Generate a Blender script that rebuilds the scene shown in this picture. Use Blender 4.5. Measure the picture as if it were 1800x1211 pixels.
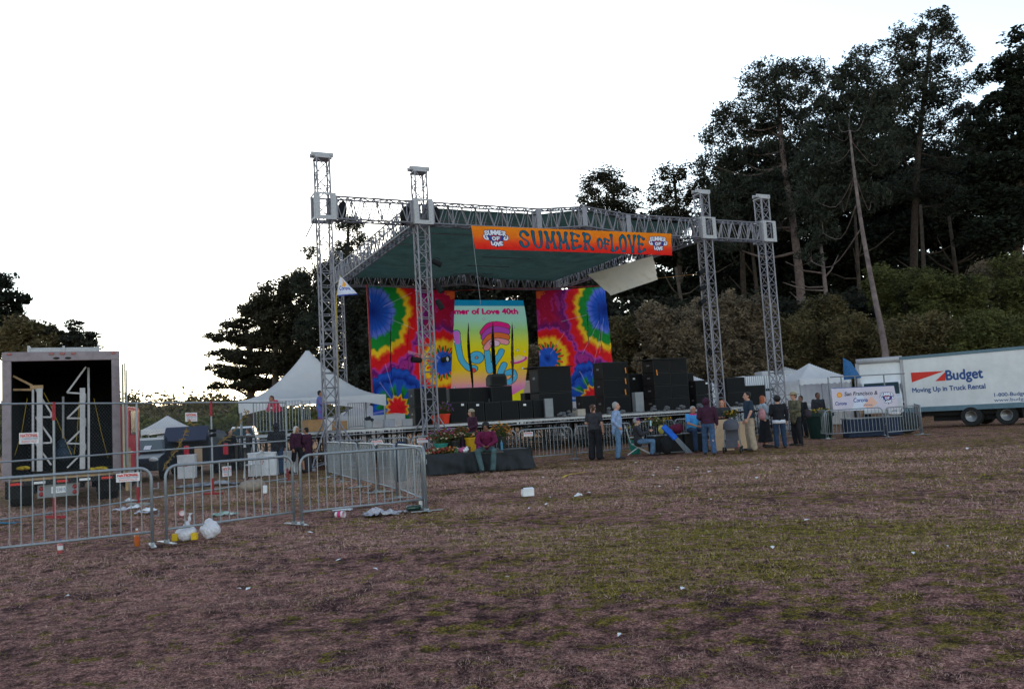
import bpy, bmesh, math, random
import numpy as np
from mathutils import Vector, Matrix, Euler
for _o in list(bpy.data.objects): bpy.data.objects.remove(_o)
R = math.radians
sc = bpy.context.scene
COL = sc.collection
rng = np.random.default_rng(7)
random.seed(11)

# ---------------------------------------------------------------- camera
F = 1450.0; CAMH = 1.5; PITCH = R(5.1); ROLL = R(-3.3)
cam = bpy.data.cameras.new('camera'); camo = bpy.data.objects.new('camera', cam); COL.objects.link(camo)
cam.sensor_width = 36; cam.lens = F / 1800 * 36; cam.clip_end = 3000; cam.clip_start = 0.05
CAMR = Matrix.Rotation(math.pi / 2 + PITCH, 3, 'X') @ Matrix.Rotation(ROLL, 3, 'Z')
camo.matrix_world = Matrix.Translation((0, 0, CAMH)) @ CAMR.to_4x4()
sc.camera = camo
# ---------------------------------------------------------------- sky, sun, exposure
SUN_AZ = R(-9); SUN_EL = R(9.0)
w = bpy.data.worlds.new('World'); sc.world = w; w.use_nodes = True
nt = w.node_tree; nt.nodes.clear()
sky = nt.nodes.new('ShaderNodeTexSky'); sky.sky_type = 'NISHITA'; sky.sun_disc = False
sky.sun_elevation = SUN_EL; sky.sun_rotation = SUN_AZ; sky.altitude = 50; sky.air_density = 1.0; sky.dust_density = .25; sky.ozone_density = 1.2
bg = nt.nodes.new('ShaderNodeBackground'); bg.inputs[1].default_value = 0.15
wo = nt.nodes.new('ShaderNodeOutputWorld')
hs = nt.nodes.new('ShaderNodeHueSaturation'); hs.inputs['Saturation'].default_value = .7; nt.links.new(sky.outputs[0], hs.inputs['Color']); nt.links.new(hs.outputs[0], bg.inputs[0]); nt.links.new(bg.outputs[0], wo.inputs[0])
sl = bpy.data.lights.new('sun', 'SUN'); sl.energy = 0.6; sl.angle = R(10); sl.color = (1, .72, .5)
so = bpy.data.objects.new('sun', sl); COL.objects.link(so)
_sd = Vector((math.sin(SUN_AZ) * math.cos(SUN_EL), math.cos(SUN_AZ) * math.cos(SUN_EL), math.sin(SUN_EL)))
so.rotation_euler = _sd.to_track_quat('Z', 'Y').to_euler()
sc.view_settings.view_transform = 'Standard'; sc.view_settings.look = 'None'
sc.view_settings.gamma = 1; sc.view_settings.exposure = 1.5
sc.cycles.max_bounces = 6; sc.cycles.transparent_max_bounces = 16; sc.cycles.volume_bounces = 0
sc.cycles.use_denoising = True

# ---------------------------------------------------------------- helpers
def ray(px, py):
    d = CAMR @ Vector(((px - 900) / F, -(py - 605.5) / F, -1.0)); return d.normalized()
def at_y(px, py, Y):
    d = ray(px, py); t = Y / d.y; return Vector((d.x * t, Y, CAMH + d.z * t))
def gnd(px, py, z=0.0):
    d = ray(px, py); t = (z - CAMH) / d.z; return Vector((d.x * t, d.y * t, z))
def on_plane(px, py, P0, N):
    d = ray(px, py); o = Vector((0, 0, CAMH)); t = (P0 - o).dot(N) / d.dot(N); return o + d * t
def hx(px, Y):                       # ground point at column px of the level line, depth Y
    d = ray(px, 735 - .056 * (px - 900)); t = Y / d.y; return Vector((d.x * t, Y, 0))

MATS = {}
def mat(name, col, rough=.7, metal=0., var=.12, scale=6., bump=0., spec=.3, col2=None, trans=0., detail=4, coord='Object', emit=None, alpha=None, bdist=.01):
    if name in MATS: return MATS[name]
    m = bpy.data.materials.new(name); m.use_nodes = True; n = m.node_tree; b = n.nodes['Principled BSDF']
    tc = n.nodes.new('ShaderNodeTexCoord'); nz = n.nodes.new('ShaderNodeTexNoise'); nz.inputs['Scale'].default_value = scale; nz.inputs['Detail'].default_value = detail
    nz.inputs['Roughness'].default_value = .65
    n.links.new(tc.outputs[coord], nz.inputs['Vector'])
    cr = n.nodes.new('ShaderNodeValToRGB'); cr.color_ramp.elements[0].position = .3; cr.color_ramp.elements[1].position = .7
    if col2 is None:
        c0 = [c * (1 - var) for c in col]; c1 = [min(1, c * (1 + var)) for c in col]
    else: c0, c1 = col, col2
    cr.color_ramp.elements[0].color = (*c0[:3], 1); cr.color_ramp.elements[1].color = (*c1[:3], 1)
    n.links.new(nz.outputs['Fac'], cr.inputs[0]); n.links.new(cr.outputs[0], b.inputs['Base Color'])
    b.inputs['Roughness'].default_value = rough; b.inputs['Metallic'].default_value = metal; b.inputs['Specular IOR Level'].default_value = spec
    if trans: b.inputs['Transmission Weight'].default_value = trans
    if alpha is not None: b.inputs['Alpha'].default_value = alpha
    if emit: b.inputs['Emission Color'].default_value = (*emit[:3], 1); b.inputs['Emission Strength'].default_value = emit[3]
    if bump:
        bp = n.nodes.new('ShaderNodeBump'); bp.inputs['Strength'].default_value = bump; bp.inputs['Distance'].default_value = bdist
        n.links.new(nz.outputs['Fac'], bp.inputs['Height']); n.links.new(bp.outputs[0], b.inputs['Normal'])
    MATS[name] = m; return m
def vcmat(name, rough=.8, attr='col', sheen=0, transl=0.0):
    if name in MATS: return MATS[name]
    m = bpy.data.materials.new(name); m.use_nodes = True; n = m.node_tree; b = n.nodes['Principled BSDF']
    a = n.nodes.new('ShaderNodeAttribute'); a.attribute_name = attr; n.links.new(a.outputs['Color'], b.inputs['Base Color'])
    b.inputs['Roughness'].default_value = rough; b.inputs['Specular IOR Level'].default_value = .2
    tc = n.nodes.new('ShaderNodeTexCoord'); nz = n.nodes.new('ShaderNodeTexNoise'); nz.inputs['Scale'].default_value = 3; nz.inputs['Detail'].default_value = 5
    n.links.new(tc.outputs['Object'], nz.inputs['Vector'])
    bp = n.nodes.new('ShaderNodeBump'); bp.inputs['Strength'].default_value = .8; bp.inputs['Distance'].default_value = .08
    n.links.new(nz.outputs['Fac'], bp.inputs['Height']); n.links.new(bp.outputs[0], b.inputs['Normal'])
    if transl:
        tr = n.nodes.new('ShaderNodeBsdfTranslucent'); mx = n.nodes.new('ShaderNodeMixShader'); mx.inputs[0].default_value = transl
        n.links.new(a.outputs['Color'], tr.inputs[0]); n.links.new(b.outputs[0], mx.inputs[1]); n.links.new(tr.outputs[0], mx.inputs[2])
        n.links.new(mx.outputs[0], n.nodes['Material Output'].inputs[0])
    MATS[name] = m; return m
def translucent(name, col, t=.4, var=.1, scale=2.):
    m = mat(name, col, rough=.85, var=var, scale=scale, bump=.3, bdist=.03); n = m.node_tree
    if 'Mix Shader' in n.nodes: return m
    tr = n.nodes.new('ShaderNodeBsdfTranslucent'); mx = n.nodes.new('ShaderNodeMixShader'); mx.inputs[0].default_value = t
    b = n.nodes['Principled BSDF']; n.links.new(n.nodes['Color Ramp'].outputs[0], tr.inputs[0])
    n.links.new(b.outputs[0], mx.inputs[1]); n.links.new(tr.outputs[0], mx.inputs[2]); n.links.new(mx.outputs[0], n.nodes['Material Output'].inputs[0])
    return m

def tag(o, label=None, cat=None, group=None, kind=None):
    if label: o['label'] = label
    if cat: o['category'] = cat
    if group: o['group'] = group
    if kind: o['kind'] = kind
    return o
WM = {}                                      # world matrices of the Empties and parts
def thing(name, label, cat, loc=(0, 0, 0), rz=0., group=None, rot=None):
    o = bpy.data.objects.new(name, None); COL.objects.link(o); o.empty_display_size = .3
    o.location = loc; o.rotation_euler = rot if rot else (0, 0, rz); tag(o, label, cat, group)
    WM[o.name] = Matrix.LocRotScale(Vector(loc), Euler(o.rotation_euler), None)
    return o
def np_obj(name, V, Fc, m, parent=None, world=False, smooth=False, cols=None):
    """V (n,3) float, Fc list or (n,k) array of faces"""
    V = np.asarray(V, dtype=np.float64)
    if world and parent is not None:
        M = np.array(WM[parent.name].inverted()); V = V @ M[:3, :3].T + M[:3, 3]
    me = bpy.data.meshes.new(name)
    if isinstance(Fc, np.ndarray):
        k = Fc.shape[1]; nf = len(Fc)
        me.vertices.add(len(V)); me.vertices.foreach_set('co', V.astype(np.float32).ravel())
        me.loops.add(nf * k); me.loops.foreach_set('vertex_index', Fc.astype(np.int32).ravel())
        me.polygons.add(nf); me.polygons.foreach_set('loop_start', np.arange(0, nf * k, k, dtype=np.int32))
        me.polygons.foreach_set('loop_total', np.full(nf, k, dtype=np.int32)); me.update(calc_edges=True)
    else:
        me.from_pydata(V.tolist(), [], Fc); me.update()
    if smooth: me.polygons.foreach_set('use_smooth', np.ones(len(me.polygons), dtype=bool))
    if cols is not None:
        a = me.color_attributes.new('col', 'FLOAT_COLOR', 'POINT'); c = np.ones((len(V), 4), dtype=np.float32); c[:, :3] = cols; a.data.foreach_set('color', c.ravel())
    if m: me.materials.append(m)
    o = bpy.data.objects.new(name, me); COL.objects.link(o)
    if parent is not None:
        o.parent = parent; WM[o.name] = WM[parent.name]
    else: WM[o.name] = Matrix.Identity(4)
    return o
def basis(d):
    d = Vector(d).normalized(); up = Vector((0, 0, 1)) if abs(d.z) < .95 else Vector((1, 0, 0))
    a = d.cross(up).normalized(); return a, a.cross(d).normalized(), d
class MB:
    def __init__(s): s.v = []; s.f = []
    def add(s, vs, fs):
        n = len(s.v); s.v += [tuple(v) for v in vs]; s.f += [tuple(i + n for i in f) for f in fs]; return s
    def box(s, c, size, rz=0., M=None):
        x, y, z = size[0] / 2, size[1] / 2, size[2] / 2
        vs = [Vector((a * x, b * y, e * z)) for e in (-1, 1) for b in (-1, 1) for a in (-1, 1)]
        Q = M if M is not None else Matrix.Rotation(rz, 3, 'Z')
        vs = [Q @ v + Vector(c) for v in vs]
        return s.add(vs, [(0, 2, 3, 1), (4, 5, 7, 6), (0, 1, 5, 4), (1, 3, 7, 5), (3, 2, 6, 7), (2, 0, 4, 6)])
    def b2(s, lo, hi): return s.box([(a + b) / 2 for a, b in zip(lo, hi)], [abs(b - a) for a, b in zip(lo, hi)])
    def bar(s, p, q, r, n=6, r2=None):
        p = Vector(p); q = Vector(q); r2 = r if r2 is None else r2
        if (q - p).length < 1e-6: return s
        a, b, d = basis(q - p); vs = []
        for c, rr in ((p, r), (q, r2)):
            for i in range(n):
                t = 2 * math.pi * i / n; vs.append(c + a * math.cos(t) * rr + b * math.sin(t) * rr)
        return s.add(vs, [(i, (i + 1) % n, n + (i + 1) % n, n + i) for i in range(n)] + [tuple(range(n - 1, -1, -1)), tuple(range(n, 2 * n))])
    def rect(s, p, q, w, h, up=(0, 0, 1)):            # rectangular-section bar
        p = Vector(p); q = Vector(q); d = (q - p).normalized(); up = Vector(up); a = d.cross(up).normalized() * w / 2; b = a.cross(d).normalized() * h / 2
        vs = [c + i * a + j * b for c in (p, q) for i, j in ((-1, -1), (1, -1), (1, 1), (-1, 1))]
        return s.add(vs, [(0, 1, 2, 3), (7, 6, 5, 4), (0, 4, 5, 1), (1, 5, 6, 2), (2, 6, 7, 3), (3, 7, 4, 0)])
    def tube(s, path, r, n=8, caps=True):
        path = [Vector(p) for p in path]; rs = r if isinstance(r, (list, tuple)) else [r] * len(path)
        ref = None; base = len(s.v); vs = []
        for i, p in enumerate(path):
            d = (path[min(i + 1, len(path) - 1)] - path[max(i - 1, 0)]).normalized()
            if ref is None: a, b, _ = basis(d)
            else:
                a = (ref - d * ref.dot(d)); a = a.normalized() if a.length > 1e-6 else basis(d)[0]; b = a.cross(d) * -1
            ref = a; b = d.cross(a)
            for k in range(n):
                t = 2 * math.pi * k / n; vs.append(p + a * math.cos(t) * rs[i] + b * math.sin(t) * rs[i])
        fs = []
        for i in range(len(path) - 1):
            for k in range(n): fs.append((i * n + k, i * n + (k + 1) % n, (i + 1) * n + (k + 1) % n, (i + 1) * n + k))
        if caps: fs += [tuple(range(n - 1, -1, -1)), tuple(range((len(path) - 1) * n, len(path) * n))]
        return s.add(vs, fs)
    def ell(s, c, rad, M=None, nu=12, nv=8):
        vs = []; c = Vector(c)
        for j in range(1, nv):
            ph = math.pi * j / nv
            for i in range(nu):
                t = 2 * math.pi * i / nu; v = Vector((math.sin(ph) * math.cos(t) * rad[0], math.sin(ph) * math.sin(t) * rad[1], math.cos(ph) * rad[2]))
                vs.append((M @ v if M is not None else v) + c)
        for zz in (1, -1):
            v = Vector((0, 0, zz * rad[2])); vs.append((M @ v if M is not None else v) + c)
        T = len(vs) - 2; fs = []
        for j in range(nv - 2):
            for i in range(nu): fs.append((j * nu + i, (j + 1) * nu + i, (j + 1) * nu + (i + 1) % nu, j * nu + (i + 1) % nu))
        for i in range(nu): fs.append((T, i, (i + 1) % nu)); fs.append((T + 1, (nv - 2) * nu + (i + 1) % nu, (nv - 2) * nu + i))
        return s.add(vs, fs)
    def lathe(s, c, prof, n=20):                     # prof [(r,z)]
        c = Vector(c); vs = []; m = len(prof)
        for r, z in prof:
            for i in range(n): t = 2 * math.pi * i / n; vs.append(c + Vector((r * math.cos(t), r * math.sin(t), z)))
        fs = [(j * n + i, j * n + (i + 1) % n, (j + 1) * n + (i + 1) % n, (j + 1) * n + i) for j in range(m - 1) for i in range(n)]
        if prof[0][0] > 0: fs.append(tuple(range(n - 1, -1, -1)))
        if prof[-1][0] > 0: fs.append(tuple(range((m - 1) * n, m * n)))
        return s.add(vs, fs)
    def prism(s, poly, O, A, B, D):                  # poly in (a,b), extruded from O along D
        O, A, B, D = Vector(O), Vector(A), Vector(B), Vector(D); n = len(poly)
        vs = [O + A * a + B * b for a, b in poly] + [O + A * a + B * b + D for a, b in poly]
        return s.add(vs, [tuple(range(n - 1, -1, -1)), tuple(range(n, 2 * n))] + [(i, (i + 1) % n, n + (i + 1) % n, n + i) for i in range(n)])
    def build(s, name, m, parent=None, world=False, smooth=False, bevel=0.):
        o = np_obj(name, s.v, s.f, m, parent, world, smooth)
        if bevel:
            b = o.modifiers.new('bevel', 'BEVEL'); b.width = bevel; b.segments = 2; b.limit_method = 'ANGLE'
        return o
def copy_tree(o, label=None):
    c = o.copy(); COL.objects.link(c)
    WM[c.name] = WM.get(o.name)
    if label: c['label'] = label
    for ch in list(o.children):
        d = copy_tree(ch); d.parent = c
    return c
def put(o, loc, rz=None):
    o.location = loc
    if rz is not None: o.rotation_euler = (0, 0, rz)
    WM[o.name] = Matrix.LocRotScale(Vector(loc), Euler(o.rotation_euler), None)
    for ch in o.children: WM[ch.name] = WM[o.name]
    return o
def txt_mesh(s, size=1., align='LEFT', bold=0., shear=0., space=1.):
    cu = bpy.data.curves.new('t', 'FONT'); cu.body = s; cu.size = size; cu.align_x = align; cu.offset = bold; cu.shear = shear; cu.space_character = space
    ob = bpy.data.objects.new('t', cu); COL.objects.link(ob)
    dg = bpy.context.evaluated_depsgraph_get(); me = bpy.data.meshes.new_from_object(ob.evaluated_get(dg))
    V = np.array([v.co[:] for v in me.vertices]).reshape(-1, 3); me.calc_loop_triangles()
    T = np.array([t.vertices[:] for t in me.loop_triangles]).reshape(-1, 3)
    bpy.data.objects.remove(ob); bpy.data.curves.remove(cu); bpy.data.meshes.remove(me)
    return V, T
def lettering(s, O, A, B, size, m, parent, name='lettering', bold=0., shear=0., width=None, off=.004, world=True, label=None, space=1.):
    """flat letters on a flat sign: O baseline start, A along, B up (unit world vectors)"""
    V, T = txt_mesh(s, size, shear=shear, space=space)
    if bold:
        n_ = len(V); V = np.concatenate([V + np.array([dx * bold, dy * bold, (i_ * .0004)]) for i_, (dx, dy) in enumerate([(-1, 0), (1, 0), (0, 1), (0, -1)])]); T = np.concatenate([T + i_ * n_ for i_ in range(4)])
    A, B = Vector(A).normalized(), Vector(B).normalized(); N = A.cross(B)
    sx = 1. if width is None else width / (V[:, 0].max() - V[:, 0].min()); x0 = V[:, 0].min()
    P = [Vector(O) + A * ((v[0] - x0) * sx) + B * v[1] + N * (off + v[2]) for v in V]
    o = np_obj(name, np.array([p[:] for p in P]), T.astype(np.int32), m, parent, world)
    if label: o['label'] = label
    return o
# smooth pseudo noise on numpy points
_NP = [(rng.normal(size=3), rng.uniform(0, 6.28)) for _ in range(14)]
def pnoise(P, f, octs=2):
    P = np.asarray(P); o = np.zeros(len(P)); a = 1.; k = 0
    for j in range(octs):
        for _ in range(4):
            d, ph = _NP[k % 14]; o += a * np.sin(P @ (d * f) + ph + np.sin(P @ (np.roll(d, 1) * f * .7) + ph * 2)); k += 1
        f *= 2.1; a *= .5
    return o / 4.
# ---- painter: rasterises flat graphics into vertex colours of a fine cloth grid
def srgb(r, g, b):
    f = lambda c: ((c / 255 + .055) / 1.055) ** 2.4 if c / 255 > .04045 else c / 255 / 12.92
    return np.array([f(r), f(g), f(b)])
class Paint:
    def __init__(s, W, H, nx, ny):
        s.W, s.H, s.nx, s.ny = W, H, nx, ny
        s.x, s.y = np.meshgrid(np.linspace(0, W, nx), np.linspace(0, H, ny))     # y up from the bottom edge
        s.c = np.ones((ny, nx, 3))
    def seg(s, p, q, r0, r1, col):
        dx, dy = q[0] - p[0], q[1] - p[1]; L = dx * dx + dy * dy + 1e-12; rm = max(r0, r1)
        i0 = max(0, int((min(p[0], q[0]) - rm) / s.W * s.nx) - 1); i1 = int((max(p[0], q[0]) + rm) / s.W * s.nx) + 2
        j0 = max(0, int((min(p[1], q[1]) - rm) / s.H * s.ny) - 1); j1 = int((max(p[1], q[1]) + rm) / s.H * s.ny) + 2
        X, Y = s.x[j0:j1, i0:i1], s.y[j0:j1, i0:i1]
        t = np.clip(((X - p[0]) * dx + (Y - p[1]) * dy) / L, 0, 1)
        d = np.hypot(X - p[0] - t * dx, Y - p[1] - t * dy); s.c[j0:j1, i0:i1][d < r0 + (r1 - r0) * t] = col
    def line(s, pts, r, col, flare=1.):
        n = len(pts) - 1
        for i in range(n):
            a, b = i / n, (i + 1) / n; g = lambda t: r * (1 + (flare - 1) * abs(2 * t - 1) ** 2)
            s.seg(pts[i], pts[i + 1], g(a), g(b), col)
    def poly(s, pts, col):
        inside = np.zeros(s.x.shape, bool); n = len(pts)
        for i in range(n):
            (x0, y0), (x1, y1) = pts[i], pts[(i + 1) % n]
            if y0 == y1: continue
            inside ^= ((s.y > y0) != (s.y > y1)) & (s.x < (x1 - x0) * (s.y - y0) / (y1 - y0) + x0)
        s.c[inside] = col; return inside
    def disc(s, c, r, col, ry=None, rot=0.):
        X, Y = s.x - c[0], s.y - c[1]; ca, sa = math.cos(rot), math.sin(rot); X, Y = X * ca + Y * sa, -X * sa + Y * ca
        s.c[(X / r) ** 2 + (Y / (ry or r)) ** 2 < 1] = col
    def text(s, st, x, y, size, col, bold=0., width=None, shear=0.):
        V, T = txt_mesh(st, size, shear=shear); sx = 1 if width is None else width / (V[:, 0].max() - V[:, 0].min())
        if bold: n_ = len(V); V = np.concatenate([V + np.array([dx * bold, dy * bold, 0]) for dx, dy in [(-1, 0), (1, 0), (0, 1), (0, -1)]]); T = np.concatenate([T + i_ * n_ for i_ in range(4)])
        V[:, 0] = (V[:, 0] - V[:, 0].min()) * sx + x; V[:, 1] += y
        for t in T:
            a, b, c = V[t[0]], V[t[1]], V[t[2]]
            i0 = max(0, int(min(a[0], b[0], c[0]) / s.W * s.nx) - 1); i1 = int(max(a[0], b[0], c[0]) / s.W * s.nx) + 2
            j0 = max(0, int(min(a[1], b[1], c[1]) / s.H * s.ny) - 1); j1 = int(max(a[1], b[1], c[1]) / s.H * s.ny) + 2
            X, Y = s.x[j0:j1, i0:i1], s.y[j0:j1, i0:i1]
            e = lambda p, q: (q[0] - p[0]) * (Y - p[1]) - (q[1] - p[1]) * (X - p[0])
            e0, e1, e2 = e(a, b), e(b, c), e(c, a); k = ((e0 >= 0) & (e1 >= 0) & (e2 >= 0)) | ((e0 <= 0) & (e1 <= 0) & (e2 <= 0))
            s.c[j0:j1, i0:i1][k] = col
    def cloth(s, name, m, parent, fn, hole=None, world=False):
        """fn(a,b) -> (n,3) world points; a 0..1 left-right, b 0..1 bottom-top"""
        a = (s.x / s.W).ravel(); b = (s.y / s.H).ravel(); V = fn(a, b)
        i, j = np.meshgrid(np.arange(s.nx - 1), np.arange(s.ny - 1)); k = (j * s.nx + i).ravel()
        Fc = np.stack([k, k + 1, k + s.nx + 1, k + s.nx], 1)
        if hole is not None: Fc = Fc[~hole(a[k], b[k])]
        return np_obj(name, V, Fc, m, parent, world, smooth=True, cols=s.c.reshape(-1, 3))
def smooth_pts(pts, k=5):
    P = [np.array(p, float) for p in pts]; out = []
    for i in range(len(P) - 1):
        a, b, c, d = P[max(i - 1, 0)], P[i], P[i + 1], P[min(i + 2, len(P) - 1)]
        for t in np.linspace(0, 1, k, endpoint=False):
            out.append(.5 * ((2 * b) + (-a + c) * t + (2 * a - 5 * b + 4 * c - d) * t * t + (-a + 3 * b - 3 * c + d) * t ** 3))
    out.append(P[-1]); return [tuple(p) for p in out]
GLYPH = {
 'S': [[(.85, .8), (.6, 1), (.25, .95), (.12, .72), (.4, .52), (.75, .38), (.85, .18), (.55, 0), (.2, .05), (.08, .28)]],
 'U': [[(.1, 1), (.13, .3), (.35, .0), (.65, .0), (.86, .3), (.9, 1)]],
 'M': [[(.1, 0), (.16, .6), (.1, 1)], [(.12, .95), (.5, .3), (.88, .95)], [(.9, 1), (.84, .6), (.92, 0)]],
 'E': [[(.2, 1), (.16, .5), (.18, 0)], [(.2, .97), (.6, .95), (.85, .85)], [(.18, .52), (.6, .5)], [(.18, .04), (.6, .05), (.9, .16)]],
 'R': [[(.18, 1), (.2, .5), (.14, 0)], [(.16, .96), (.6, .98), (.82, .78), (.6, .52), (.22, .48)], [(.45, .48), (.6, .25), (.92, 0)]],
 'O': [[(.5, 1), (.15, .8), (.1, .4), (.3, .02), (.65, .02), (.9, .4), (.85, .8), (.5, 1)]],
 'F': [[(.25, 1), (.2, .5), (.22, 0)], [(.24, .97), (.6, .97), (.9, .85)], [(.2, .52), (.65, .5)]],
 'L': [[(.2, 1), (.24, .5), (.2, .05)], [(.2, .04), (.6, .02), (.9, .2)]],
 'V': [[(.08, 1), (.3, .5), (.5, 0)], [(.92, 1), (.7, .5), (.5, 0)]],
}
def word(P, s, x, y, w, h, r, col, oc=None, orr=.0, flare=1.6, gap=.12, arc=0.):
    n = len(s); cw = w / n
    for ps in ((1, 0) if oc is not None else (0,)):
        for i, ch in enumerate(s):
            if ch == ' ': continue
            yy = y + arc * (1 - ((i + .5) / n * 2 - 1) ** 2)
            for st in GLYPH[ch.upper()]:
                q = [(x + cw * (i + gap / 2 + a * (1 - gap)), yy + b * h) for a, b in smooth_pts(st, 5)]
                P.line(q, r + (orr if ps else 0), oc if ps else col, flare)
def heart_logo(P, cx, cy, s):
    blue, red, wh, dk = srgb(40, 70, 150), srgb(210, 30, 70), srgb(235, 235, 250), srgb(20, 20, 70)
    hp = []
    for k in range(48):
        t = 2 * math.pi * k / 48; hp.append((16 * math.sin(t) ** 3 / 17, (13 * math.cos(t) - 5 * math.cos(2 * t) - 2 * math.cos(3 * t) - math.cos(4 * t)) / 15))
    P.poly([(cx + a * s * .78, cy + b * s * .95) for a, b in hp], dk)
    P.poly([(cx + a * s * .72, cy + b * s * .87) for a, b in hp], blue)
    P.poly([(cx + a * s * .45, cy - .05 * s + b * s * .5) for a, b in hp], red)
    for sg in (-1, 1):
        for col, r in ((dk, .11), (wh, .07)):
            P.line([(cx + sg * s * a, cy + s * b) for a, b in smooth_pts([(.75, .35), (1.0, .2), (.95, -.1), (.7, -.15), (.78, .08)], 4)], s * r, col)
    word(P, 'SUMMER', cx - .92 * s, cy + .22 * s, 1.84 * s, .42 * s, .055 * s, wh, dk, .05 * s, 1., arc=.12 * s)
    word(P, 'OF', cx - .36 * s, cy - .22 * s, .72 * s, .32 * s, .055 * s, wh, dk, .05 * s, 1.)
    word(P, 'LOVE', cx - .52 * s, cy - .68 * s, 1.04 * s, .36 * s, .055 * s, wh, dk, .05 * s, 1., arc=-.12 * s)
# ---------------------------------------------------------------- ground
def build_ground():
    na, nr = 520, 520
    ang = np.concatenate([np.linspace(-.85, .85, na - 60), np.linspace(.85, 2 * math.pi - .85, 62)[1:-1]])
    rad = np.concatenate([[0.3], np.geomspace(1.2, 70, nr - 60), np.geomspace(74, 900, 59)])
    A, Rr = np.meshgrid(ang, rad); X = np.sin(A) * Rr; Y = np.cos(A) * Rr
    P = np.stack([X.ravel(), Y.ravel(), np.zeros(X.size)], 1)
    r = Rr.ravel(); z = .022 * pnoise(P, 1.1, 3) + .012 * pnoise(P, 4.5, 2) + .011 * pnoise(P + 9, 11, 2) + .008 * pnoise(P + 5, 24, 2); z *= np.clip((60 - r) / 50, 0, 1)
    P[:, 2] = z - .02
    g = np.zeros(len(P))
    def blob(px, py, sx, sy, a):
        c = gnd(px, py); d = ((P[:, 0] - c.x) / sx) ** 2 + ((P[:, 1] - c.y) / sy) ** 2; return a * np.exp(-d)
    g += blob(1330, 945, 2.6, 1.5, 1.0) + blob(1560, 950, 2.2, 1.3, .9) + blob(1130, 940, 1.6, 1.2, .7) + blob(1250, 1000, 2.4, .8, .75) + blob(1650, 1080, 1.5, .9, .55)
    g += blob(1700, 830, 7, 6, .45) + blob(1400, 800, 7, 4, .35) + blob(700, 915, 1.6, 1.2, .75) + blob(560, 860, 4, 3, .6) + blob(980, 880, 2.5, 1.2, .45) + blob(850, 935, 1.2, .8, .5) + blob(400, 850, 4, 4, .55) + blob(160, 900, 3, 3, .4)
    g += blob(900, 1100, .9, .35, .4) + blob(1100, 1030, .9, .4, .4)
    g = np.clip(g * .72 + .16 * np.clip(P[:, 0] / 3 + .6, 0, 1) * np.clip((r - 4) / 4, 0, 1), 0, .8); g = np.maximum(g, np.clip((r - 8) / 14, 0, 1) * .28 + .22 * (pnoise(P, .9, 2) > .1) * np.clip((r - 4) / 10, 0, 1))
    far = np.clip((r - 30) / 40, 0, 1) * .4; g = np.maximum(g, far)
    i, j = np.meshgrid(np.arange(na), np.arange(nr - 1)); i2 = (i + 1) % na; jj = j * na
    Fc = np.stack([(jj + i).ravel(), (jj + i2).ravel(), (jj + na + i2).ravel(), (jj + na + i).ravel()], 1)[:, ::-1]
    m = bpy.data.materials.new('dry_grass_ground'); m.use_nodes = True; n = m.node_tree; b = n.nodes['Principled BSDF']
    N = n.nodes.new; L = n.links.new
    tc = N('ShaderNodeTexCoord')
    def noise(sc_, det=6, rough=.65, sx=1, sy=1):
        mp = N('ShaderNodeMapping'); mp.inputs['Scale'].default_value = (sx, sy, 1); L(tc.outputs['Object'], mp.inputs[0])
        x = N('ShaderNodeTexNoise'); x.inputs['Scale'].default_value = sc_; x.inputs['Detail'].default_value = det; x.inputs['Roughness'].default_value = rough; L(mp.outputs[0], x.inputs['Vector']); return x
    def ramp(src, stops):
        c = N('ShaderNodeValToRGB'); e = c.color_ramp.elements
        while len(e) > 1: e.remove(e[-1])
        for k, (p, col) in enumerate(stops):
            q = e[0] if k == 0 else e.new(p); q.position = p; q.color = (*col, 1)
        L(src, c.inputs[0]); return c
    def mix(f, a, c, mode='MIX'):
        x = N('ShaderNodeMix'); x.data_type = 'RGBA'; x.blend_type = mode
        if isinstance(f, float): x.inputs[0].default_value = f
        else: L(f, x.inputs[0])
        L(a, x.inputs[6]); L(c, x.inputs[7]); return x.outputs[2]
    fine = noise(48, 8, .8); mid = noise(2.2, 7, .7); big = noise(.45, 5, .6); blades = noise(90, 4, .8, 1, .45)
    straw = ramp(fine.outputs['Fac'], [(.37, (.052, .020, .019)), (.455, (.24, .11, .10)), (.545, (.60, .30, .265)), (.63, (1, .66, .57))])
    dark = ramp(fine.outputs['Fac'], [(.38, (.014, .005, .008)), (.49, (.065, .025, .030)), (.61, (.32, .15, .15))])
    green = ramp(fine.outputs['Fac'], [(.37, (.024, .020, .004)), (.48, (.15, .125, .013)), (.62, (.58, .44, .045))])
    dm = ramp(mid.outputs['Fac'], [(.43, (1, 1, 1)), (.53, (0, 0, 0))]); d2 = ramp(big.outputs['Fac'], [(.47, (1, 1, 1)), (.60, (.12, .12, .12))])
    mul = N('ShaderNodeMath'); mul.operation = 'MULTIPLY'; L(dm.outputs[0], mul.inputs[0]); L(d2.outputs[0], mul.inputs[1])
    base = mix(mul.outputs[0], straw.outputs[0], dark.outputs[0]); cl_ = noise(9, 6, .7); clr = ramp(cl_.outputs['Fac'], [(.36, (.28, .23, .23)), (.48, (.9, .86, .86)), (.58, (1.4, 1.35, 1.3))]); base = mix(1.0, base, clr.outputs[0], 'MULTIPLY')
    at = N('ShaderNodeAttribute'); at.attribute_name = 'col'
    gm = N('ShaderNodeMath'); gm.operation = 'MULTIPLY_ADD'; gs = N('ShaderNodeMath'); gs.operation = 'SUBTRACT'; gs.inputs[1].default_value = 3.15; n3 = noise(4.2, 9, .78, .8, 1); L(n3.outputs['Fac'], gm.inputs[0]); gm.inputs[1].default_value = 7.0; 
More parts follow.
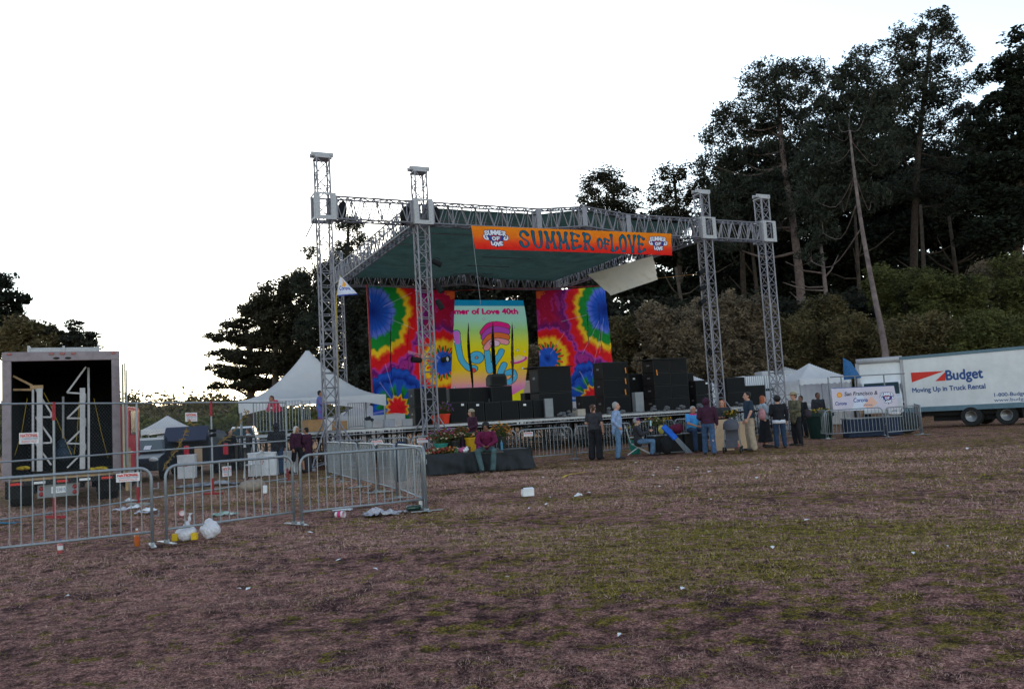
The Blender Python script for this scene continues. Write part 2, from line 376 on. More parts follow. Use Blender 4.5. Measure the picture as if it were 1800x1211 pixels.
    sep = N('ShaderNodeSeparateColor'); L(at.outputs['Color'], sep.inputs[0]); L(sep.outputs[0], gm.inputs[2])
    L(gm.outputs[0], gs.inputs[0]); gr = ramp(gs.outputs[0], [(.75, (0, 0, 0)), (1.25, (.9, .9, .9))]); gr.color_ramp.elements[0].position = .70
    gmul = mix(1.0, green.outputs[0], clr.outputs[0], 'MULTIPLY'); base = mix(gr.outputs[0], base, gmul)
    bl = ramp(blades.outputs['Fac'], [(.35, (.45, .45, .45)), (.62, (1.15, 1.1, 1.05))])
    base = mix(.8, base, bl.outputs[0], 'MULTIPLY')
    L(base, b.inputs['Base Color']); b.inputs['Roughness'].default_value = .95; b.inputs['Specular IOR Level'].default_value = .1
    add = N('ShaderNodeMath'); add.operation = 'ADD'; L(fine.outputs['Fac'], add.inputs[0]); L(blades.outputs['Fac'], add.inputs[1])
    bp = N('ShaderNodeBump'); bp.inputs['Strength'].default_value = 1; bp.inputs['Distance'].default_value = .05; L(add.outputs[0], bp.inputs['Height']); L(bp.outputs[0], b.inputs['Normal'])
    o = np_obj('ground', P, Fc, m, smooth=True, cols=np.repeat(g[:, None], 3, 1)); o['kind'] = 'structure'
    return P, g
GP, GG = build_ground()
def gz(x, y):
    P = np.stack([x, y, np.zeros(len(x))], 1); r = np.hypot(x, y)
    return (.022 * pnoise(P, 1.1, 3) + .012 * pnoise(P, 4.5, 2) + .011 * pnoise(P + 9, 11, 2) + .008 * pnoise(P + 5, 24, 2)) * np.clip((60 - r) / 50, 0, 1) - .02
def blades(name, N, rfn, hfn, m, lean, width, label, mask=None):
    x, y = rfn(N)
    if mask is not None:
        k = mask(x, y); x, y = x[k], y[k]
    N = len(x); h = hfn(x, y, N); z = gz(x, y); th = rng.uniform(0, 6.283, N); l = h * lean * rng.uniform(.3, 1.4, N); up = h * rng.uniform(.25, 1, N)
    ph = rng.uniform(0, 6.283, N); wd = width * np.clip(np.hypot(x, y) / 7, .7, 3)
    wx, wy = np.cos(ph) * wd, np.sin(ph) * wd
    P0 = np.stack([x - wx, y - wy, z - .004], 1); P1 = np.stack([x + wx, y + wy, z - .004], 1)
    mx, my = x + np.cos(th) * l * .5, y + np.sin(th) * l * .5
    P2 = np.stack([mx + wx * .7, my + wy * .7, z + up * .7], 1); P3 = np.stack([mx - wx * .7, my - wy * .7, z + up * .7], 1)
    P4 = np.stack([x + np.cos(th) * l, y + np.sin(th) * l, z + up], 1); P5 = P4 + np.stack([wx * .2, wy * .2, np.zeros(N)], 1)
    V = np.stack([P0, P1, P2, P3, P5, P4], 1).reshape(-1, 3); b = np.arange(N)[:, None] * 6
    Fc = np.concatenate([b + np.array([0, 1, 2, 3]), b + np.array([3, 2, 4, 5])], 0)
    o = np_obj(name, V, Fc, m); tag(o, label, 'grass', kind='stuff'); return o
def polar(r0, r1, p=1.0, amax=.66):
    def f(N):
        u = rng.random(N); r = (r0 ** p + u * (r1 ** p - r0 ** p)) ** (1 / p); a = rng.uniform(-amax, amax, N); return r * np.sin(a), r * np.cos(a)
    return f
def tuft_noise(x, y, f=2.2, o=0.):
    P = np.stack([x, y, np.full(len(x), o)], 1); return pnoise(P, f, 3)
GC = [(gnd(px, py), sx, sy, a) for px, py, sx, sy, a in [(1330, 945, 2.6, 1.5, 1.0), (1560, 950, 2.2, 1.3, .9), (1130, 940, 1.6, 1.2, .7), (1250, 1000, 2.4, .8, .75), (1650, 1080, 1.5, .9, .55), (1700, 830, 7, 6, .5), (1400, 800, 7, 4, .4), (700, 915, 1.6, 1.2, .75), (560, 860, 4, 3, .6), (980, 880, 2.5, 1.2, .45), (850, 935, 1.2, .8, .5), (400, 850, 4, 4, .55), (900, 1100, .9, .35, .4), (1100, 1030, .9, .4, .4)]]
def gmask(x, y):
    g = np.zeros(len(x))
    for c, sx, sy, a in GC: g += a * np.exp(-((x - c.x) / sx) ** 2 - ((y - c.y) / sy) ** 2)
    return rng.random(len(x)) < np.clip((g + .9 * tuft_noise(x, y, 5.5, 3.) - .80) * 2.6, .0, 1) * .75
DN = 1.0
m_straw = mat('dead_grass', (.13, .06, .052), rough=.9, col2=(.98, .60, .50), scale=5, detail=9)
m_green = mat('green_grass', (.08, .08, .01), rough=.85, col2=(.50, .44, .05), scale=5, detail=8)
m_olive = mat('olive_grass', (.03, .026, .010), rough=.85, col2=(.20, .15, .04), scale=5, detail=8)
blades('dry_grass', int(430000 * DN), polar(3.2, 26, .55), lambda x, y, n: rng.uniform(.009, .034, n) * np.clip(np.hypot(x, y) / 9, .8, 2), m_straw, 1.6, .0014, 'flattened dead straw coloured grass over the trampled field', mask=lambda x, y: rng.random(len(x)) < np.clip(.45 + .7 * tuft_noise(x, y, 2.1), .02, 1))
blades('green_grass', int(150000 * DN), polar(4, 40, .7), lambda x, y, n: rng.uniform(.02, .06, n) * np.clip(np.hypot(x, y) / 12, .9, 2.2), m_green, .9, .002, 'short green grass in the worn patches of the field', mask=gmask)
blades('grass_tufts', int(160000 * DN), polar(4, 45, .7), lambda x, y, n: rng.uniform(.03, .075, n) * np.clip(np.hypot(x, y) / 12, .9, 2.0), m_olive, .8, .0022, 'scattered dark olive tufts of surviving grass', mask=lambda x, y: tuft_noise(x, y, 4.6, 7.) > .72)

# ---------------------------------------------------------------- stage frame
m_alu = mat('aluminium_truss', (.24, .23, .26), rough=.5, metal=.5, var=.15, scale=9)
m_alu2 = mat('aluminium_plate', (.42, .41, .43), rough=.6, metal=.35, var=.15, scale=14, bump=.2)
m_blk = mat('black_cloth', (.012, .012, .014), rough=.9, var=.3, scale=12)
m_steel = mat('galvanised_steel', (.27, .29, .32), rough=.42, metal=.5, var=.15, scale=25)
m_rust = mat('red_oxide_paint', (.33, .03, .04), rough=.6, var=.3, scale=14)
FL = hx(757, 33.5); TH = R(25.3)
U = Vector((math.cos(TH), math.sin(TH), 0)); V_ = Vector((-math.sin(TH), math.cos(TH), 0)); Zv = Vector((0, 0, 1))
def S(u, v, z=0.): return FL + U * u + V_ * v + Zv * z
def s_plane(px, py, v): return on_plane(px, py, S(0, v), V_)
def s_u(P): return (P - FL).dot(U)
def u_of(px, v=0.):
    return s_u(s_plane(px, 735 - .056 * (px - 900), v))
uL, uR, uRR = u_of(583), u_of(1262), u_of(1369)
BAYV = 14.2; uB0, uB1 = u_of(599, BAYV), u_of(986, BAYV)
uB0 = (uB0 + 0) / 2; 
print('stage', uL, uR, uRR, uB0, uB1)
HT = 12.0; ZB, ZT = 9.65, 10.6
def lattice(mb, p, q, a, b, wa, wb, n, rc=.036, rd=.020, zig='x', faces='abAB'):
    """square lattice truss p->q, section axes a,b half sizes wa,wb, n bays"""
    p, q, a, b = Vector(p), Vector(q), Vector(a), Vector(b)
    c = [a * i * wa + b * j * wb for i, j in ((-1, -1), (1, -1), (1, 1), (-1, 1))]
    for k in c: mb.bar(p + k, q + k, rc, 7)
    for k in range(n + 1):
        o = p + (q - p) * (k / n)
        for i in range(4):
            if zig != 'w' or i in (0, 2): mb.bar(o + c[i], o + c[(i + 1) % 4], rd, 5)
    for k in range(n):
        o0, o1 = p + (q - p) * (k / n), p + (q - p) * ((k + 1) / n)
        for i in range(4):
            s0, s1 = (i, (i + 1) % 4) if k % 2 else ((i + 1) % 4, i)
            if zig == 'w' and i in (1, 3):
                om = (o0 + o1) / 2; mb.bar(o0 + c[i], om + c[(i + 1) % 4], rd, 5); mb.bar(om + c[(i + 1) % 4], o1 + c[i], rd, 5)
                if k % 2: mb.bar(om + c[(i + 1) % 4], om + c[i], rd, 5)
            else: mb.bar(o0 + c[s0], o1 + c[s1], rd, 5)
def tower(u, v, h, label, head=True, sleeve=True, hw=.25, outr=True):
    t = thing('truss_tower', label, 'truss tower', S(u, v), TH, group='truss towers of the stage roof')
    m = MB(); n = int(h / .56)
    lattice(m, (0, 0, .25), (0, 0, h - .15), (1, 0, 0), (0, 1, 0), hw, hw, n); m.build('mast', m_alu, t)
    m = MB(); m.box((0, 0, .2), (.8, .8, .1)).box((0, 0, .06), (.5, .5, .12))
    if outr:
        for a in (-1, 1):
            for b in (-1, 1):
                m.bar((a * hw, b * hw, 1.75), (a * 1.0, b * 1.0, .12), .028, 6); m.bar((a * .4, b * .4, .2), (a * 1.0, b * 1.0, .12), .03, 6)
                m.box((a * 1.0, b * 1.0, .05), (.22, .22, .1))
    m.build('base', m_alu, t)
    if head:
        m = MB(); m.box((0, -.14, h), (.88, .06, .17)).box((0, .14, h), (.88, .06, .17)).box((0, 0, h + .0), (.5, .22, .12)).box((0, 0, h - .14), (.6, .6, .06))
        for s in (-.34, .34): m.bar((s, -.2, h), (s, .2, h), .05, 10)
        m.build('head_block', m_alu2, t, bevel=.01)
    if sleeve:
        m = MB(); z0 = (ZB + ZT) / 2
        for s in (-1, 1):
            for w_ in (-1, 1):
                m.box((w_ * .31, s * .41, z0), (.20, .03, 1.06)); m.box((s * .41, w_ * .33, z0), (.03, .13, 1.06))
            m.box((0, s * .41, z0 - .45), (.43, .028, .16)); m.box((0, s * .41, z0 + .49), (.43, .028, .07)); m.box((s * .41, 0, z0 - .45), (.028, .54, .08))
            m.box((s * .41, 0, z0 + .49), (.028, .54, .06))
        m.build('sleeve_block', m_alu2, t)
        k = MB()
        for w_ in (-.28, .28):
            for z in np.linspace(-.42, .42, 6): k.bar((w_, -.426, z0 + z), (w_, -.431, z0 + z), .022, 8)
        k.build('bolt', m_steel, t)
    return t
tower(uL, 0, HT + .25, 'aluminium lattice tower at the far left end of the stage roof')
tower(0, 0, HT, 'aluminium lattice tower at the front left corner beside the tie-dye banner')
tower(uR, 0, HT, 'aluminium lattice tower right of the orange banner with lamps clamped on it')
tower(uRR, 0, HT, 'aluminium lattice tower at the far right end of the roof truss')
tower(uB0, BAYV, 11.6, 'shorter lattice tower at the back left corner of the roof behind the far left one', head=False, sleeve=False)
tower(uR - .4, BAYV, 10.9, 'lattice tower at the back right corner mostly hidden by the right tie-dye banner', head=False, sleeve=False, outr=False)

roof = thing('stage_roof', 'lattice truss frame with dark green canopy over the stage', 'stage roof', S(0, 0, 0), TH)
def lat_roof(name, segs, hw=.24):
    m = MB()
    for p, q, n in segs:
        d = (Vector(q) - Vector(p)); dh = Vector((d.x, d.y, 0)).normalized(); side = Vector((-dh.y, dh.x, 0))
        lattice(m, p, q, side, (0, 0, 1), hw, (ZT - ZB) / 2 - .03, n, rd=.023, zig='w')
        for e, dd in ((p, 1), (q, -1)):
            for s_ in (-1, 1):
                c = Vector(e) + side * s_ * hw + dh * dd * .06
                m.box(c, (.12, .05, ZT - ZB), math.atan2(dh.y, dh.x))
    return m.build(name, m_alu, roof)
zc = (ZB + ZT) / 2; gu0, gu1, gum = uR * .37, uR * .69, uR * .53; GH = .24
lat_roof('wing_truss', [((uL + .4, 0, zc), (-.4, 0, zc), 6)])
lat_roof('front_truss', [((.4, 0, zc), (gu0, 0, zc), 8), ((gu0, 0, zc), (gum, 0, zc + GH), 4), ((gum, 0, zc + GH), (gu1, 0, zc), 4), ((gu1, 0, zc), (uR - .4, 0, zc), 7)])
lat_roof('wing_truss', [((uR + .4, 0, zc), (uRR - .4, 0, zc), 5)])
lat_roof('side_truss', [((-.1, .4, zc), (uB0, BAYV - .25, zc - .1), 20)])
lat_roof('side_truss', [((uR, .4, zc), (uR - .4, BAYV - .25, zc - .1), 20)])
lat_roof('back_truss', [((uB0, BAYV, zc - .15), (gu0, BAYV, zc - .15), 8), ((gu0, BAYV, zc - .15), (gum, BAYV, zc + .1), 4), ((gum, BAYV, zc + .1), (gu1, BAYV, zc - .15), 4), ((gu1, BAYV, zc - .15), (uR - .4, BAYV, zc - .15), 7)])
# canopy
m_can = translucent('green_canopy', (.060, .105, .088), .45, .25, 1.2)
def canopy():
    nx, ny = 90, 70; a, b = np.meshgrid(np.linspace(0, 1, nx), np.linspace(0, 1, ny)); a = a.ravel(); b = b.ravel()
    u0 = uB0 * b + .35; u1 = (uR - .35) * (1 - b) + (uR - .75) * b; uu = u0 + (u1 - u0) * a; vv = .1 + b * (BAYV - .1)
    ridge = np.clip(1 - np.abs(uu - gum) / (gum - gu0), 0, 1) * .3
    z = ZT - .18 - .22 * np.sin(math.pi * a) ** .6 * 0 + ridge + .05 * pnoise(np.stack([uu, vv, uu * 0], 1), .9, 2) - .35 * b - .25 * np.sin(math.pi * b) * np.sin(math.pi * np.clip(np.abs(uu - gum) / 7, 0, 1))
    i, j = np.meshgrid(np.arange(nx - 1), np.arange(ny - 1)); k = (j * nx + i).ravel()
    np_obj('canopy', np.stack([uu, vv, z], 1), np.stack([k, k + 1, k + nx + 1, k + nx], 1), m_can, roof, smooth=True)
    m = MB()
    for s in np.linspace(.08, .92, 6):
        m.bar((uB0 * s + .2, BAYV * s, ZT - .42), (uR - .3, BAYV * s, ZT - .42), .025, 6)
    m.build('purlin', m_steel, roof)
canopy()
# black bags at the sleeve blocks
def bag(u, v, z, label):
    o = MB(); o.ell((0, 0, 0), (.2, .22, .42), nu=14, nv=10); m = o.build('hoist_bag', m_blk, smooth=True); m.location = S(u, v, z); m.rotation_euler = (R(8), R(10), TH); tag(m, label, 'hoist bag', 'black hoist bags on the roof truss')
bag(uL + .75, .1, ZB + .42, 'black hoist bag hanging beside the far left tower'); bag(-.62, .15, ZB + .4, 'black hoist bag left of the front left corner tower')
bag(.66, .1, ZB + .42, 'black hoist bag right of the front left corner tower')

# stage deck
DZ = 1.42
u_l, u_r = u_of(448, .8), u_of(1440, .8)
stage = thing('stage', 'long open scaffold stage with thin plywood deck', 'stage', S(0, 0), TH)
m_deck = mat('worn_deck', (.12, .10, .10), rough=.85, var=.3, scale=2.5); m_scaf = mat('dark_scaffold', (.035, .042, .048), rough=.6, metal=.3, var=.2)
mb = MB(); nps = 20
for i in range(nps):
    a0 = u_l + (u_r - u_l) * i / nps; a1 = u_l + (u_r - u_l) * (i + 1) / nps
    for j in range(5): mb.b2((a0 + .006, .7 + j * 2.4 + .006, DZ - .05), (a1 - .006, .7 + (j + 1) * 2.4 - .006, DZ + (.003 if (i + j) % 2 else 0)))
mb.build('deck', m_deck, stage)
mb = MB(); mb.b2((u_l, .62, DZ - .11), (u_r, .69, DZ - .01)); mb.bar((u_l, .66, DZ - .2), (u_r, .66, DZ - .2), .022, 6)
mb.build('edge_rail', mat('deck_edge_metal', (.42, .42, .44), rough=.5, metal=.5), stage)
for i in range(nps + 1):
    a = u_l + (u_r - u_l) * i / nps
    mb = MB(); mb.bar((a, .75, 0), (a, .75, DZ - .05), .03, 6); mb.bar((a, 3.1, 0), (a, 3.1, DZ - .05), .03, 6); mb.bar((a, 6., 0), (a, 6., DZ - .05), .03, 6); mb.bar((a, 12.5, 0), (a, 12.5, DZ - .05), .03, 6)
    for vv in (1.9, 4.5, 7.5, 9.5): mb.bar((a + .35 * ((vv * 7) % 1 - .5), vv, 0), (a + .35 * ((vv * 7) % 1 - .5), vv, DZ - .05), .035, 5); mb.bar((a + .6, vv + .4, 0), (a + .6, vv + .4, DZ - .05), .03, 5); mb.bar((a, vv, .2), (a, vv + 1.6, DZ - .2), .018, 5)
    for z in (.3, DZ - .3): mb.bar((a, .75, z), (a, 12.5, z), .02, 5)
    mb.bar((a, .75, .3), (a, 3.1, DZ - .3), .016, 5)
    mb.box((a, .75, .02), (.2, .2, .04)); mb.build('support_frame', m_scaf, stage)
for v in (.76, 3.12, 12.4):
    mb = MB()
    for i in range(nps):
        a = u_l + (u_r - u_l) * i / nps; b = u_l + (u_r - u_l) * (i + 1) / nps
        mb.bar((a, v, DZ - .22), (b, v, .18 if i % 2 else DZ - .22), .015, 5); mb.bar((a, v, .18), (b, v, DZ - .22 if i % 2 else .18), .015, 5)
        mb.bar((a, v, .5), (b, v, .5), .015, 5)
    mb.build('cross_brace', m_scaf, stage)
# ---------------------------------------------------------------- banners
m_cloth = vcmat('printed_cloth', transl=.18)
BV = 13.6
def corners(tl, tr, br, bl, v): return [s_plane(*c, v) for c in (tl, tr, br, bl)]
def bilin(cs, amp=.12, n=V_, fr=1.3):
    tl, tr, br, bl = [np.array(c) for c in cs]; nn = np.array(n)
    def f(a, b):
        a_, b_ = a[:, None], b[:, None]; P = (tl * (1 - a_) + tr * a_) * b_ + (bl * (1 - a_) + br * a_) * (1 - b_)
        w_ = amp * (pnoise(P, fr, 2) * .5) * (1 - .7 * b); return P + nn * w_[:, None]
    return f
def tiedye(nx, ny, mirror=False):
    P = Paint(657, 1000, nx, ny); X = P.x.copy(); Y = 1000 - P.y
    if mirror: X = 657 - X
    blue, dblue, peri, green, dgreen, yel, oran, red, crim, pur, mag = [srgb(*c) for c in [(35, 85, 190), (10, 35, 120), (95, 115, 215), (25, 130, 50), (10, 85, 40), (240, 190, 35), (235, 110, 30), (220, 25, 35), (172, 18, 62), (105, 25, 110), (180, 55, 150)]]
    C = [((25, 195), 385, [(0, dblue), (110, blue), (150, peri), (175, green), (232, green), (250, yel), (268, yel), (285, oran), (303, red), (350, red), (370, mag), (385, pur)]),
         ((205, 915), 292, [(0, red), (62, red), (76, oran), (86, yel), (98, dgreen), (150, green), (185, blue), (215, dblue), (270, blue), (300, dblue), (310, pur)]),
         ((585, 570), 268, [(0, dblue), (40, blue), (88, blue), (100, dgreen), (118, green), (132, yel), (165, yel), (185, oran), (200, red), (240, red), (256, mag), (268, pur)])]
    best = np.full(X.shape, 9.); col = np.zeros(X.shape + (3,)); idx = np.zeros(X.shape, int)
    ph = rng.uniform(0, 6.28, 12); DD = []
    for k, (c, Rm, rp) in enumerate(C):
        dx, dy = X - c[0], (Y - c[1]) * (1. if k != 0 else .85); th = np.arctan2(dy, dx); d = np.hypot(dx, dy)
        wob = .03 * np.sin(th * 7 + ph[k]) + .028 * np.sin(th * 17 + ph[k + 3]) + .02 * np.sin(th * 31 + ph[k + 6]) + .015 * np.sin(X * .11) * np.cos(Y * .13)
        if k == 1: wob = wob + .12 * np.sin(th * 11) * (d < 130)
        dd = d * (1 + wob); DD.append((dd, th, d))
        cc = np.stack([np.interp(dd, [q[0] for q in rp], [q[1][i] for q in rp]) for i in range(3)], -1)
        if k == 1: pet = (np.sin(th * 10 + .6) < -.1) & (dd > 92) & (dd < 215); cc[pet] = blue * .8
        if k == 2: pet = (np.sin(th * 16) > .1) & (dd > 90) & (dd < 140); cc[pet] = yel * .6 + red * .4; pet = (np.sin(th * 16) > .75) & (dd > 84) & (dd < 140); cc[pet] = red
        if k == 0: ray_ = (np.sin(th * 23 + 1) > .8) & (dd < 170); cc[ray_] = cc[ray_] * .55 + dblue * .45
        n = dd / Rm; q = n < best; best[q] = n[q]; col[q] = cc[q]; idx[q] = k
    out = best > 1; t = np.clip((best - 1) * 4, 0, 1)[..., None]; bgc = pur * (1 - t) + crim * t; col[out] = bgc[out]
    ns = pnoise(np.stack([X.ravel(), Y.ravel(), X.ravel() * 0], 1), .03, 3).reshape(X.shape)
    mg = out & (ns > .35); col[mg] = col[mg] * .45 + mag * .55
    corner = np.hypot(657 - X, Y) < 75 + 30 * ns; col[corner] = col[corner] * .4 + oran * .6
    for k in range(15):                                       # pale resist creases radiating from the knots
        c, Rm, _ = C[k % 3]; a = rng.uniform(0, 6.28); dd, th, d = DD[k % 3]; wd = np.abs(np.angle(np.exp(1j * (th - a)))) * d
        q = (wd < 2.5 + 5 * (k % 3) * rng.random()) & (d > Rm * rng.uniform(.15, .5)) & (d < Rm * rng.uniform(.8, 1.3)); col[q] = col[q] * .72 + srgb(215, 200, 230) * .28
    col *= (1 + .10 * pnoise(np.stack([X.ravel(), Y.ravel() * .3, X.ravel() * 0], 1), .12, 3).reshape(X.shape))[..., None]
    P.c = np.clip(col, 0, 1); return P
def slit(*ss):
    def h(a, b):
        k = np.zeros(len(a), bool)
        for a0, b0, b1, w_ in ss:                              # from b0 (bottom) up to b1
            t = (b - b0) / (b1 - b0); k |= (t > 0) & (t < 1) & (np.abs(a - a0 - .01 * np.sin(b * 9)) < w_ * np.sin(np.clip(t, 0, 1) * math.pi) ** .7)
        return k
    return h
bn = thing('tie_dye_banner', 'tall tie-dye backdrop left of the yellow backdrop, behind the corner tower', 'banner', S(0, BV), TH, group='tie-dye backdrops')
cs = corners((648, 503), (800, 512), (791, 735), (656, 738), BV)
tiedye(260, 390).cloth('cloth', m_cloth, bn, bilin(cs, .22, fr=2.4), slit((.24, .25, .8, .006), (.45, .3, .8, .003)), world=True)
bn = thing('tie_dye_banner', 'tall tie-dye backdrop right of the yellow backdrop', 'banner', S(0, BV), TH, group='tie-dye backdrops')
cs = corners((942, 512), (1063, 504), (1084, 712), (953, 722), BV + .05)
tiedye(260, 390, True).cloth('cloth', m_cloth, bn, bilin(cs, .22, fr=2.4), slit((.7, .45, .85, .005), (.87, .4, .87, .005)), world=True)
# centre backdrop
P = Paint(6, 8.2, 330, 450); t = 1 - P.y / 8.2
st = [(0, (25, 150, 195)), (.055, (25, 150, 195)), (.06, (185, 235, 225)), (.2, (175, 230, 205)), (.3, (180, 225, 130)), (.42, (235, 230, 60)), (.52, (255, 225, 10)), (.68, (253, 205, 40)), (.78, (250, 180, 130)), (.86, (240, 145, 190)), (.95, (225, 90, 185)), (1, (220, 80, 180))]
P.c = np.stack([np.interp(t, [s_[0] for s_ in st], [srgb(*s_[1])[i] for s_ in st]) for i in range(3)], -1)
P.poly([(3.6, 0), (6, 0), (6, 1.0), (5.2, .55)], srgb(240, 225, 30))
P.text('Summer of Love 40th', .02, 7.08, .62, srgb(225, 20, 120), bold=.035, width=5.4)
dk = srgb(50, 70, 60); lb = srgb(90, 185, 225); pk = srgb(220, 120, 220)
def fat(pts, r, col, flare=1.):
    q = smooth_pts(pts, 6); P.line(q, r + .045, dk, flare); P.line(q, r, col, flare)
fat([(1.15, 5.55), (1.2, 4.6), (1.35, 3.5), (1.8, 2.85), (2.2, 2.75)], .2, lb, 1.2); P.line(smooth_pts([(1.15, 5.55), (1.17, 4.9)], 6), .2, pk)
P.disc((2.15, 2.6), .2, dk); P.disc((2.15, 2.6), .16, srgb(235, 80, 70))
P.disc((2.42, 3.6), .52, dk); P.disc((2.42, 3.6), .47, lb); P.disc((2.42, 3.6), .13, dk); P.disc((2.42, 3.6), .09, srgb(200, 140, 120))
fat([(3.15, 4.0), (3.2, 3.2), (3.3, 2.5), (3.6, 3.1), (4.0, 3.75), (4.12, 4.05)], .19, lb)
fat([(4.3, 2.95), (4.05, 2.2), (4.2, 1.65), (4.75, 1.55), (5.1, 1.9), (4.95, 2.35), (4.6, 2.3)], .21, lb)
for c_, w_, yy in ((srgb(240, 40, 140), .34, 6.1), (srgb(190, 80, 190), .3, 5.75), (srgb(240, 120, 60), .26, 5.3), (srgb(250, 160, 170), .2, 4.9)):
    fat([(3.1, yy - .55), (3.45, yy - .1), (3.95, yy), (4.45, yy - .12)], w_, c_)                    # plain wavy ribbon shape
P.disc((3.7, 4.7), .36, dk, .28); P.disc((3.7, 4.7), .32, srgb(250, 200, 225), .24)
P.disc((.35, 5.7), .42, srgb(60, 150, 215)); P.disc((.45, 5.75), .2, srgb(240, 215, 60), .3)
P.disc((5.35, 3.3), .62, srgb(225, 60, 150), .26, .3); P.disc((5.32, 3.36), .5, srgb(250, 190, 200), .17, .3); P.disc((5.3, 3.5), .3, srgb(250, 220, 130), .2, .3)
for k in range(46):
    x_, y_ = rng.uniform(.4, 5.8), rng.uniform(.9, 6.7)
    r_ = rng.uniform(.05, .1)
    if 1 < x_ < 4.9 and 1.6 < y_ < 6.4: continue
    pts = [(x_ + r_ * (1 if q % 2 else .5) * math.cos(q * math.pi / 5), y_ + r_ * (1 if q % 2 else .5) * math.sin(q * math.pi / 5)) for q in range(10)]
    P.poly([(x_ + (a - x_) * 1.5, y_ + (b - y_) * 1.5) for a, b in pts], srgb(120, 130, 130)); P.poly(pts, srgb(245, 240, 245))
P.text('peace', 5.42, .75, .01, pk)
cb = thing('printed_backdrop', 'yellow and pink backdrop reading Summer of Love 40th', 'backdrop', S(0, BV), TH)
cs = corners((768, 527), (918, 528), (918, 704), (786, 712), BV + .35)
f0 = bilin(cs, .1)
def fcen(a, b):
    Pp = f0(a, b); return Pp + np.array(U)[None] * ((np.clip((a - .3) / .7, 0, 1) * .42 * np.sin(math.pi * b * .95)))[:, None]
P.cloth('cloth', vcmat('backlit_print', transl=.6), cb, fcen, slit((.33, .05, .78, .016), (.60, .05, .78, .022), (.82, .15, .78, .016)), world=True)
mb = MB(); mb.bar(s_plane(760, 512, BV), s_plane(1064, 503, BV), .02, 5)
mb.bar(s_plane(645, 500, BV), s_plane(655, 700, BV), .05, 8)
mb.build('batten', m_rust, bn, world=True)
# orange banner on the front truss
W_, H_ = 7.9, .98
P = Paint(W_, H_, 1300, 165); t = (1 - P.y / H_) + .06 * pnoise(np.stack([P.x.ravel(), P.y.ravel(), P.x.ravel() * 0], 1), 3, 2).reshape(P.x.shape)
P.c = np.stack([np.interp(t, [0, .45, .6, .75, 1], [srgb(*c)[i] for c in ((248, 140, 20), (247, 118, 28), (243, 85, 35), (238, 55, 30), (226, 30, 28))]) for i in range(3)], -1)
bl_, dk_ = srgb(20, 100, 125), srgb(25, 30, 60)
word(P, 'SUMMER', 1.62, .16, 2.95, .66, .023, bl_, dk_, .013, 2.1, gap=.25)
word(P, 'OF', 4.68, .2, .55, .42, .022, bl_, dk_, .012, 1.8, gap=.2)
word(P, 'LOVE', 5.2, .10, 1.55, .7, .023, bl_, dk_, .013, 2.1, gap=.25)
heart_logo(P, .82, .5, .42); heart_logo(P, 7.3, .52, .38)
ob = thing('printed_banner', 'orange banner reading SUMMER OF LOVE across the front truss', 'banner', S(0, -.3), TH)
cs = corners((828, 397), (1180, 411), (1182, 449), (836, 437.5), -.32)
P.cloth('cloth', m_cloth, ob, bilin(cs, .07, fr=2.2), world=True)
mb = MB(); mb.bar(s_plane(829, 400, -.3), s_plane(845, 535, -.3), .008, 4); mb.build('rope', m_steel, ob, world=True)
# cream tarp on the right side truss
tp = thing('cream_tarp', 'cream canvas sheet hanging crooked below the right side truss', 'tarp', S(0, 8), TH)
u8 = uR + .1; PN = U
def sp_u(px, py): return on_plane(px, py, S(uR - .15, 0), (S(uR - .4, BAYV) - S(uR, 0)).cross(Zv).normalized())
m_cream = vcmat('cream_canvas', transl=.7); P = Paint(4, 2, 90, 50); P.c[:] = srgb(250, 240, 220); cs = [s_plane(1032, 483, 7.), s_plane(1147, 450, 3.6), s_plane(1158, 491, 3.7), s_plane(1072, 520, 6.6)]
P.cloth('cloth', m_cream, tp, bilin(cs, .42, fr=4.2), world=True)
# ---------------------------------------------------------------- trees and hills
def leafmat(name, c0, c1, tr=.25):
    m = mat(name, c0, rough=.75, col2=c1, scale=.9, detail=6, spec=.25); n = m.node_tree
    n.nodes['Noise Texture'].inputs['Scale'].default_value = .8
    b = n.nodes['Principled BSDF']; t = n.nodes.new('ShaderNodeBsdfTranslucent'); mx = n.nodes.new('ShaderNodeMixShader'); mx.inputs[0].default_value = tr
    n.links.new(n.nodes['Color Ramp'].outputs[0], t.inputs[0]); n.links.new(b.outputs[0], mx.inputs[1]); n.links.new(t.outputs[0], mx.inputs[2]); n.links.new(mx.outputs[0], n.nodes['Material Output'].inputs[0]); return m
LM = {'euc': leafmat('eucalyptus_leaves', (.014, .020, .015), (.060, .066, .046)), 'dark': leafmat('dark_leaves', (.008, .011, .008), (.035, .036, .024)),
      'pine': leafmat('pine_needles', (.012, .015, .009), (.055, .048, .028)), 'grey': leafmat('grey_brown_leaves', (.05, .04, .028), (.30, .225, .145)),
      'green': leafmat('green_leaves', (.022, .028, .010), (.15, .15, .045)), 'warm': leafmat('olive_brown_leaves', (.03, .025, .012), (.20, .155, .07)),
      'blackg': leafmat('black_green_leaves', (.006, .009, .006), (.022, .028, .014))}
BM = {'pale': mat('pale_bark', (.07, .048, .045), rough=.9, col2=(.22, .16, .145), scale=1.6, bump=.5), 'dark': mat('dark_bark', (.03, .022, .018), rough=.95, col2=(.09, .065, .05), scale=3, bump=.6)}
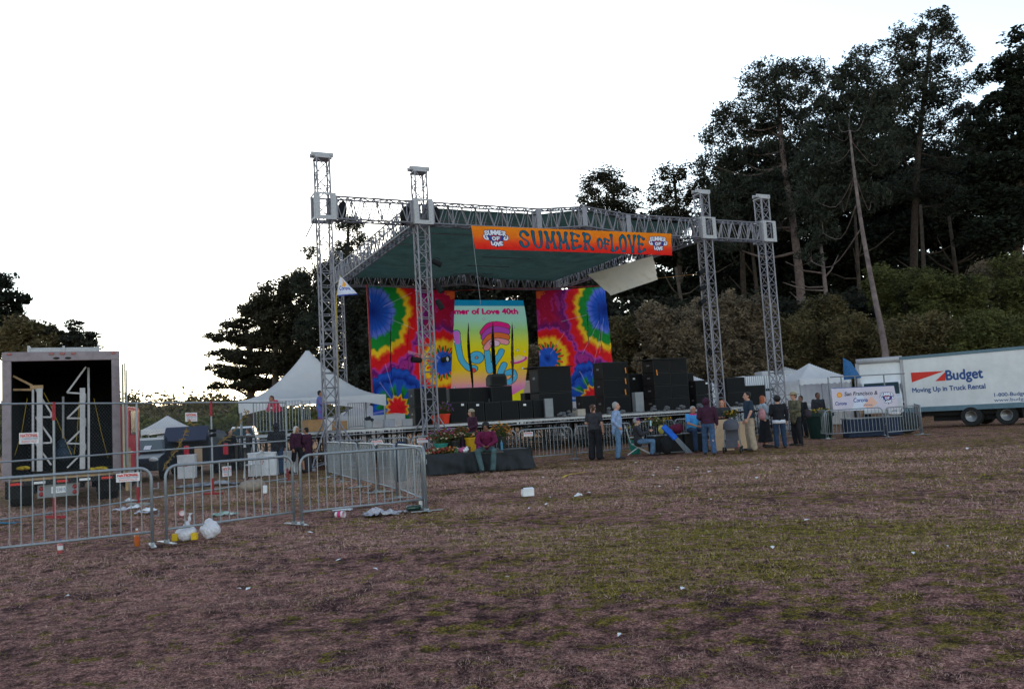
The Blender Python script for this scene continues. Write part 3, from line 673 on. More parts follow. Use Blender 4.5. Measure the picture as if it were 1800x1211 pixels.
def leaves(cent, rad, n_per, size, asp=2.2, flat=1., droop=0., shell=0.):
    """cent (k,3) clump centres, rad (k,) clump radii"""
    k = len(cent); idx = np.repeat(np.arange(k), n_per); N = len(idx)
    g = rng.normal(size=(N, 3)); g /= np.linalg.norm(g, axis=1)[:, None] + 1e-9; rr = rng.random(N) ** (1 / 3 if not shell else .2)
    P = cent[idx] + g * (rr * rad[idx])[:, None] * np.array([1, 1, flat])
    d = rng.normal(size=(N, 3)); d[:, 2] = d[:, 2] * (.5 if not droop else .3) - droop; d /= np.linalg.norm(d, axis=1)[:, None]
    e = np.cross(d, rng.normal(size=(N, 3))); e /= np.linalg.norm(e, axis=1)[:, None]
    L = size * rng.uniform(.6, 1.5, N)[:, None]; W = L / asp
    a = P - d * L / 2; c = P + d * L / 2; b = P + e * W / 2 + d * L * .05; f = P - e * W / 2 + d * L * .05
    V = np.stack([a, b, c, f], 1).reshape(-1, 3); Fc = np.arange(N * 4).reshape(N, 4); return V, Fc
def tree(name, label, cat, Y, lobes, trunk, kind='euc', bark='dark', dens=1., leaf=.34, clump=1.0, nper=58, flat=.8, droop=.0, tr_r=.45, gap=.35, group=None, branches=True, depth=1.0, asp=2.2, base=None, tdy=0.):
    """lobes [(px,py,rx,ry)] in photo pixels seen at depth Y; trunk [(px,py)...] bottom to top"""
    base = base or hx(trunk[0][0], Y); o = thing(name, label, cat, base, group=group)
    cs = []; rs = []; lc = []
    for q in lobes:
        px, py, rx, ry = q[:4]; dd = q[4] if len(q) > 4 else 1.
        yo = rng.uniform(-.5, .5) * rx / F * Y * depth; c = np.array(at_y(px, py, Y + yo)); k = Y / F; a, b_ = rx * k, ry * k
        vol = a * b_ * a * depth; n = max(6, int(dens * dd * 4.6 * vol / clump ** 3 * .55))
        g = rng.normal(size=(n, 3)); g /= np.linalg.norm(g, axis=1)[:, None]; r = rng.uniform(gap, 1, n) ** .6
        p = c + g * r[:, None] * np.array([a, a * depth, b_]); p[:, 2] = np.maximum(p[:, 2], .4)
        cs.append(p); rs.append(rng.uniform(.5, 1.25, n) * clump); lc.append((c, a, b_, p))
    C_ = np.concatenate(cs); Rd = np.concatenate(rs)
    V, Fc = leaves(C_, Rd, nper, leaf, asp, flat, droop); np_obj('crown', V, Fc, LM[kind], o, world=True)
    pts = [at_y(x, y, Y + tdy * (1 - .8 * i_ / len(trunk))) for i_, (x, y) in enumerate(trunk)]; pts[0] = Vector((pts[0].x, pts[0].y, 0)) if base is None or True else pts[0]
    sp = [Vector(p) for p in smooth_pts([tuple(p) for p in pts], 5)]; n = len(sp)
    mb = MB(); mb.tube(sp, [tr_r * (1.25 if i == 0 else 1) * (1 - .75 * i / (n - 1)) for i in range(n)], 9)
    if branches:
        for c, a, b_, p in lc:
            j = min(range(n), key=lambda i: (sp[i] - Vector(c)).length + max(0, sp[i].z - c[2] + a * .6) * 1.4); s0 = sp[j]; r0 = tr_r * (1 - .75 * j / (n - 1)) * .42
            e = Vector(c) - Vector((0, 0, b_ * .25)); mid = (s0 + e) / 2 + Vector((0, 0, -.12 * (e - s0).length * (1 if e.z > s0.z else -.5))) + Vector(rng.normal(size=3) * .25)
            pth = [Vector(q) for q in smooth_pts([tuple(s0), tuple(mid), tuple(e)], 4)]; mb.tube(pth, [r0 * (1 - .6 * i / (len(pth) - 1)) for i in range(len(pth))], 6)
            for q in p[rng.permutation(len(p))[:min(len(p), 7)]]:
                q = Vector(q); m_ = (e + q) / 2 + Vector(rng.normal(size=3) * .3); mb.tube([pth[-2], m_, q], [r0 * .35, r0 * .25, r0 * .1], 4)
    mb.build('trunk', BM[bark], o, world=True, smooth=True); return o
G1 = 'tall trees behind the stage'
# ---- right-hand wood
tree('pine_tree', 'round topped dark pine left of the other pines above the stage roof', 'tree', 92, [(1065, 325, 42, 26), (1040, 350, 26, 20), (1095, 350, 30, 24), (1062, 365, 38, 20)], [(1075, 700), (1072, 500), (1066, 340)], 'pine', dens=1.5, clump=.9, leaf=.3, group=G1)
tree('pine_tree', 'dark pine with gaps between its layered branches above the right end of the canopy', 'tree', 88, [(1185, 300, 34, 14), (1215, 318, 30, 16), (1160, 325, 26, 14), (1145, 348, 22, 12), (1195, 345, 44, 13), (1130, 362, 26, 12), (1228, 350, 20, 16), (1180, 378, 50, 16)], [(1200, 700), (1196, 520), (1192, 400), (1185, 310)], 'pine', dens=1.0, clump=.85, leaf=.3, group=G1)
tree('eucalyptus_tree', 'broad eucalyptus with a fork, rising left of the leaning trunk', 'tree', 80,
     [(1345, 128, 40, 18), (1400, 122, 46, 14), (1330, 165, 34, 22), (1385, 165, 40, 20), (1425, 150, 30, 22), (1290, 205, 38, 24), (1262, 240, 32, 22), (1340, 215, 44, 26), (1400, 215, 36, 30), (1250, 285, 26, 22), (1300, 275, 44, 24), (1360, 270, 44, 28), (1285, 330, 40, 26), (1345, 330, 44, 30), (1400, 320, 36, 30), (1310, 385, 46, 28, .8), (1370, 390, 40, 28, .8), (1290, 430, 34, 22, .6)],
     [(1418, 700), (1408, 520), (1395, 400), (1378, 290), (1368, 180), (1360, 130)], 'euc', 'pale', dens=1.9, droop=.8, clump=.95, leaf=.36, tr_r=.5, group=G1, asp=3)
tree('eucalyptus_tree', 'dense drooping eucalyptus between the forked one and the tallest crown', 'tree', 72,
     [(1500, 130, 44, 28), (1470, 175, 42, 30), (1530, 170, 40, 30), (1455, 225, 44, 34), (1510, 225, 46, 34), (1440, 285, 42, 34), (1495, 290, 46, 34), (1545, 275, 34, 34), (1430, 345, 40, 30), (1480, 350, 42, 30), (1530, 345, 36, 30, .7), (1440, 400, 36, 28, .7), (1420, 450, 30, 26, .5)],
     [(1558, 695), (1556, 620), (1535, 510), (1515, 400), (1500, 290), (1494, 230)], 'euc', 'pale', dens=1.9, droop=.9, clump=.9, leaf=.36, tr_r=.25, group=G1, asp=3, tdy=-22.)
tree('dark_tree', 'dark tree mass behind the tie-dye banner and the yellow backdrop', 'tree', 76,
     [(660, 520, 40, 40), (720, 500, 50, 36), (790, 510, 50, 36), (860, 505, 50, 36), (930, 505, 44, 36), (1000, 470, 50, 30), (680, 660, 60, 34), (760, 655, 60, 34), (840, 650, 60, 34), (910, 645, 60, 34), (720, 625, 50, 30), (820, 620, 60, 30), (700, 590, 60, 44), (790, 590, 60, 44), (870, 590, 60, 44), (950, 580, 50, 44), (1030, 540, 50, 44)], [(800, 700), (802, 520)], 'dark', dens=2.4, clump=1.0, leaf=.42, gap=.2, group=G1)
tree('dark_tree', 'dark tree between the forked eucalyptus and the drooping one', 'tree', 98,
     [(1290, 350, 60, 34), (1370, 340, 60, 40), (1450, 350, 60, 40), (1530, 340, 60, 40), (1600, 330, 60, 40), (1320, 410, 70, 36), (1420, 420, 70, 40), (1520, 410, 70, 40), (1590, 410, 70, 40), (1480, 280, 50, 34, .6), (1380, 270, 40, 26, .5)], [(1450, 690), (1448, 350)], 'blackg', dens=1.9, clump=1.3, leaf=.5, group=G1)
tree('eucalyptus_tree', 'tallest eucalyptus with an open crown at the top right of the wood', 'tree', 84,
     [(1640, 40, 36, 22), (1665, 62, 30, 18), (1610, 75, 34, 22), (1580, 62, 20, 12, .8), (1560, 85, 28, 14, .8), (1520, 90, 18, 9, .8), (1690, 95, 20, 20), (1575, 120, 36, 22), (1630, 120, 40, 26), (1600, 170, 46, 28), (1660, 165, 36, 30), (1705, 140, 26, 22, .8), (1690, 210, 38, 28, .8), (1620, 225, 46, 30, .8), (1580, 260, 36, 30, .7), (1660, 275, 44, 32, .7), (1715, 250, 30, 28, .6), (1600, 330, 44, 34, .7), (1660, 350, 44, 34, .7)],
     [(1608, 690), (1606, 480), (1612, 300), (1625, 160), (1640, 50)], 'euc', 'dark', dens=1.6, droop=.6, clump=.95, leaf=.36, tr_r=.48, group=G1, asp=2.8)
tree('cypress_tree', 'black crowned cypress cut off by the right edge of the photo', 'tree', 74,
     [(1795, 70, 22, 16), (1775, 115, 34, 18), (1740, 130, 26, 14, .8), (1800, 140, 40, 24), (1760, 185, 46, 24), (1820, 190, 40, 30), (1730, 230, 36, 22, .8), (1790, 240, 52, 30), (1755, 295, 56, 28), (1815, 300, 44, 34), (1735, 350, 50, 28, .8), (1795, 365, 54, 32), (1750, 410, 60, 30)],
     [(1790, 690), (1788, 450), (1792, 250), (1796, 90)], 'blackg', dens=2.4, clump=.95, leaf=.4, tr_r=.6, flat=.6, group=G1)
tree('cypress_tree', 'dark cypress behind the tallest eucalyptus', 'tree', 92,
     [(1700, 330, 60, 34), (1640, 400, 60, 34), (1720, 420, 60, 34), (1560, 420, 50, 34), (1680, 470, 60, 34), (1600, 480, 60, 34), (1760, 480, 60, 30), (1650, 300, 40, 30, .7), (1520, 450, 44, 34)], [(1690, 690), (1688, 450), (1680, 320)], 'blackg', dens=3.4, clump=1.3, leaf=.55, tr_r=.6, group=G1)
tree('dark_tree', 'dark bushy tree low in the wood behind the far right lattice tower', 'tree', 96,
     [(1330, 455, 60, 30), (1250, 450, 50, 28), (1400, 470, 60, 34), (1470, 440, 50, 34), (1290, 500, 60, 30), (1380, 520, 60, 30), (1460, 510, 60, 34), (1230, 400, 30, 24, .7), (1260, 360, 30, 20, .7), (1540, 520, 60, 34)], [(1340, 690), (1335, 480)], 'blackg', dens=3.2, clump=1.2, leaf=.55, group=G1)
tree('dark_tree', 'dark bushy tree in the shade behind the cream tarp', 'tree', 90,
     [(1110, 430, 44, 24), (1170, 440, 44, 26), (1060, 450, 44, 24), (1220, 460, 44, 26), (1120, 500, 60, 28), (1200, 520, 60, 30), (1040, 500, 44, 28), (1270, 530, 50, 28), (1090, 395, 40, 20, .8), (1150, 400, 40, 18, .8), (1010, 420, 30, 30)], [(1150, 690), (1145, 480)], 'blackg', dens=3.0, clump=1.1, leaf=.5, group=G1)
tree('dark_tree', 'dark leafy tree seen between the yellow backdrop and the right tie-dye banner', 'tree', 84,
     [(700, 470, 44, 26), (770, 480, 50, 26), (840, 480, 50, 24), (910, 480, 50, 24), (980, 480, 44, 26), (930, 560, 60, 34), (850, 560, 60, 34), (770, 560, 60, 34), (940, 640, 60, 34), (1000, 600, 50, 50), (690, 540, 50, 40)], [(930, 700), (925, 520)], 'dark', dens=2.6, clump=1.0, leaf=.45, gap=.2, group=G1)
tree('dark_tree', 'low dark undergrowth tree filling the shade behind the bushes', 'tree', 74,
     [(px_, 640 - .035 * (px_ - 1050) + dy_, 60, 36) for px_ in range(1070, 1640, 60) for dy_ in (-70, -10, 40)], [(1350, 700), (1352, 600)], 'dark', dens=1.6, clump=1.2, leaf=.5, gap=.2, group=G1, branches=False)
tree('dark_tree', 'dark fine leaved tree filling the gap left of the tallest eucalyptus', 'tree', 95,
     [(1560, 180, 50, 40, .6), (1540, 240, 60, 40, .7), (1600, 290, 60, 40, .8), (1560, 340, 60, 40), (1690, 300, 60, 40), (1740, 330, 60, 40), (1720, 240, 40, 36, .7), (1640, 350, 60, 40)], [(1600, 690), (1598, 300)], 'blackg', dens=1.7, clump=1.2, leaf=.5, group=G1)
tree('eucalyptus_tree', 'brown leaved eucalyptus low on the left shoulder of the wood', 'tree', 86,
     [(1262, 330, 38, 26), (1240, 290, 22, 18, .8), (1300, 300, 44, 30), (1340, 250, 44, 30, .7), (1370, 310, 50, 34), (1270, 380, 44, 30), (1410, 260, 40, 30, .8), (1330, 370, 50, 34), (1450, 320, 44, 34)], [(1310, 690), (1306, 480), (1300, 310)], 'euc', dens=1.6, droop=.7, clump=.95, leaf=.38, group=G1, asp=2.8)
for i, (px, Y, y1) in enumerate([(1465, 74, 430), (1340, 84, 400), (1250, 82, 420), (1690, 80, 380), (1640, 78, 360), (1210, 78, 470), (1525, 82, 380)]):
    t = thing('bare_trunk', ['straight grey trunk in the shade just left of the leaning trunk', 'thin dark trunk between the two right lattice towers', 'thin dark trunk rising just left of the front right lattice tower', 'dark straight trunk far right above the green bushes', 'dark trunk right of the leaning trunk', 'short dark trunk behind the cream tarp', 'dark trunk just above the foot of the leaning trunk'][i], 'tree', hx(px, Y), group='bare trunks in the wood')
    p0 = hx(px, Y); p1 = at_y(px - 22, y1, Y); m_ = (p0 + p1) / 2 + Vector((rng.uniform(-.5, .5), 0, 0)); mb = MB(); mb.tube([p0, m_, p1], [.3, .24, .14], 8)
    for k in range(5):
        s_ = p0.lerp(p1, rng.uniform(.45, .95)); e = s_ + Vector((rng.uniform(-4, 4), rng.uniform(-1, 1), rng.uniform(.5, 3))); mb.tube([s_, (s_ + e) / 2 + Vector((0, 0, -.3)), e], [.1, .07, .03], 5)
    mb.build('trunk', BM['pale' if i == 0 else 'dark'], t, world=True, smooth=True)
G2 = 'bushes below the tall trees'
bl = [(1115, 588, 60, 30, 'warm', 62, 'grey brown bush right of the right tie-dye banner'), (1180, 575, 56, 44, 'grey', 60, 'bare twiggy grey bush left of the front right lattice tower'), (1250, 560, 50, 50, 'grey', 63, 'pale grey bush behind the foot of the front right lattice tower'),
      (1312, 555, 58, 46, 'grey', 60, 'rounded grey brown bush between the two right lattice towers'), (1380, 575, 50, 52, 'warm', 62, 'brown bush behind the far right lattice tower'), (1440, 560, 54, 46, 'warm', 64, 'brown bush right of the far right lattice tower'),
      (1500, 580, 50, 50, 'warm', 60, 'olive brown bush left of the leaning trunk'), (1590, 510, 60, 50, 'green', 66, 'green leafy bush just right of the leaning trunk'), (1660, 520, 70, 60, 'green', 62, 'large green bush above the rental truck'),
      (1740, 510, 66, 60, 'grey', 68, 'greyish bush above the right end of the rental truck'), (1810, 500, 60, 70, 'green', 64, 'green bush at the right edge above the rental truck'), (1610, 590, 70, 44, 'warm', 58, 'olive bush directly behind the left end of the rental truck'), (1730, 590, 80, 40, 'green', 58, 'low green bush directly above the rental truck roof'),
      (1040, 620, 60, 60, 'grey', 64, 'grey bush hidden mostly by the right tie-dye banner'), (930, 640, 44, 60, 'grey', 66, 'grey brown bush between the yellow and right tie-dye backdrops')]
for i, (px, py, rx, ry, kd, Y, lab) in enumerate(bl):
    lob = []
    for k in range(10): lob.append((px + rng.uniform(-.8, .8) * rx, py + rng.uniform(-.55, .3) * ry, rx * rng.uniform(.3, .5), rx * rng.uniform(.25, .45), 1))
    for yy in np.arange(py + ry * .2, 680, 24):
        for k in range(3): lob.append((px + (k - 1) * rx * .6 + rng.uniform(-10, 10), yy + rng.uniform(-8, 8), rx * .42, 22, .9))
    tree('bush', lab, 'bush', Y, lob, [(px, 700), (px + 3, py + ry * .7), (px, py)], kd, dens=1.6, clump=.62, leaf=.24, tr_r=.16, gap=.3, nper=50, group=G2, asp=2.6)
# ---- left group behind the white tent
G3 = 'trees behind the white peaked tent'
tree('cypress_tree', 'flat layered cypress at the left end of the tree group behind the white tent', 'tree', 98,
     [(425, 570, 36, 9), (400, 590, 34, 10), (445, 598, 40, 12), (395, 620, 28, 8), (430, 628, 44, 12), (385, 648, 24, 8), (420, 655, 44, 11), (400, 678, 36, 8, .6), (450, 675, 40, 12), (455, 545, 36, 16), (480, 640, 40, 20)],
     [(440, 725), (440, 640), (432, 575)], 'pine', dens=2.4, clump=.8, leaf=.32, flat=.45, tr_r=.6, group=G3)
tree('eucalyptus_tree', 'rounded brown eucalyptus right of the layered cypress', 'tree', 94,
     [(480, 520, 38, 22), (520, 500, 32, 24), (455, 545, 30, 20), (500, 560, 46, 26), (540, 545, 34, 28), (480, 595, 42, 24), (530, 600, 40, 26), (500, 640, 40, 24, .8), (545, 650, 36, 24, .8)],
     [(486, 720), (484, 620), (500, 520)], 'pine', dens=2.0, clump=.85, leaf=.33, tr_r=.5, group=G3)
tree('eucalyptus_tree', 'tall ragged eucalyptus whose top shows behind the far left lattice tower', 'tree', 88,
     [(612, 395, 24, 16), (640, 420, 24, 14, .8), (545, 440, 15, 13, .8), (600, 440, 26, 20, .8), (585, 480, 34, 24), (545, 500, 34, 26), (620, 480, 36, 26), (640, 520, 34, 30), (590, 530, 44, 30), (560, 580, 44, 32), (620, 580, 40, 32), (600, 640, 44, 34), (650, 620, 40, 34), (570, 650, 40, 34), (640, 680, 40, 30)],
     [(622, 720), (618, 600), (612, 480), (612, 400)], 'euc', dens=1.9, clump=.8, leaf=.34, tr_r=.5, droop=.5, group=G3, asp=2.8)
tree('eucalyptus_tree', 'dark eucalyptus just left of the tie-dye banner behind the stage', 'tree', 80,
     [(660, 470, 34, 24), (690, 460, 30, 20), (650, 540, 34, 40), (640, 600, 36, 40), (640, 660, 34, 34), (610, 560, 30, 34, .6)], [(648, 716), (646, 600), (655, 470)], 'dark', dens=1.2, clump=.8, leaf=.34, tr_r=.4, droop=.5, group=G3)
G4 = 'dark trees behind the open box truck'
tree('conifer_tree', 'black conifer at the left edge behind the open box truck', 'tree', 52, [(10, 495, 20, 14), (25, 530, 28, 12), (0, 520, 24, 16), (40, 545, 22, 7), (0, 560, 34, 18), (-20, 600, 40, 30)], [(-12, 770), (-8, 620), (2, 500)], 'blackg', dens=2.2, clump=.5, leaf=.24, tr_r=.35, group=G4, flat=.6)
tree('dark_tree', 'olive dark tree rising over the roof of the open box truck', 'tree', 50, [(40, 580, 34, 20), (75, 590, 30, 16), (20, 605, 40, 20), (70, 615, 40, 14), (110, 605, 30, 14)], [(50, 770), (52, 650), (55, 590)], 'warm', dens=1.8, clump=.5, leaf=.22, tr_r=.3, group=G4)
tree('dark_tree', 'feathery dark tree right of the others over the open box truck', 'tree', 50, [(95, 590, 24, 12), (130, 572, 12, 10, .7), (135, 595, 24, 12), (160, 590, 14, 6, .8), (150, 606, 26, 8), (120, 620, 30, 14), (155, 640, 26, 20, .6)], [(125, 765), (124, 640), (130, 580)], 'dark', dens=1.8, clump=.42, leaf=.2, tr_r=.22, group=G4, flat=.5)
# ---- distant wooded hills on the left
def ridge(name, pts, Y, thick, m, leafm, ncl, lsize, rr, label):
    X = [hx(px, Y).x for px, _ in pts]; Zt = [at_y(px, py, Y).z for px, py in pts]; xs = np.linspace(min(X), max(X), 160)
    zt = np.interp(xs, X, Zt); V = []; n = len(xs)
    for x, z in zip(xs, zt): V += [(x, Y - thick, -.5), (x, Y - thick * .4, z * .62), (x, Y, z * .93), (x, Y + thick, z * .55), (x, Y + thick * 1.6, -.5)]
    F_ = [(i * 5 + j, i * 5 + j + 1, (i + 1) * 5 + j + 1, (i + 1) * 5 + j) for i in range(n - 1) for j in range(4)]
    o = np_obj(name, np.array(V), F_, m, smooth=True); o['kind'] = 'structure'
    x = rng.uniform(xs[0], xs[-1], ncl); t = rng.random(ncl) ** .8; z = np.interp(x, X, Zt) * (1 - t * .85) + rng.normal(size=ncl) * rr * .4 ; y = Y - thick * t * 1.05 + rng.normal(size=ncl)
    V, Fc = leaves(np.stack([x, y, z], 1), rng.uniform(.5, 1.2, ncl) * rr, 30, lsize, 1.6)
    q = np_obj('hillside_woods', V, Fc, leafm); tag(q, label, 'woods', kind='stuff')
hm = mat('wooded_hill', (.05, .045, .03), rough=1, col2=(.13, .10, .07), scale=.1)
ridge('hill', [(-400, 720), (0, 712), (120, 705), (200, 702), (245, 700), (275, 712), (300, 705), (330, 708), (365, 700), (420, 698), (480, 712), (560, 715), (700, 720), (900, 690), (1300, 660), (2100, 600)], 330, 50, hm, LM['warm'], 3400, 1.4, 4.2, 'hazy far off wooded ridge on the left horizon')
ridge('hill', [(-500, 765), (100, 745), (240, 740), (300, 736), (350, 742), (380, 745), (420, 730), (470, 726), (600, 730), (900, 700), (1300, 660), (2100, 560)], 150, 14, hm, LM['green'], 2600, .8, 1.7, 'band of brown green scrub below the far ridge')
# ---------------------------------------------------------------- vehicles, tents
m_white = mat('white_paint', (.70, .69, .71), rough=.45, var=.13, scale=.9)
m_tyre = mat('tyre_rubber', (.02, .02, .021), rough=.85); m_rim = mat('rim_steel', (.45, .45, .46), rough=.4, metal=.5)
m_dark = mat('dark_underbody', (.02, .02, .022), rough=.8); m_glass = mat('vehicle_glass', (.015, .035, .04), rough=.3, var=.2, spec=.35)
m_red = mat('red_paint', (.55, .03, .05), rough=.4); m_blue = mat('navy_lettering', (.03, .08, .25), rough=.6); m_redl = mat('red_lettering', (.65, .04, .03), rough=.6)
m_tail = mat('red_lens', (.25, .01, .02), rough=.2, spec=.6); m_lens = mat('clear_lens', (.6, .62, .65), rough=.1, spec=.7)
m_yel = mat('yellow_strap', (.62, .42, .03), rough=.7); m_wood = mat('raw_timber', (.42, .27, .15), rough=.85, var=.25, scale=7)
m_card = mat('cardboard', (.50, .34, .22), rough=.9); m_paper = mat('white_paper', (.75, .74, .76), rough=.8); m_pole = mat('weathered_pole', (.30, .31, .33), rough=.6, metal=.3)
m_grey = mat('grey_metal', (.22, .23, .25), rough=.5, metal=.4)
def wheel(parent, x, y, r, wd=.26, side=1, name='wheel'):
    """axle along local x; the outer face looks to side*x"""
    o = bpy.data.objects.new(name, None)
    mb = MB(); prof = [(r * .56, -wd / 2), (r * .93, -wd / 2), (r, -wd / 2 + .04), (r, wd / 2 - .04), (r * .93, wd / 2), (r * .56, wd / 2), (r * .56, -wd / 2)]
    mb.lathe((0, 0, 0), prof, 28); t = Matrix.Rotation(math.pi / 2, 3, 'Y')
    mb.v = [tuple(t @ Vector(v) + Vector((x, y, r))) for v in mb.v]; w_ = mb.build(name, m_tyre, parent, smooth=False)
    mb = MB(); mb.lathe((0, 0, 0), [(r * .57, wd * .42), (r * .52, wd * .44), (r * .45, wd * .12), (r * .24, wd * .05), (r * .2, wd * .3), (0, wd * .32)], 24)
    t2 = Matrix.Rotation(side * math.pi / 2, 3, 'Y'); mb.v = [tuple(t2 @ Vector(v) + Vector((x, y, r))) for v in mb.v]; rm = mb.build('rim', m_rim, w_, smooth=True); return w_
# --- open box truck, rear towards the camera
tr = thing('box_truck', 'box truck with its rear wide open, parked behind the mesh fence at the left edge', 'truck', (-11.05, 20.17, 0), R(27))
TRM = WM[tr.name]; tru, trv = TRM.to_3x3() @ Vector((1, 0, 0)), TRM.to_3x3() @ Vector((0, 1, 0))
def T(px, py, d=0.):
    p = TRM.inverted() @ on_plane(px, py, Vector((-11.05, 20.17, 0)) + trv * d, trv); return p
zt, zb = 3.74, .72
mb = MB(); L_ = 6.6
mb.b2((-1.25, .0, zb), (-1.2, L_, zt)).b2((1.2, 0, zb), (1.25, L_, zt)).b2((-1.2, .0, zt - .06), (1.2, L_, zt)).b2((-1.2, L_ - .05, zb), (1.2, L_, zt - .06))
mb.build('body', m_white, tr)
mb = MB(); mb.b2((-1.195, .1, zb - .1), (1.195, L_ - .06, zb)); mb.build('floor', m_wood, tr)
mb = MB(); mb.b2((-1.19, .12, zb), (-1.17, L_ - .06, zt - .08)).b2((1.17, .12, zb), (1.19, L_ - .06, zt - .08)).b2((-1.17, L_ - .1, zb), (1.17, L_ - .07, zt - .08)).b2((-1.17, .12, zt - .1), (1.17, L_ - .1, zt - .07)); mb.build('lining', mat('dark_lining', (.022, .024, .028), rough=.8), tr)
mb = MB(); mb.b2((-1.27, -.05, zb - .02), (-1.08, .1, zt - .2)).b2((1.08, -.05, zb - .02), (1.27, .1, zt - .2)).b2((-1.27, -.05, zt - .2), (1.27, .1, zt + .02)); mb.build('rear_frame', mat('worn_white_frame', (.26, .21, .23), rough=.6, var=.2, scale=5), tr, bevel=.012)
mb = MB(); mb.b2((-.75, .05, zt + .03), (.82, .3, zt + .09)).b2((-.75, .35, zt + .1), (.82, .42, zt + .16)); mb.b2((-.75, .03, zt + .02), (-.7, .45, zt + .18)).b2((.77, .03, zt + .02), (.82, .45, zt + .18)).b2((0, .03, zt + .02), (.05, .45, zt + .17)); mb.build('roof_rack', m_alu2, tr)
for x in (-1.12, -.24, 0, .24, 1.12):
    mb = MB(); mb.b2((x - .05, -.075, zt - .055), (x + .05, -.052, zt - .005)); mb.build('marker_light', m_tail, tr, bevel=.008)
for x in (-.13, .12):
    mb = MB(); mb.ell((x, -.06, zt - .14), (.07, .02, .028)); mb.build('vent_cap', m_dark, tr)
mb = MB(); mb.b2((-1.2, -.12, zb - .16), (1.2, .0, zb - .04)); mb.build('bumper', m_dark, tr, bevel=.01)
for k in range(5):
    mb = MB(); mb.b2((-1.1 + k * .48, -.124, zb - .125), (-.86 + k * .48, -.121, zb - .07)); mb.build('reflector', m_redl if k % 2 == 0 else m_paper, tr)
mb = MB(); mb.b2((-.55, -.02, .25), (.32, .05, .56)); q = mb.build('lamp_panel', m_grey, tr)
for x in (-.47, .24):
    for z in (.34, .47): mb = MB(); mb.lathe((0, 0, 0), [(.055, 0), (.055, .02), (.03, .035), (0, .035)], 16); mb.v = [(v[0] + x, -v[2] - .021, v[1] + z) for v in mb.v]; mb.build('tail_light', m_tail, q)
mb = MB(); mb.b2((-.26, -.03, .34), (.06, -.022, .5)); pl = mb.build('number_plate', m_paper, tr)
lettering('8T23815', TRM @ Vector((-.23, -.03, .38)), tru, Zv, .1, m_blue, pl, off=-.0, width=.27)
pl.children[0].location = (0, -.003, 0)
for s in (-1, 1):
    for yy in (1.6,): wheel(tr, s * .98, yy, .42, .5, s)
mb = MB(); mb.b2((-.45, .1, .42), (-.35, 7.5, .6)).b2((.35, .1, .42), (.45, 7.5, .6)).b2((-1.0, .3, .35), (-.6, 1.0, .6)).b2((.6, 2.3, .3), (1.1, 3.6, .62)).b2((-.95, .2, .2), (-.92, .24, .62)).b2((-1.1, L_ + .1, .4), (1.1, L_ + 2.0, 2.3)); mb.build('chassis', m_dark, tr)
for s in (-1, 1):
    mb = MB(); mb.b2((s * 1.0 - .3, 1.02, .22), (s * 1.0 + .3, 1.04, .7)); mb.build('mud_flap', m_dark, tr)
mb = MB(); a = T(207, 630); mb.b2((1.30, -.55, zb), (1.34, -.02, zt - .35)); mb.build('rear_door', mat('door_edge_metal', (.35, .33, .25), rough=.5, metal=.4), tr)
mb = MB(); mb.bar((1.37, -.3, .9), (1.37, -.3, zt - .3), .018, 6); mb.bar((1.40, -.5, .7), (1.40, -.5, zt - .5), .02, 6); mb.build('door_rod', m_steel, tr)
def frame_rack(pxs, top, bot, zz, d, label, flip):
    o = thing('storage_rack', label, 'frame rack', tuple(TRM @ Vector((T((pxs[0] + pxs[1]) / 2, bot, d).x, d, zb))), R(27), group='steel frames stored in the open truck')
    W = lambda px, py, dd=0: TRM @ T(px, py, d + dd)
    mb = MB(); a, b = W(pxs[0], bot), W(pxs[0], top)
    mb.rect(W(pxs[1], bot), W(pxs[1], top), .17, .12, up=tuple(tru)); mb.rect(a, b, .05, .05, up=tuple(tru)); mb.build('post', mat('white_frame_metal', (.50, .48, .50), rough=.5, var=.15), o, world=True)
    mb = MB()
    for k in range(len(zz) - 1):
        p, q = zz[k], zz[k + 1]; mb.rect(W(*p), W(*q), .05, .04, up=tuple(tru))
    mb.build('brace', mat('white_frame_metal', (.5, .48, .5)), o, world=True)
frame_rack((58, 70), 683, 828, [(63, 684), (90, 726), (90, 733), (63, 733), (90, 771), (90, 778), (63, 779), (90, 817)], .5, 'white steel frame with zigzag braces in the left half of the truck box', 0)
frame_rack((156, 145), 682, 824, [(151, 645), (118, 690), (150, 692), (150, 704), (118, 735), (150, 735), (150, 748), (118, 779), (150, 780), (150, 790), (118, 822)], .6, 'white steel frame with zigzag braces in the right half of the truck box', 1)
o = thing('steel_post', 'slim tall white post standing right of the zigzag frame inside the truck', 'post', tuple(TRM @ Vector((.6, .7, zb)))); mb = MB(); mb.rect(TRM @ T(156, 826, .75), TRM @ T(155.5, 646, .75), .06, .05, up=tuple(tru)); mb.rect(TRM @ T(111, 770, 1.5), TRM @ T(111, 697, 1.5), .06, .05, up=tuple(tru)); mb.build('tube', m_alu2, o, world=True)
o = thing('timber_beam', 'brown timber beam and arm resting on top of the left frame in the truck', 'timber', tuple(TRM @ T(60, 680, .5))); mb = MB(); mb.rect(TRM @ T(53, 681, .5), TRM @ T(76, 680, .5), .1, .09); mb.rect(TRM @ T(23, 661, .45), TRM @ T(57, 678, .5), .05, .05); mb.rect(TRM @ T(23, 685, .45), TRM @ T(55, 685, .5), .05, .05); mb.build('beam', m_wood, o, world=True)
sp_ = [([(77, 690), (88, 710), (108, 757), (126, 800)], 'yellow ratchet strap running down beside the left frame in the truck'), ([(139, 705), (136, 760), (130, 798)], 'wide yellow strap against the right frame in the truck'), ([(165, 700), (178, 760), (190, 805)], 'thin yellow strap at the right wall inside the truck'), ([(48, 700), (38, 760), (26, 800)], 'thin yellow strap at the left wall inside the truck')]
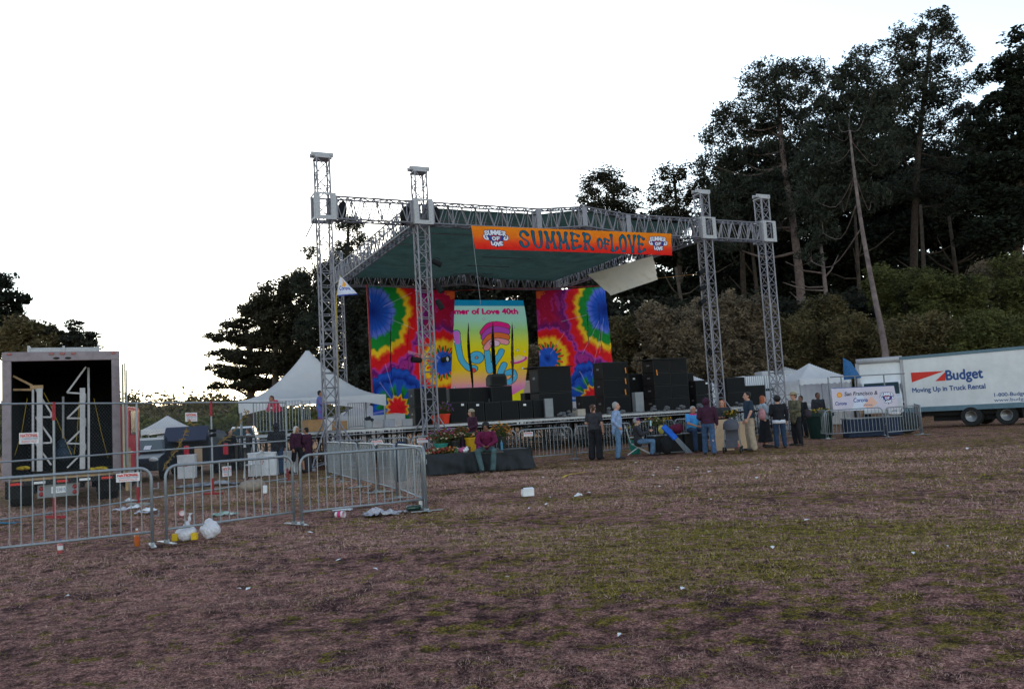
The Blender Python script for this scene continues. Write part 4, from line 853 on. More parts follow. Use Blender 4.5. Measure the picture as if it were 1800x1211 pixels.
for pts, lab in sp_:
    mb = MB(); ps = [TRM @ T(a, b, .35) for a, b in pts]
    for k in range(len(ps) - 1): mb.rect(ps[k], ps[k + 1], .05 if 'wide' in lab else .025, .006, up=tuple(tru))
    o = mb.build('strap', m_yel, smooth=False); tag(o, lab, 'strap', 'yellow straps in the open truck')
for px, lab in ((38, 'heap of yellow webbing on the truck floor at the left'), (178, 'heap of yellow webbing on the truck floor at the right')):
    mb = MB(); c = TRM @ T(px, 826, .4); 
    for k in range(7): mb.ell(c + Vector((rng.normal() * .09, rng.normal() * .07, .03 + .03 * rng.random())), (.09, .06, .035), Matrix.Rotation(rng.random() * 3, 3, 'Z') @ Matrix.Rotation(.5, 3, 'X'), 8, 5)
    o = mb.build('webbing_heap', m_yel); tag(o, lab, 'webbing', 'yellow straps in the open truck')
mb = MB(); c = TRM @ T(112, 797, 1.0); mb.ell(c, (.28, .2, .2)); mb.ell(c + Vector((0, 0, .22)), (.18, .15, .16)); o = mb.build('cable_bundle', mat('dark_blue_cable', (.02, .04, .07)), smooth=True); tag(o, 'dark blue cable bundle on the truck floor between the frames', 'cable')
# --- red tractor unit beyond
rt = thing('red_truck', 'red truck cab mostly hidden behind the open box truck', 'truck', (-13.05, 27.5, 0), R(14))
mb = MB(); mb.b2((-2.4, 0, .9), (.1, 2.2, 2.65)); mb.build('cab', m_red, rt, bevel=.08)
mb = MB(); mb.b2((-2.5, -.9, .5), (.38, .0, 1.15)); mb.build('fender', m_red, rt, bevel=.12)
wheel(rt, .2, -.4, .5, .3, 1); mb = MB(); mb.b2((.12, .5, 1.7), (.13, 1.7, 2.5)); mb.build('window', m_glass, rt)
o = thing('timber_plank', 'upright raw timber plank leaning at the right of the open box truck', 'timber', gnd(226, 850)); mb = MB(); p = at_y(226, 826, 21.); p1 = at_y(224, 787, 21.); mb.rect(Vector((p.x, 21, .25)), p1, .22, .06); mb.build('board', m_wood, o, world=True)
# --- rental box truck on the right
A0 = hx(1588, 38.4); B0 = hx(1804, 35.0); bd = (B0 - A0).normalized(); ang = math.atan2(bd.y, bd.x)
bt = thing('box_truck', 'white rental box truck with Budget lettering at the right edge', 'truck', A0, ang)
BTM = WM[bt.name]; L_ = 7.6; z0, z1 = .74, 3.26
mb = MB(); mb.b2((0, 0, z0), (L_, 2.45, z1)); mb.build('box', m_white, bt, bevel=.03)
m_gb = mat('blue_grey_trim', (.12, .19, .24), rough=.5)
mb = MB(); mb.b2((-.02, -.02, z1 - .1), (L_ + .02, 2.47, z1 + .04)); mb.build('top_rail', m_gb, bt)
mb = MB(); mb.b2((-.01, -.025, z0 - .02), (L_, -.003, z0 + .2)); mb.build('bottom_rail', m_gb, bt)
mb = MB()
for k in range(1, 8): mb.b2((k * L_ / 8 - .012, -.006, z0 + .2), (k * L_ / 8 + .012, -.001, z1 - .1))
mb.build('panel_rivet_strip', m_white, bt)
mb = MB(); mb.b2((.05, -.03, z0 + .2), (.13, .0, z1 - .1)); mb.build('corner_post', m_alu2, bt)
mb = MB(); mb.b2((.3, .4, .5), (9, .6, z0)).b2((.3, 1.8, .5), (9, 2.0, z0)).b2((-.1, .1, .4), (.1, 2.3, .5)).b2((4.7, .12, .3), (5.6, .5, .72)).b2((1.0, .7, .25), (7, 1.7, .7)).b2((7.7, .2, .45), (9.6, 2.2, 2.3)); mb.build('chassis', m_dark, bt)
for x in (2.75,):
    for yy, sd in ((.22, -1), (2.2, 1)):
        w_ = wheel(bt, 0, 0, .43, .5, 1)
        for q in [w_] + list(w_.children):
            me = q.data; Mx = Matrix.Translation((x, yy, 0)) @ Matrix.Rotation(R(-90) * (1 if sd < 0 else -1), 4, 'Z'); me.transform(Mx)
w_ = wheel(bt, 0, 0, .43, .28, 1)
for q in [w_] + list(w_.children): q.data.transform(Matrix.Translation((4.1, .25, 0)) @ Matrix.Rotation(R(-90), 4, 'Z'))
def BT(px, py): return BTM.inverted() @ on_plane(px, py, A0, bd.cross(Zv))
def blet(s, px, py, px2, hgt, m, bold=.0):
    a, b = BT(px, py), BT(px2, py - .04 * (px2 - px)); o = lettering(s, BTM @ Vector((a.x, -.004, a.z)), bd, Zv, hgt, m, bt, bold=bold, width=b.x - a.x, off=.004)
blet('Budget', 1663, 668, 1729, .62, m_blue, .02); blet('Moving Up in Truck Rental', 1604, 690, 1733, .30, m_blue, .008); blet('1-800-Budget-TRUCK', 1748, 697, 1850, .22, m_blue, .003); blet('www.budgettruck.com', 1748, 706, 1860, .2, m_blue)
def decal(pts, m, name='emblem'):
    q = [BT(*p) for p in pts]; o = np_obj(name, [(p.x, -.008, p.z) for p in q], [tuple(range(len(q)))], m, bt)
decal([(1601, 655), (1660, 652), (1603, 672)], m_redl); decal([(1663, 652.5), (1662, 669), (1644, 670)], m_redl)
# --- white box truck behind the sponsor banner
wt = thing('box_truck', 'white box truck facing the camera behind the sponsor banner', 'truck', hx(1551, 47.5), R(-24))
mb = MB(); mb.b2((-1.2, 0, 1.1), (1.2, 6.2, 3.65)); mb.build('box', m_white, wt, bevel=.03)
mb = MB(); mb.bar((-1.22, -.05, 3.6), (1.22, -.05, 3.6), .16, 12); mb.bar((-1.18, -.05, 3.5), (-1.18, -.05, 1.2), .1, 10); mb.bar((1.18, -.05, 3.5), (1.18, -.05, 1.2), .1, 10); mb.build('front_rounding', m_alu2, wt, smooth=True)
mb = MB(); mb.prism([(0, .6), (0, 2.35), (-.5, 2.4), (-1.15, 1.6), (-1.75, 1.45), (-1.85, .6)], (-1.0, -.02, 0), (0, 1, 0), (0, 0, 1), (2.0, 0, 0)); mb.build('cab', m_white, wt, bevel=.06)
mb = MB(); mb.prism([(-.58, 2.26), (-1.12, 1.65), (-1.13, 1.68), (-.58, 2.3)], (-.9, -.05, 0), (0, 1, 0), (0, 0, 1), (1.8, 0, 0)); mb.b2((1.0, -1.0, 1.6), (1.01, -.2, 2.2)); mb.build('windscreen', m_glass, wt)
for s in (-1, 1): wheel(wt, s * .9, -1.0, .45, .3, s); wheel(wt, s * .9, 4.2, .45, .3, s)
# --- trailers behind the stage
def trailer(label, px, Y, rz, Lx, D, z0, z1, extras=True):
    t = thing('trailer', label, 'trailer', hx(px, Y), rz, group='white trailers behind the stage')
    mb = MB(); mb.b2((0, 0, z0), (Lx, D, z1)); mb.build('box', m_white, t, bevel=.06)
    mb = MB(); mb.b2((.3, .1, z0 - .25), (Lx - .3, D - .1, z0)); mb.build('chassis', m_dark, t)
    for x in (Lx * .6, Lx * .75):
        w_ = wheel(t, 0, 0, .4, .3, 1)
        for q in [w_] + list(w_.children): q.data.transform(Matrix.Translation((x, .1, 0)) @ Matrix.Rotation(R(-90), 4, 'Z'))
    return t
trailer('long white trailer glimpsed under the stage and beside the yellow backdrop', 922, 53, R(12), 11, 2.5, .9, 3.85)
t = trailer('white camper trailer with air conditioners on its roof right of the stage', 1308, 55, R(10), 5.2, 2.3, .5, 3.4)
for x, wd in ((1.6, .9), (3.2, .7)):
    mb = MB(); mb.b2((x, .3, 3.4), (x + wd, 1.4, 3.68)); mb.build('air_conditioner', m_alu2, t, bevel=.05)
mb = MB(); mb.b2((1.2, -.012, 1.7), (2.4, -.004, 2.5)).b2((3.3, -.012, 1.7), (4.2, -.004, 2.4)); mb.build('window', m_glass, t)
# --- tents
m_tent = translucent('tent_vinyl', (.90, .89, .91), .55, .04)
def tent(label, px, Y, rz, half, ze, zp, conc=1.7, val=.35, arch=.3, walls=(), cat='tent'):
    t = thing('peaked_tent', label, 'tent', hx(px, Y), rz); n = 40; g = np.linspace(-1, 1, n); a, b = np.meshgrid(g, g); a, b = a.ravel(), b.ravel()
    s_ = np.maximum(np.abs(a), np.abs(b)); q = np.hypot(a, b) / 1.2; s2 = np.clip(.7 * s_ + .3 * q, 0, 1)
    z = ze + (zp - ze) * (1 - s_) ** conc * (1 - .12 * (np.minimum(np.abs(a), np.abs(b)) / (s_ + 1e-6)) * 0)
    z = z + .06 * half * np.minimum(np.abs(a), np.abs(b)) * 0 - .10 * np.sin(math.pi * s_) * (1 - np.minimum(np.abs(a), np.abs(b)) / (s_ + 1e-6))
    i, j = np.meshgrid(np.arange(n - 1), np.arange(n - 1)); k = (j * n + i).ravel()
    np_obj('roof', np.stack([a * half, b * half, z], 1), np.stack([k, k + 1, k + n + 1, k + n], 1), m_tent, t, smooth=True)
    V = []; Fq = []
    for sx in range(4):
        c, s = math.cos(sx * math.pi / 2), math.sin(sx * math.pi / 2)
        for q in range(n):
            x = g[q]; zl = ze - val + (arch * (1 - x * x) if arch < 1 else .1 * abs(math.sin(x * 14)) * (arch - 1))
            for zz in (ze, min(zl, ze - .08)): V.append((c * x * half + s * half * 1.003, s * x * half - c * half * 1.003, zz))
        o_ = sx * n * 2; Fq += [(o_ + q * 2, o_ + q * 2 + 1, o_ + q * 2 + 3, o_ + q * 2 + 2) for q in range(n - 1)]
    np_obj('valance', V, Fq, m_tent, t, smooth=True)
    for sx in (-1, 1):
        for sy in (-1, 1): mb = MB(); mb.bar((sx * half * .98, sy * half * .98, 0), (sx * half * .98, sy * half * .98, ze), .04, 7); mb.build('leg', m_pole, t)
    for sx in walls:
        c, s = math.cos(sx * math.pi / 2), math.sin(sx * math.pi / 2); V = []; Fq = []
        for q in range(n):
            x = g[q]; w_ = .03 * math.sin(x * 22)
            for zz in (ze - .02, .05): V.append((c * x * half + s * (half * .97 + w_), s * x * half - c * (half * .97 + w_), zz))
        np_obj('side_wall', V, [(q * 2, q * 2 + 1, q * 2 + 3, q * 2 + 2) for q in range(n - 1)], m_tent, t, smooth=True)
    return t
tent('large white high peaked tent left of the stage', 545, 40.5, R(18), 3.25, 2.95, 5.5, 1.75, .55, .45)
tent('white tent with scalloped edge right of the far right lattice tower', 1428, 49, R(10), 1.62, 2.75, 3.75, 1.15, .35, 1.9, walls=(1, 2, 3))
tent('small white tent whose roof corner shows beside the front right lattice tower', 1212, 52, R(30), 1.6, 2.75, 3.7, 1.2, .9, .1, walls=(0, 1, 2, 3))
tent('low white tent behind the white camper trailer', 1385, 60, R(20), 2.2, 3.1, 4.1, 1.2, .4, .1, walls=(0, 1, 2, 3))
mw = thing('white_screen_wall', 'long white canvas wall behind the stage, showing in strips between the scaffold legs', 'canvas wall', hx(962, 50), R(13)); V = []; n = 120
for q in range(n):
    for zz in (2.3, .05): V.append((16. * q / (n - 1), .06 * math.sin(q * .9), zz))
np_obj('canvas', V, [(q * 2, q * 2 + 1, q * 2 + 3, q * 2 + 2) for q in range(n - 1)], m_tent, mw, smooth=True)
for q in range(7): mb = MB(); mb.bar((q * 16 / 6, -.08, 0), (q * 16 / 6, -.08, 2.35), .035, 6); mb.build('post', m_pole, mw)
tent('small far white tent above the parked dark car', 295, 62, R(15), 1.6, 2.2, 3.2, 1.2, .4, .1)
tent('low white tent seen under the large peaked tent', 640, 48, R(20), 2.0, 2.1, 2.9, 1.3, .5, .1, walls=(0, 3))
# --- cars
def car(label, px, Y, rz, col, kind='sedan', sc_=1., group='cars parked on the left', nm='parked_car'):
    c = thing(nm, label, 'car', hx(px, Y), rz, group=group); m = mat('car_paint_' + col[0], col[1], rough=.4, spec=.35, var=.05)
    L, W = (4.6, 1.8) if kind == 'sedan' else (4.7, 1.9); H = 1.45 if kind == 'sedan' else (1.75 if kind == 'suv' else 1.95)
    if kind == 'sedan': low = [(-2.3, .35), (-2.28, .62), (-2.15, .78), (-1.1, .92), (1.5, .95), (2.1, .93), (2.3, .7), (2.28, .35)]; cab = [(-1.15, .92), (-.25, 1.38), (.3, 1.47), (.8, 1.38), (1.6, .95)]
    elif kind == 'suv': low = [(-2.35, .4), (-2.33, .8), (-2.15, 1.0), (-1.2, 1.08), (2.2, 1.08), (2.33, .8), (2.33, .4)]; cab = [(-1.25, 1.08), (-.55, 1.68), (.4, 1.75), (1.8, 1.7), (2.2, 1.08)]
    else: low = [(-2.35, .4), (-2.33, .9), (-2.1, 1.15), (2.2, 1.2), (2.33, .5), (2.33, .4)]; cab = [(-2.0, 1.15), (-1.4, 1.85), (-1, 1.95), (2.1, 1.95), (2.28, 1.2)]
    def loft(prof, w0, w1, nm_, mm, zmax, inset=.0):
        zs = [p[1] for p in prof]; z0_, z1_ = min(zs), max(zs); ks = 5; V = []; n = len(prof)
        cols_ = [(-w0, -w1), (-w0 * .985 + .03, -w1 * .97 + .02), (w0 * .985 - .03, w1 * .97 - .02), (w0, w1)]
        xs = np.array([-1, -.9, 0, .9, 1])
        for xx in xs:
            for (y, z) in prof:
                t = (z - z0_) / (z1_ - z0_ + 1e-6); w_ = w0 + (w1 - w0) * t; sh = 1 - .03 * (abs(xx) == 1); V.append((xx * w_, y * (1 - .015 * (abs(xx) == 1)), z0_ + (z - z0_) * sh))
        Fq = []
        for i in range(4): Fq += [(i * n + j, i * n + j + 1, (i + 1) * n + j + 1, (i + 1) * n + j) for j in range(n - 1)] + [(i * n + n - 1, i * n, (i + 1) * n, (i + 1) * n + n - 1)]
        Fq += [tuple(range(n)), tuple(range(5 * n - 1, 4 * n - 1, -1))]
        o = np_obj(nm_, np.array(V) * sc_, Fq, mm, c); b = o.modifiers.new('bevel', 'BEVEL'); b.width = .05; b.segments = 2; return o
    loft(low, W / 2, W / 2 - .02, 'body', m, 1); loft(cab, W / 2 - .08, W / 2 - .34, 'roof', m, 1)
    # glass panels slightly proud of the cabin
    def pane(pts, nm_): return np_obj(nm_, np.array(pts) * sc_, [tuple(range(len(pts)))], m_glass, c)
    (ya, za), (yb, zb_) = cab[0], cab[1]; (yc, zc_), (yd, zd) = cab[-2], cab[-1]; wa, wb = W / 2 - .17, W / 2 - .40
    pane([(-wa, ya + .02, za + .07), (wa, ya + .02, za + .07), (wb, yb - .06, zb_ - .01), (-wb, yb - .06, zb_ - .01)], 'windscreen')
    pane([(wa, yd + .01, zd + .08), (-wa, yd + .01, zd + .08), (-wb, yc + .06, zc_ - .02), (wb, yc + .06, zc_ - .02)], 'rear_window')
    for s in (-1, 1): pane([(s * (W / 2 - .088), ya + .25, za + .05), (s * (W / 2 - .088), yd - .25, zd + .05), (s * (W / 2 - .285), yc - .1, zc_ - .08), (s * (W / 2 - .285), yb + .1, zb_ - .08)], 'side_window')
    for s in (-1, 1):
        mb = MB(); mb.ell((s * .68 * sc_, -2.2 * sc_, .72 * sc_), (.17, .08, .08), nu=12, nv=6); mb.build('headlight', m_lens, c)
        mb = MB(); mb.ell((s * .75 * sc_, 2.27 * sc_, .8 * sc_), (.1, .05, .1), nu=10, nv=6); mb.build('tail_light', m_tail, c)
        for y in (-1.4, 1.4): wheel(c, s * .82 * sc_, y * sc_, .33 * sc_, .22, s)
    mb = MB(); mb.b2((-.6 * sc_, -2.335 * sc_, .42 * sc_), (.6 * sc_, -2.31 * sc_, .6 * sc_)); mb.build('grille', m_dark, c)
    for y in (-2.345, 2.335): mb = MB(); mb.b2((-.16, y * sc_ - .005, .46 * sc_), (.16, y * sc_ + .005, .58 * sc_)); mb.build('number_plate', m_paper, c)
    return c
c = car('dark blue car facing the camera with a paper on its windscreen', 262, 32.0, R(10), ('navy', (.010, .018, .028)), sc_=1.06)
mb = MB(); mb.add([(.05, -1.06, 1.12), (.3, -1.06, 1.12), (.3, -.84, 1.26), (.05, -.84, 1.26)], [(0, 1, 2, 3)]); mb.build('paper_note', m_paper, c)
c = car('dark blue van with its rear hatch raised beside the recycling bin', 362, 35, R(184), ('slate', (.03, .035, .07)), 'suv', sc_=.98)
mb = MB(); mb.b2((-.8, 2.34, .55), (.8, 2.36, 1.5)); mb.build('cargo_shade_panel', m_dark, c)  # dark panel over the closed rear, standing in for the shade inside the cargo bay
mb = MB(); M_ = Matrix.Rotation(R(-52), 3, 'X'); mb.box((0, 2.58, 1.62), (1.66, .72, .07), M=M_); h_ = mb.build('tailgate', mat('car_paint_slate', (.03, .035, .07)), c, bevel=.03)
car('white van parked far off left of the white tent', 428, 52, R(15), ('white', (.55, .55, .57)), 'van')
car('pale pickup parked far off behind the dark blue car', 322, 63, R(75), ('silver', (.4, .42, .45)), 'suv')
car('grey car parked far off between the dark car and the van', 392, 58, R(100), ('grey', (.2, .22, .25)), 'sedan')
car('red car parked far off behind the mesh fence', 345, 60, R(80), ('red', (.3, .03, .04)), 'sedan')
# ---------------------------------------------------------------- crowd barriers, mesh fences
def barrier(a, b, label, nb=None, group='steel crowd barriers', feet=True, h=1.1, hook=True):
    a, b = Vector((a[0], a[1], 0)), Vector((b[0], b[1], 0)); d = (b - a); L = d.length; d.normalize(); an = math.atan2(d.y, d.x)
    o = thing('crowd_barrier', label, 'barrier', a, an, group=group); r = .021; rc = .16
    path = [(0, 0, .03), (0, 0, h - rc)] + [(rc - rc * math.cos(t), 0, h - rc + rc * math.sin(t)) for t in np.linspace(.25, math.pi / 2, 5)] + [(L - rc + rc * math.sin(t), 0, h - rc + rc * math.cos(t)) for t in np.linspace(0, 1.3, 5)] + [(L, 0, h - rc), (L, 0, .03)]
    mb = MB(); mb.tube(path, r, 8); mb.bar((0, 0, .2), (L, 0, .2), .018, 7); mb.build('frame', m_steel, o, smooth=True)
    nb = nb or max(6, int(L / .135)); mb = MB()
    for k in range(1, nb): x = L * k / nb; mb.bar((x, 0, .2), (x, 0, h), .0085, 6)
    q = mb.build('infill_bars', m_steel, o); q['kind'] = 'stuff' if False else 'part'; del q['kind']
    if feet:
        for x in (.0, L): mb = MB(); mb.box((x, 0, .015), (.07, .55, .012)); mb.box((x, 0, .035), (.05, .09, .04)); mb.build('foot', m_steel, o)
    if hook:
        mb = MB()
        for z in (.42, .8): mb.tube([(L + .02, 0, z), (L + .09, 0, z), (L + .09, 0, z + .08)], .009, 6)
        mb.build('hook', m_steel, o)
    return o
def plate(o, x, z, w_, h_, off=-.03, small=True):
    M = WM[o.name]; mb = MB(); mb.b2((x, off - .006, z), (x + w_, off, z + h_)); s = mb.build('sign_plate', m_paper, o)
    a = M.to_3x3() @ Vector((1, 0, 0)); lettering('NATIONAL', M @ Vector((x + .05 * w_, off - .006, z + h_ * .60)), a, Zv, h_ * .42, m_redl, s, width=w_ * .9, off=.003, bold=.003)
    lettering('CONSTRUCTION', M @ Vector((x + .07 * w_, off - .006, z + h_ * .38)), a, Zv, h_ * .22, m_blue, s, width=w_ * .86, off=.003)
    lettering('RENTALS', M @ Vector((x + .12 * w_, off - .006, z + h_ * .1)), a, Zv, h_ * .28, m_redl, s, width=w_ * .76, off=.003)
def g2(px, py): p = gnd(px, py); return (p.x, p.y)
NB = 'steel crowd barriers in the foreground row'
p = Vector(g2(268, 960)); q = Vector((-1.6, -.85)).normalized() * 2.25
bA = barrier(p + q, p, 'foreground steel crowd barrier cut off by the left edge, in front of the open truck', 17, NB); plate(bA, 1.80, .93, .30, .12)
bB = barrier(g2(293, 955), g2(517, 922), 'foreground steel crowd barrier in the middle of its row, with plastic bags at its foot', 15, NB)
bC = barrier(g2(531, 922), g2(745, 898), 'foreground steel crowd barrier at the right end of its row, papers lying below', 15, NB)
CB = 'steel crowd barriers in the zigzag chain'
barrier(g2(750, 899), g2(703, 876), 'steel crowd barrier with a dark jacket, meeting the corner of the foreground row', 18, CB, hook=False)
barrier(g2(698, 876), g2(667, 866), 'steel crowd barrier seen end on, second in the chain behind the foreground row', 16, CB, hook=False)
barrier(g2(661, 865), g2(633, 856), 'steel crowd barrier seen end on, third in the chain behind the foreground row', 16, CB, hook=False)
e0, e1 = Vector(g2(630, 857)), Vector(g2(577, 840)); em = (e0 + e1) / 2
barrier(e0, em, 'steel crowd barrier fourth in the chain, nearer the foreground row', 18, CB, hook=False); barrier(em + (e1 - e0) * .01, e1, 'steel crowd barrier at the far end of the chain beside the far left tower', 18, CB, hook=False)
def hy(px, Y): v = hx(px, Y); return (v.x, v.y)
SB = 'steel crowd barriers along the stage front'
barrier(hy(583, 26.5), hy(640, 25.8), 'steel crowd barrier farthest left along the stage front', None, SB)
bS = barrier(hy(645, 25.8), hy(718, 25.9), 'steel crowd barrier left of the front left corner tower', None, SB); plate(bS, .12, .92, .34, .14)
bS = barrier(hy(723, 26.0), hy(800, 26.3), 'steel crowd barrier behind the flower pots on the black platform', None, SB); plate(bS, .15, .9, .34, .14)
barrier(hy(806, 26.4), hy(905, 27.0), 'steel crowd barrier behind the seated man in the maroon shirt', None, SB)
bS = barrier(hy(911, 27.2), hy(1003, 28.1), 'steel crowd barrier just right of the black platform', None, SB); plate(bS, .15, .88, .34, .14)
barrier(hy(1009, 28.3), hy(1106, 29.6), 'steel crowd barrier behind the man in the blue shirt', None, SB)
barrier(hy(1115, 29.8), hy(1182, 31.2), 'steel crowd barrier behind the seated man in the lawn chair', None, SB)
barrier(hy(1184, 31.4), hy(1246, 33.), 'steel crowd barrier behind the seated man in the tie-dye shirt', None, SB)
barrier(hy(1270, 34.6), hy(1335, 35.8), 'steel crowd barrier behind the stroller', None, SB)
barrier(hy(1384, 36.5), hy(1448, 36.2), 'steel crowd barrier right of the man in the brimmed hat', None, SB)
RB = 'steel crowd barriers round the sponsor table'
barrier(g2(1453, 772), g2(1555, 766), 'steel crowd barrier in front of the sponsor banner', None, RB); barrier(g2(1561, 769), g2(1619, 764), 'steel crowd barrier at the right corner of the sponsor table', None, RB, hook=False)
barrier(g2(1622, 764), g2(1611, 752), 'steel crowd barrier turning back toward the rental truck', None, RB, hook=False); barrier(hy(1425, 33.8), hy(1450, 32.3), 'steel crowd barrier closing the left side of the sponsor table', None, RB, hook=False)
o = MB(); o.tube([gnd(706, 870) + Vector((0, 0, .3)), gnd(706, 870) + Vector((-.02, -.05, .8)), gnd(708, 870) + Vector((.03, 0, 1.14))], [.13, .2, .1], 10)
o = o.build('jacket', mat('navy_jacket', (.015, .03, .06), rough=.9), smooth=True); tag(o, 'dark jacket hung over the chain of barriers', 'jacket')
# upright barriers standing on the left part of the deck as a screen
m_wcl = mat('galvanised_steel', (.4, .44, .47))
def deck_screen(px0, px1, v, y0, label):
    a = s_plane(px0, y0, v); b = s_plane(px1, y0, v); h = 1.25; a.z = b.z = DZ; an = math.atan2((b - a).y, (b - a).x); L = (b - a).length
    o = thing('railing_panel', label, 'railing', a, an, group='railing panels standing on the left end of the stage')
    mb = MB(); mb.tube([(0, 0, 0), (0, 0, h), (L, 0, h), (L, 0, 0)], .022, 6); mb.bar((0, 0, .12), (L, 0, .12), .018, 6); mb.build('frame', m_steel, o)
    mb = MB(); n = max(4, int(L / .11))
    for k in range(1, n): mb.bar((L * k / n, 0, .12), (L * k / n, 0, h), .011, 5)
    mb.build('infill_bars', m_steel, o)
for k, (a, b, v, y, lab) in enumerate([(446, 474, .9, 740, 'railing panel at the far left end of the stage'), (475, 503, .9, 738, 'railing panel behind the woman in the black hood'), (504, 530, .9, 736, 'railing panel above the blonde woman'), (612, 640, 8, 720, 'railing panel at the back of the stage left of the tie-dye banner'), (532, 545, 2., 730, 'narrow railing panel left of the person in tie-dye on the stage'),
        ]): deck_screen(a, b, v, y, lab)
for k, (a, b, lab) in enumerate([(1312, 1345, 'tall railing panel behind the far right lattice tower'), (1346, 1372, 'tall railing panel just right of the one behind the far right tower'), (1374, 1396, 'tall railing panel ending at the dark post left of the scalloped tent')]):
    A_ = s_plane(a, 690, 10); B_ = s_plane(b, 690, 10); A_.z = B_.z = DZ; o = thing('railing_panel', lab, 'railing', A_, TH, group='railing panels at the back right of the stage'); L = (B_ - A_).length; h = 1.9
    mb = MB(); mb.tube([(0, 0, 0), (0, 0, h), (L, 0, h), (L, 0, 0)], .03, 6); mb.build('frame', m_steel, o)
    mb = MB(); n = int(L / .16)
    for q in range(1, n): mb.bar((L * q / n, 0, .05), (L * q / n, 0, h), .018, 5)
    mb.build('infill_bars', m_steel, o)
# mesh fence on the left
def fence(a, b, label, h=2.35, signs=(), sp=.085, group='mesh fence panels on the left', red=False, z0=.12):
    a, b = Vector(a), Vector(b); d = b - a; L = d.length; an = math.atan2(d.y, d.x); o = thing('fence_panel', label, 'fence', a, an, group=group)
    mb = MB()
    for x in (.0, L): mb.bar((x, 0, .03), (x, 0, h), .024, 7)
    for z in (z0, h * .52, h): mb.bar((0, 0, z), (L, 0, z), .02, 7)
    mb.build('frame', m_steel, o)
    mb = MB(); H = h - z0; n = int((L + H) / sp); r = .0009
    for k in range(1, n):
        t = k * sp; x0, zz0 = (t, 0) if t < L else (L, t - L); x1, zz1 = (0, t) if t < H else (t - H, H)
        if abs(x0 - x1) > .02: mb.bar((x0, 0, z0 + zz0), (x1, 0, z0 + zz1), r, 3); mb.bar((L - x0, .004, z0 + zz0), (L - x1, .004, z0 + zz1), r, 3)
    mb.build('wire_mesh', m_steel, o)
    mb = MB(); mb.box((L, 0, .03), (.08, .6, .05)); mb.build('foot', m_rust if red else m_steel, o)
    mb = MB(); mb.bar((L - .001, 0, .02), (L - .001, 0, .42), .032, 8); mb.build('post_sleeve', m_rust, o)
    if red: mb = MB(); mb.bar((L, 0, h - .35), (L, 0, h + .03), .034, 8); mb.build('post_sleeve', m_rust, o)
    for sx, sz, sw, sh in signs: plate(o, sx, sz, sw, sh)
    return o
def fpt(px, Y): v = hx(px, Y); v.z = 0; return v
F0, F1, F2, F3 = fpt(-75, 15.4), fpt(95, 17.1), fpt(372, 21.3), fpt(503, 24.5)
fence(F0, F1, 'mesh fence panel nearest the left edge, in front of the open truck', signs=[(1.15, 1.55, .40, .22)], red=True)
fm = fpt(241, 19.2)
fence(F1, fm, 'mesh fence panel across the right half of the open truck', red=False); fence(fm, F2, 'mesh fence panel in front of the parked dark car', signs=[(1.42, 1.88, .38, .22)], red=True)
fence(F2, F3, 'mesh fence panel left of the woman in the black hood', signs=[(.35, .42, .36, .26)])
for px, lab in ((374, 'black strap tied round the fence post at head height'),):
    mb = MB(); c = fpt(px, 21.3); 
    for z in (1.62, 1.5): mb.bar(c + Vector((-.08, 0, z)), c + Vector((.08, 0, z + .02)), .045, 8)
    o = mb.build('strap', m_blk); tag(o, lab, 'strap')
def streamer(pts, Y, label):
    mb = MB(); P_ = [at_y(a, b, Y) for a, b in smooth_pts(pts, 4)]
    for i in range(len(P_) - 1): mb.rect(P_[i], P_[i + 1], .015 + .012 * (i % 2), .006, up=(rng.normal(), rng.normal(), .5))
    for i in range(len(P_)):
        for k in range(4): q = P_[i] + Vector(rng.normal(size=3) * .05); mb.rect(P_[i], q, .02, .004, up=(.3, 1, .2))
    o = mb.build('dried_garland', mat('dried_yellow', (.14, .09, .03), rough=.9, col2=(.42, .27, .08), scale=20)); tag(o, label, 'garland', 'dried garlands on the mesh fence')
streamer([(328, 752), (318, 778), (303, 800), (288, 822)], 20.3, 'dried yellow garland hanging on the mesh left of the van'); streamer([(436, 722), (420, 745), (400, 768), (384, 780)], 22.4, 'dried yellow garland hanging on the mesh right of the fence post'); streamer([(333, 738), (338, 746)], 20.6, 'tuft of dried yellow flowers under the NATIONAL sign')
# fence around the sponsor area: rail and banner
o = thing('scaffold_rail', 'tall tube frame behind the sponsor banner', 'rail', hx(1460, 34.5)); mb = MB(); a, b = hx(1459, 34.5), hx(1590, 34.5)
top = lambda px: at_y(px, 663 - .05 * (px - 1459), 34.5)
for px in (1459, 1482, 1506, 1557): p = hx(px, 34.5); t_ = top(px); mb.bar(p, Vector((p.x, p.y, t_.z)), .028, 6)
mb.bar(top(1459), top(1590), .025, 6); mb.build('tube', m_grey, o, world=True)
P = Paint(4.6, 1.75, 420, 160); n_ = pnoise(np.stack([P.x.ravel(), P.y.ravel(), P.x.ravel() * 0], 1), 1.2, 2).reshape(P.x.shape)
t = np.clip(.5 + .4 * n_, 0, 1)[..., None]; P.c = srgb(205, 200, 225) * t + srgb(232, 214, 215) * (1 - t)
q = P.poly([(1.3, 0), (1.9, 1.45), (2.75, .3), (2.7, 0)], srgb(225, 228, 245)); q = P.poly([(2.1, .3), (2.8, 1.0), (3.2, .5), (2.6, .05)], srgb(240, 190, 170))
P.c[P.y > 1.70] = srgb(70, 90, 150)
P.disc((.55, 1.2), .2, srgb(245, 150, 50)); P.disc((.55, 1.2), .12, srgb(250, 190, 110))
P.text('Corona', .18, .45, .36, srgb(30, 60, 150), width=.8, shear=.2, bold=.012); P.text('San Francisco &', .9, 1.12, .4, srgb(35, 30, 60), width=2.4, shear=.25, bold=.01)
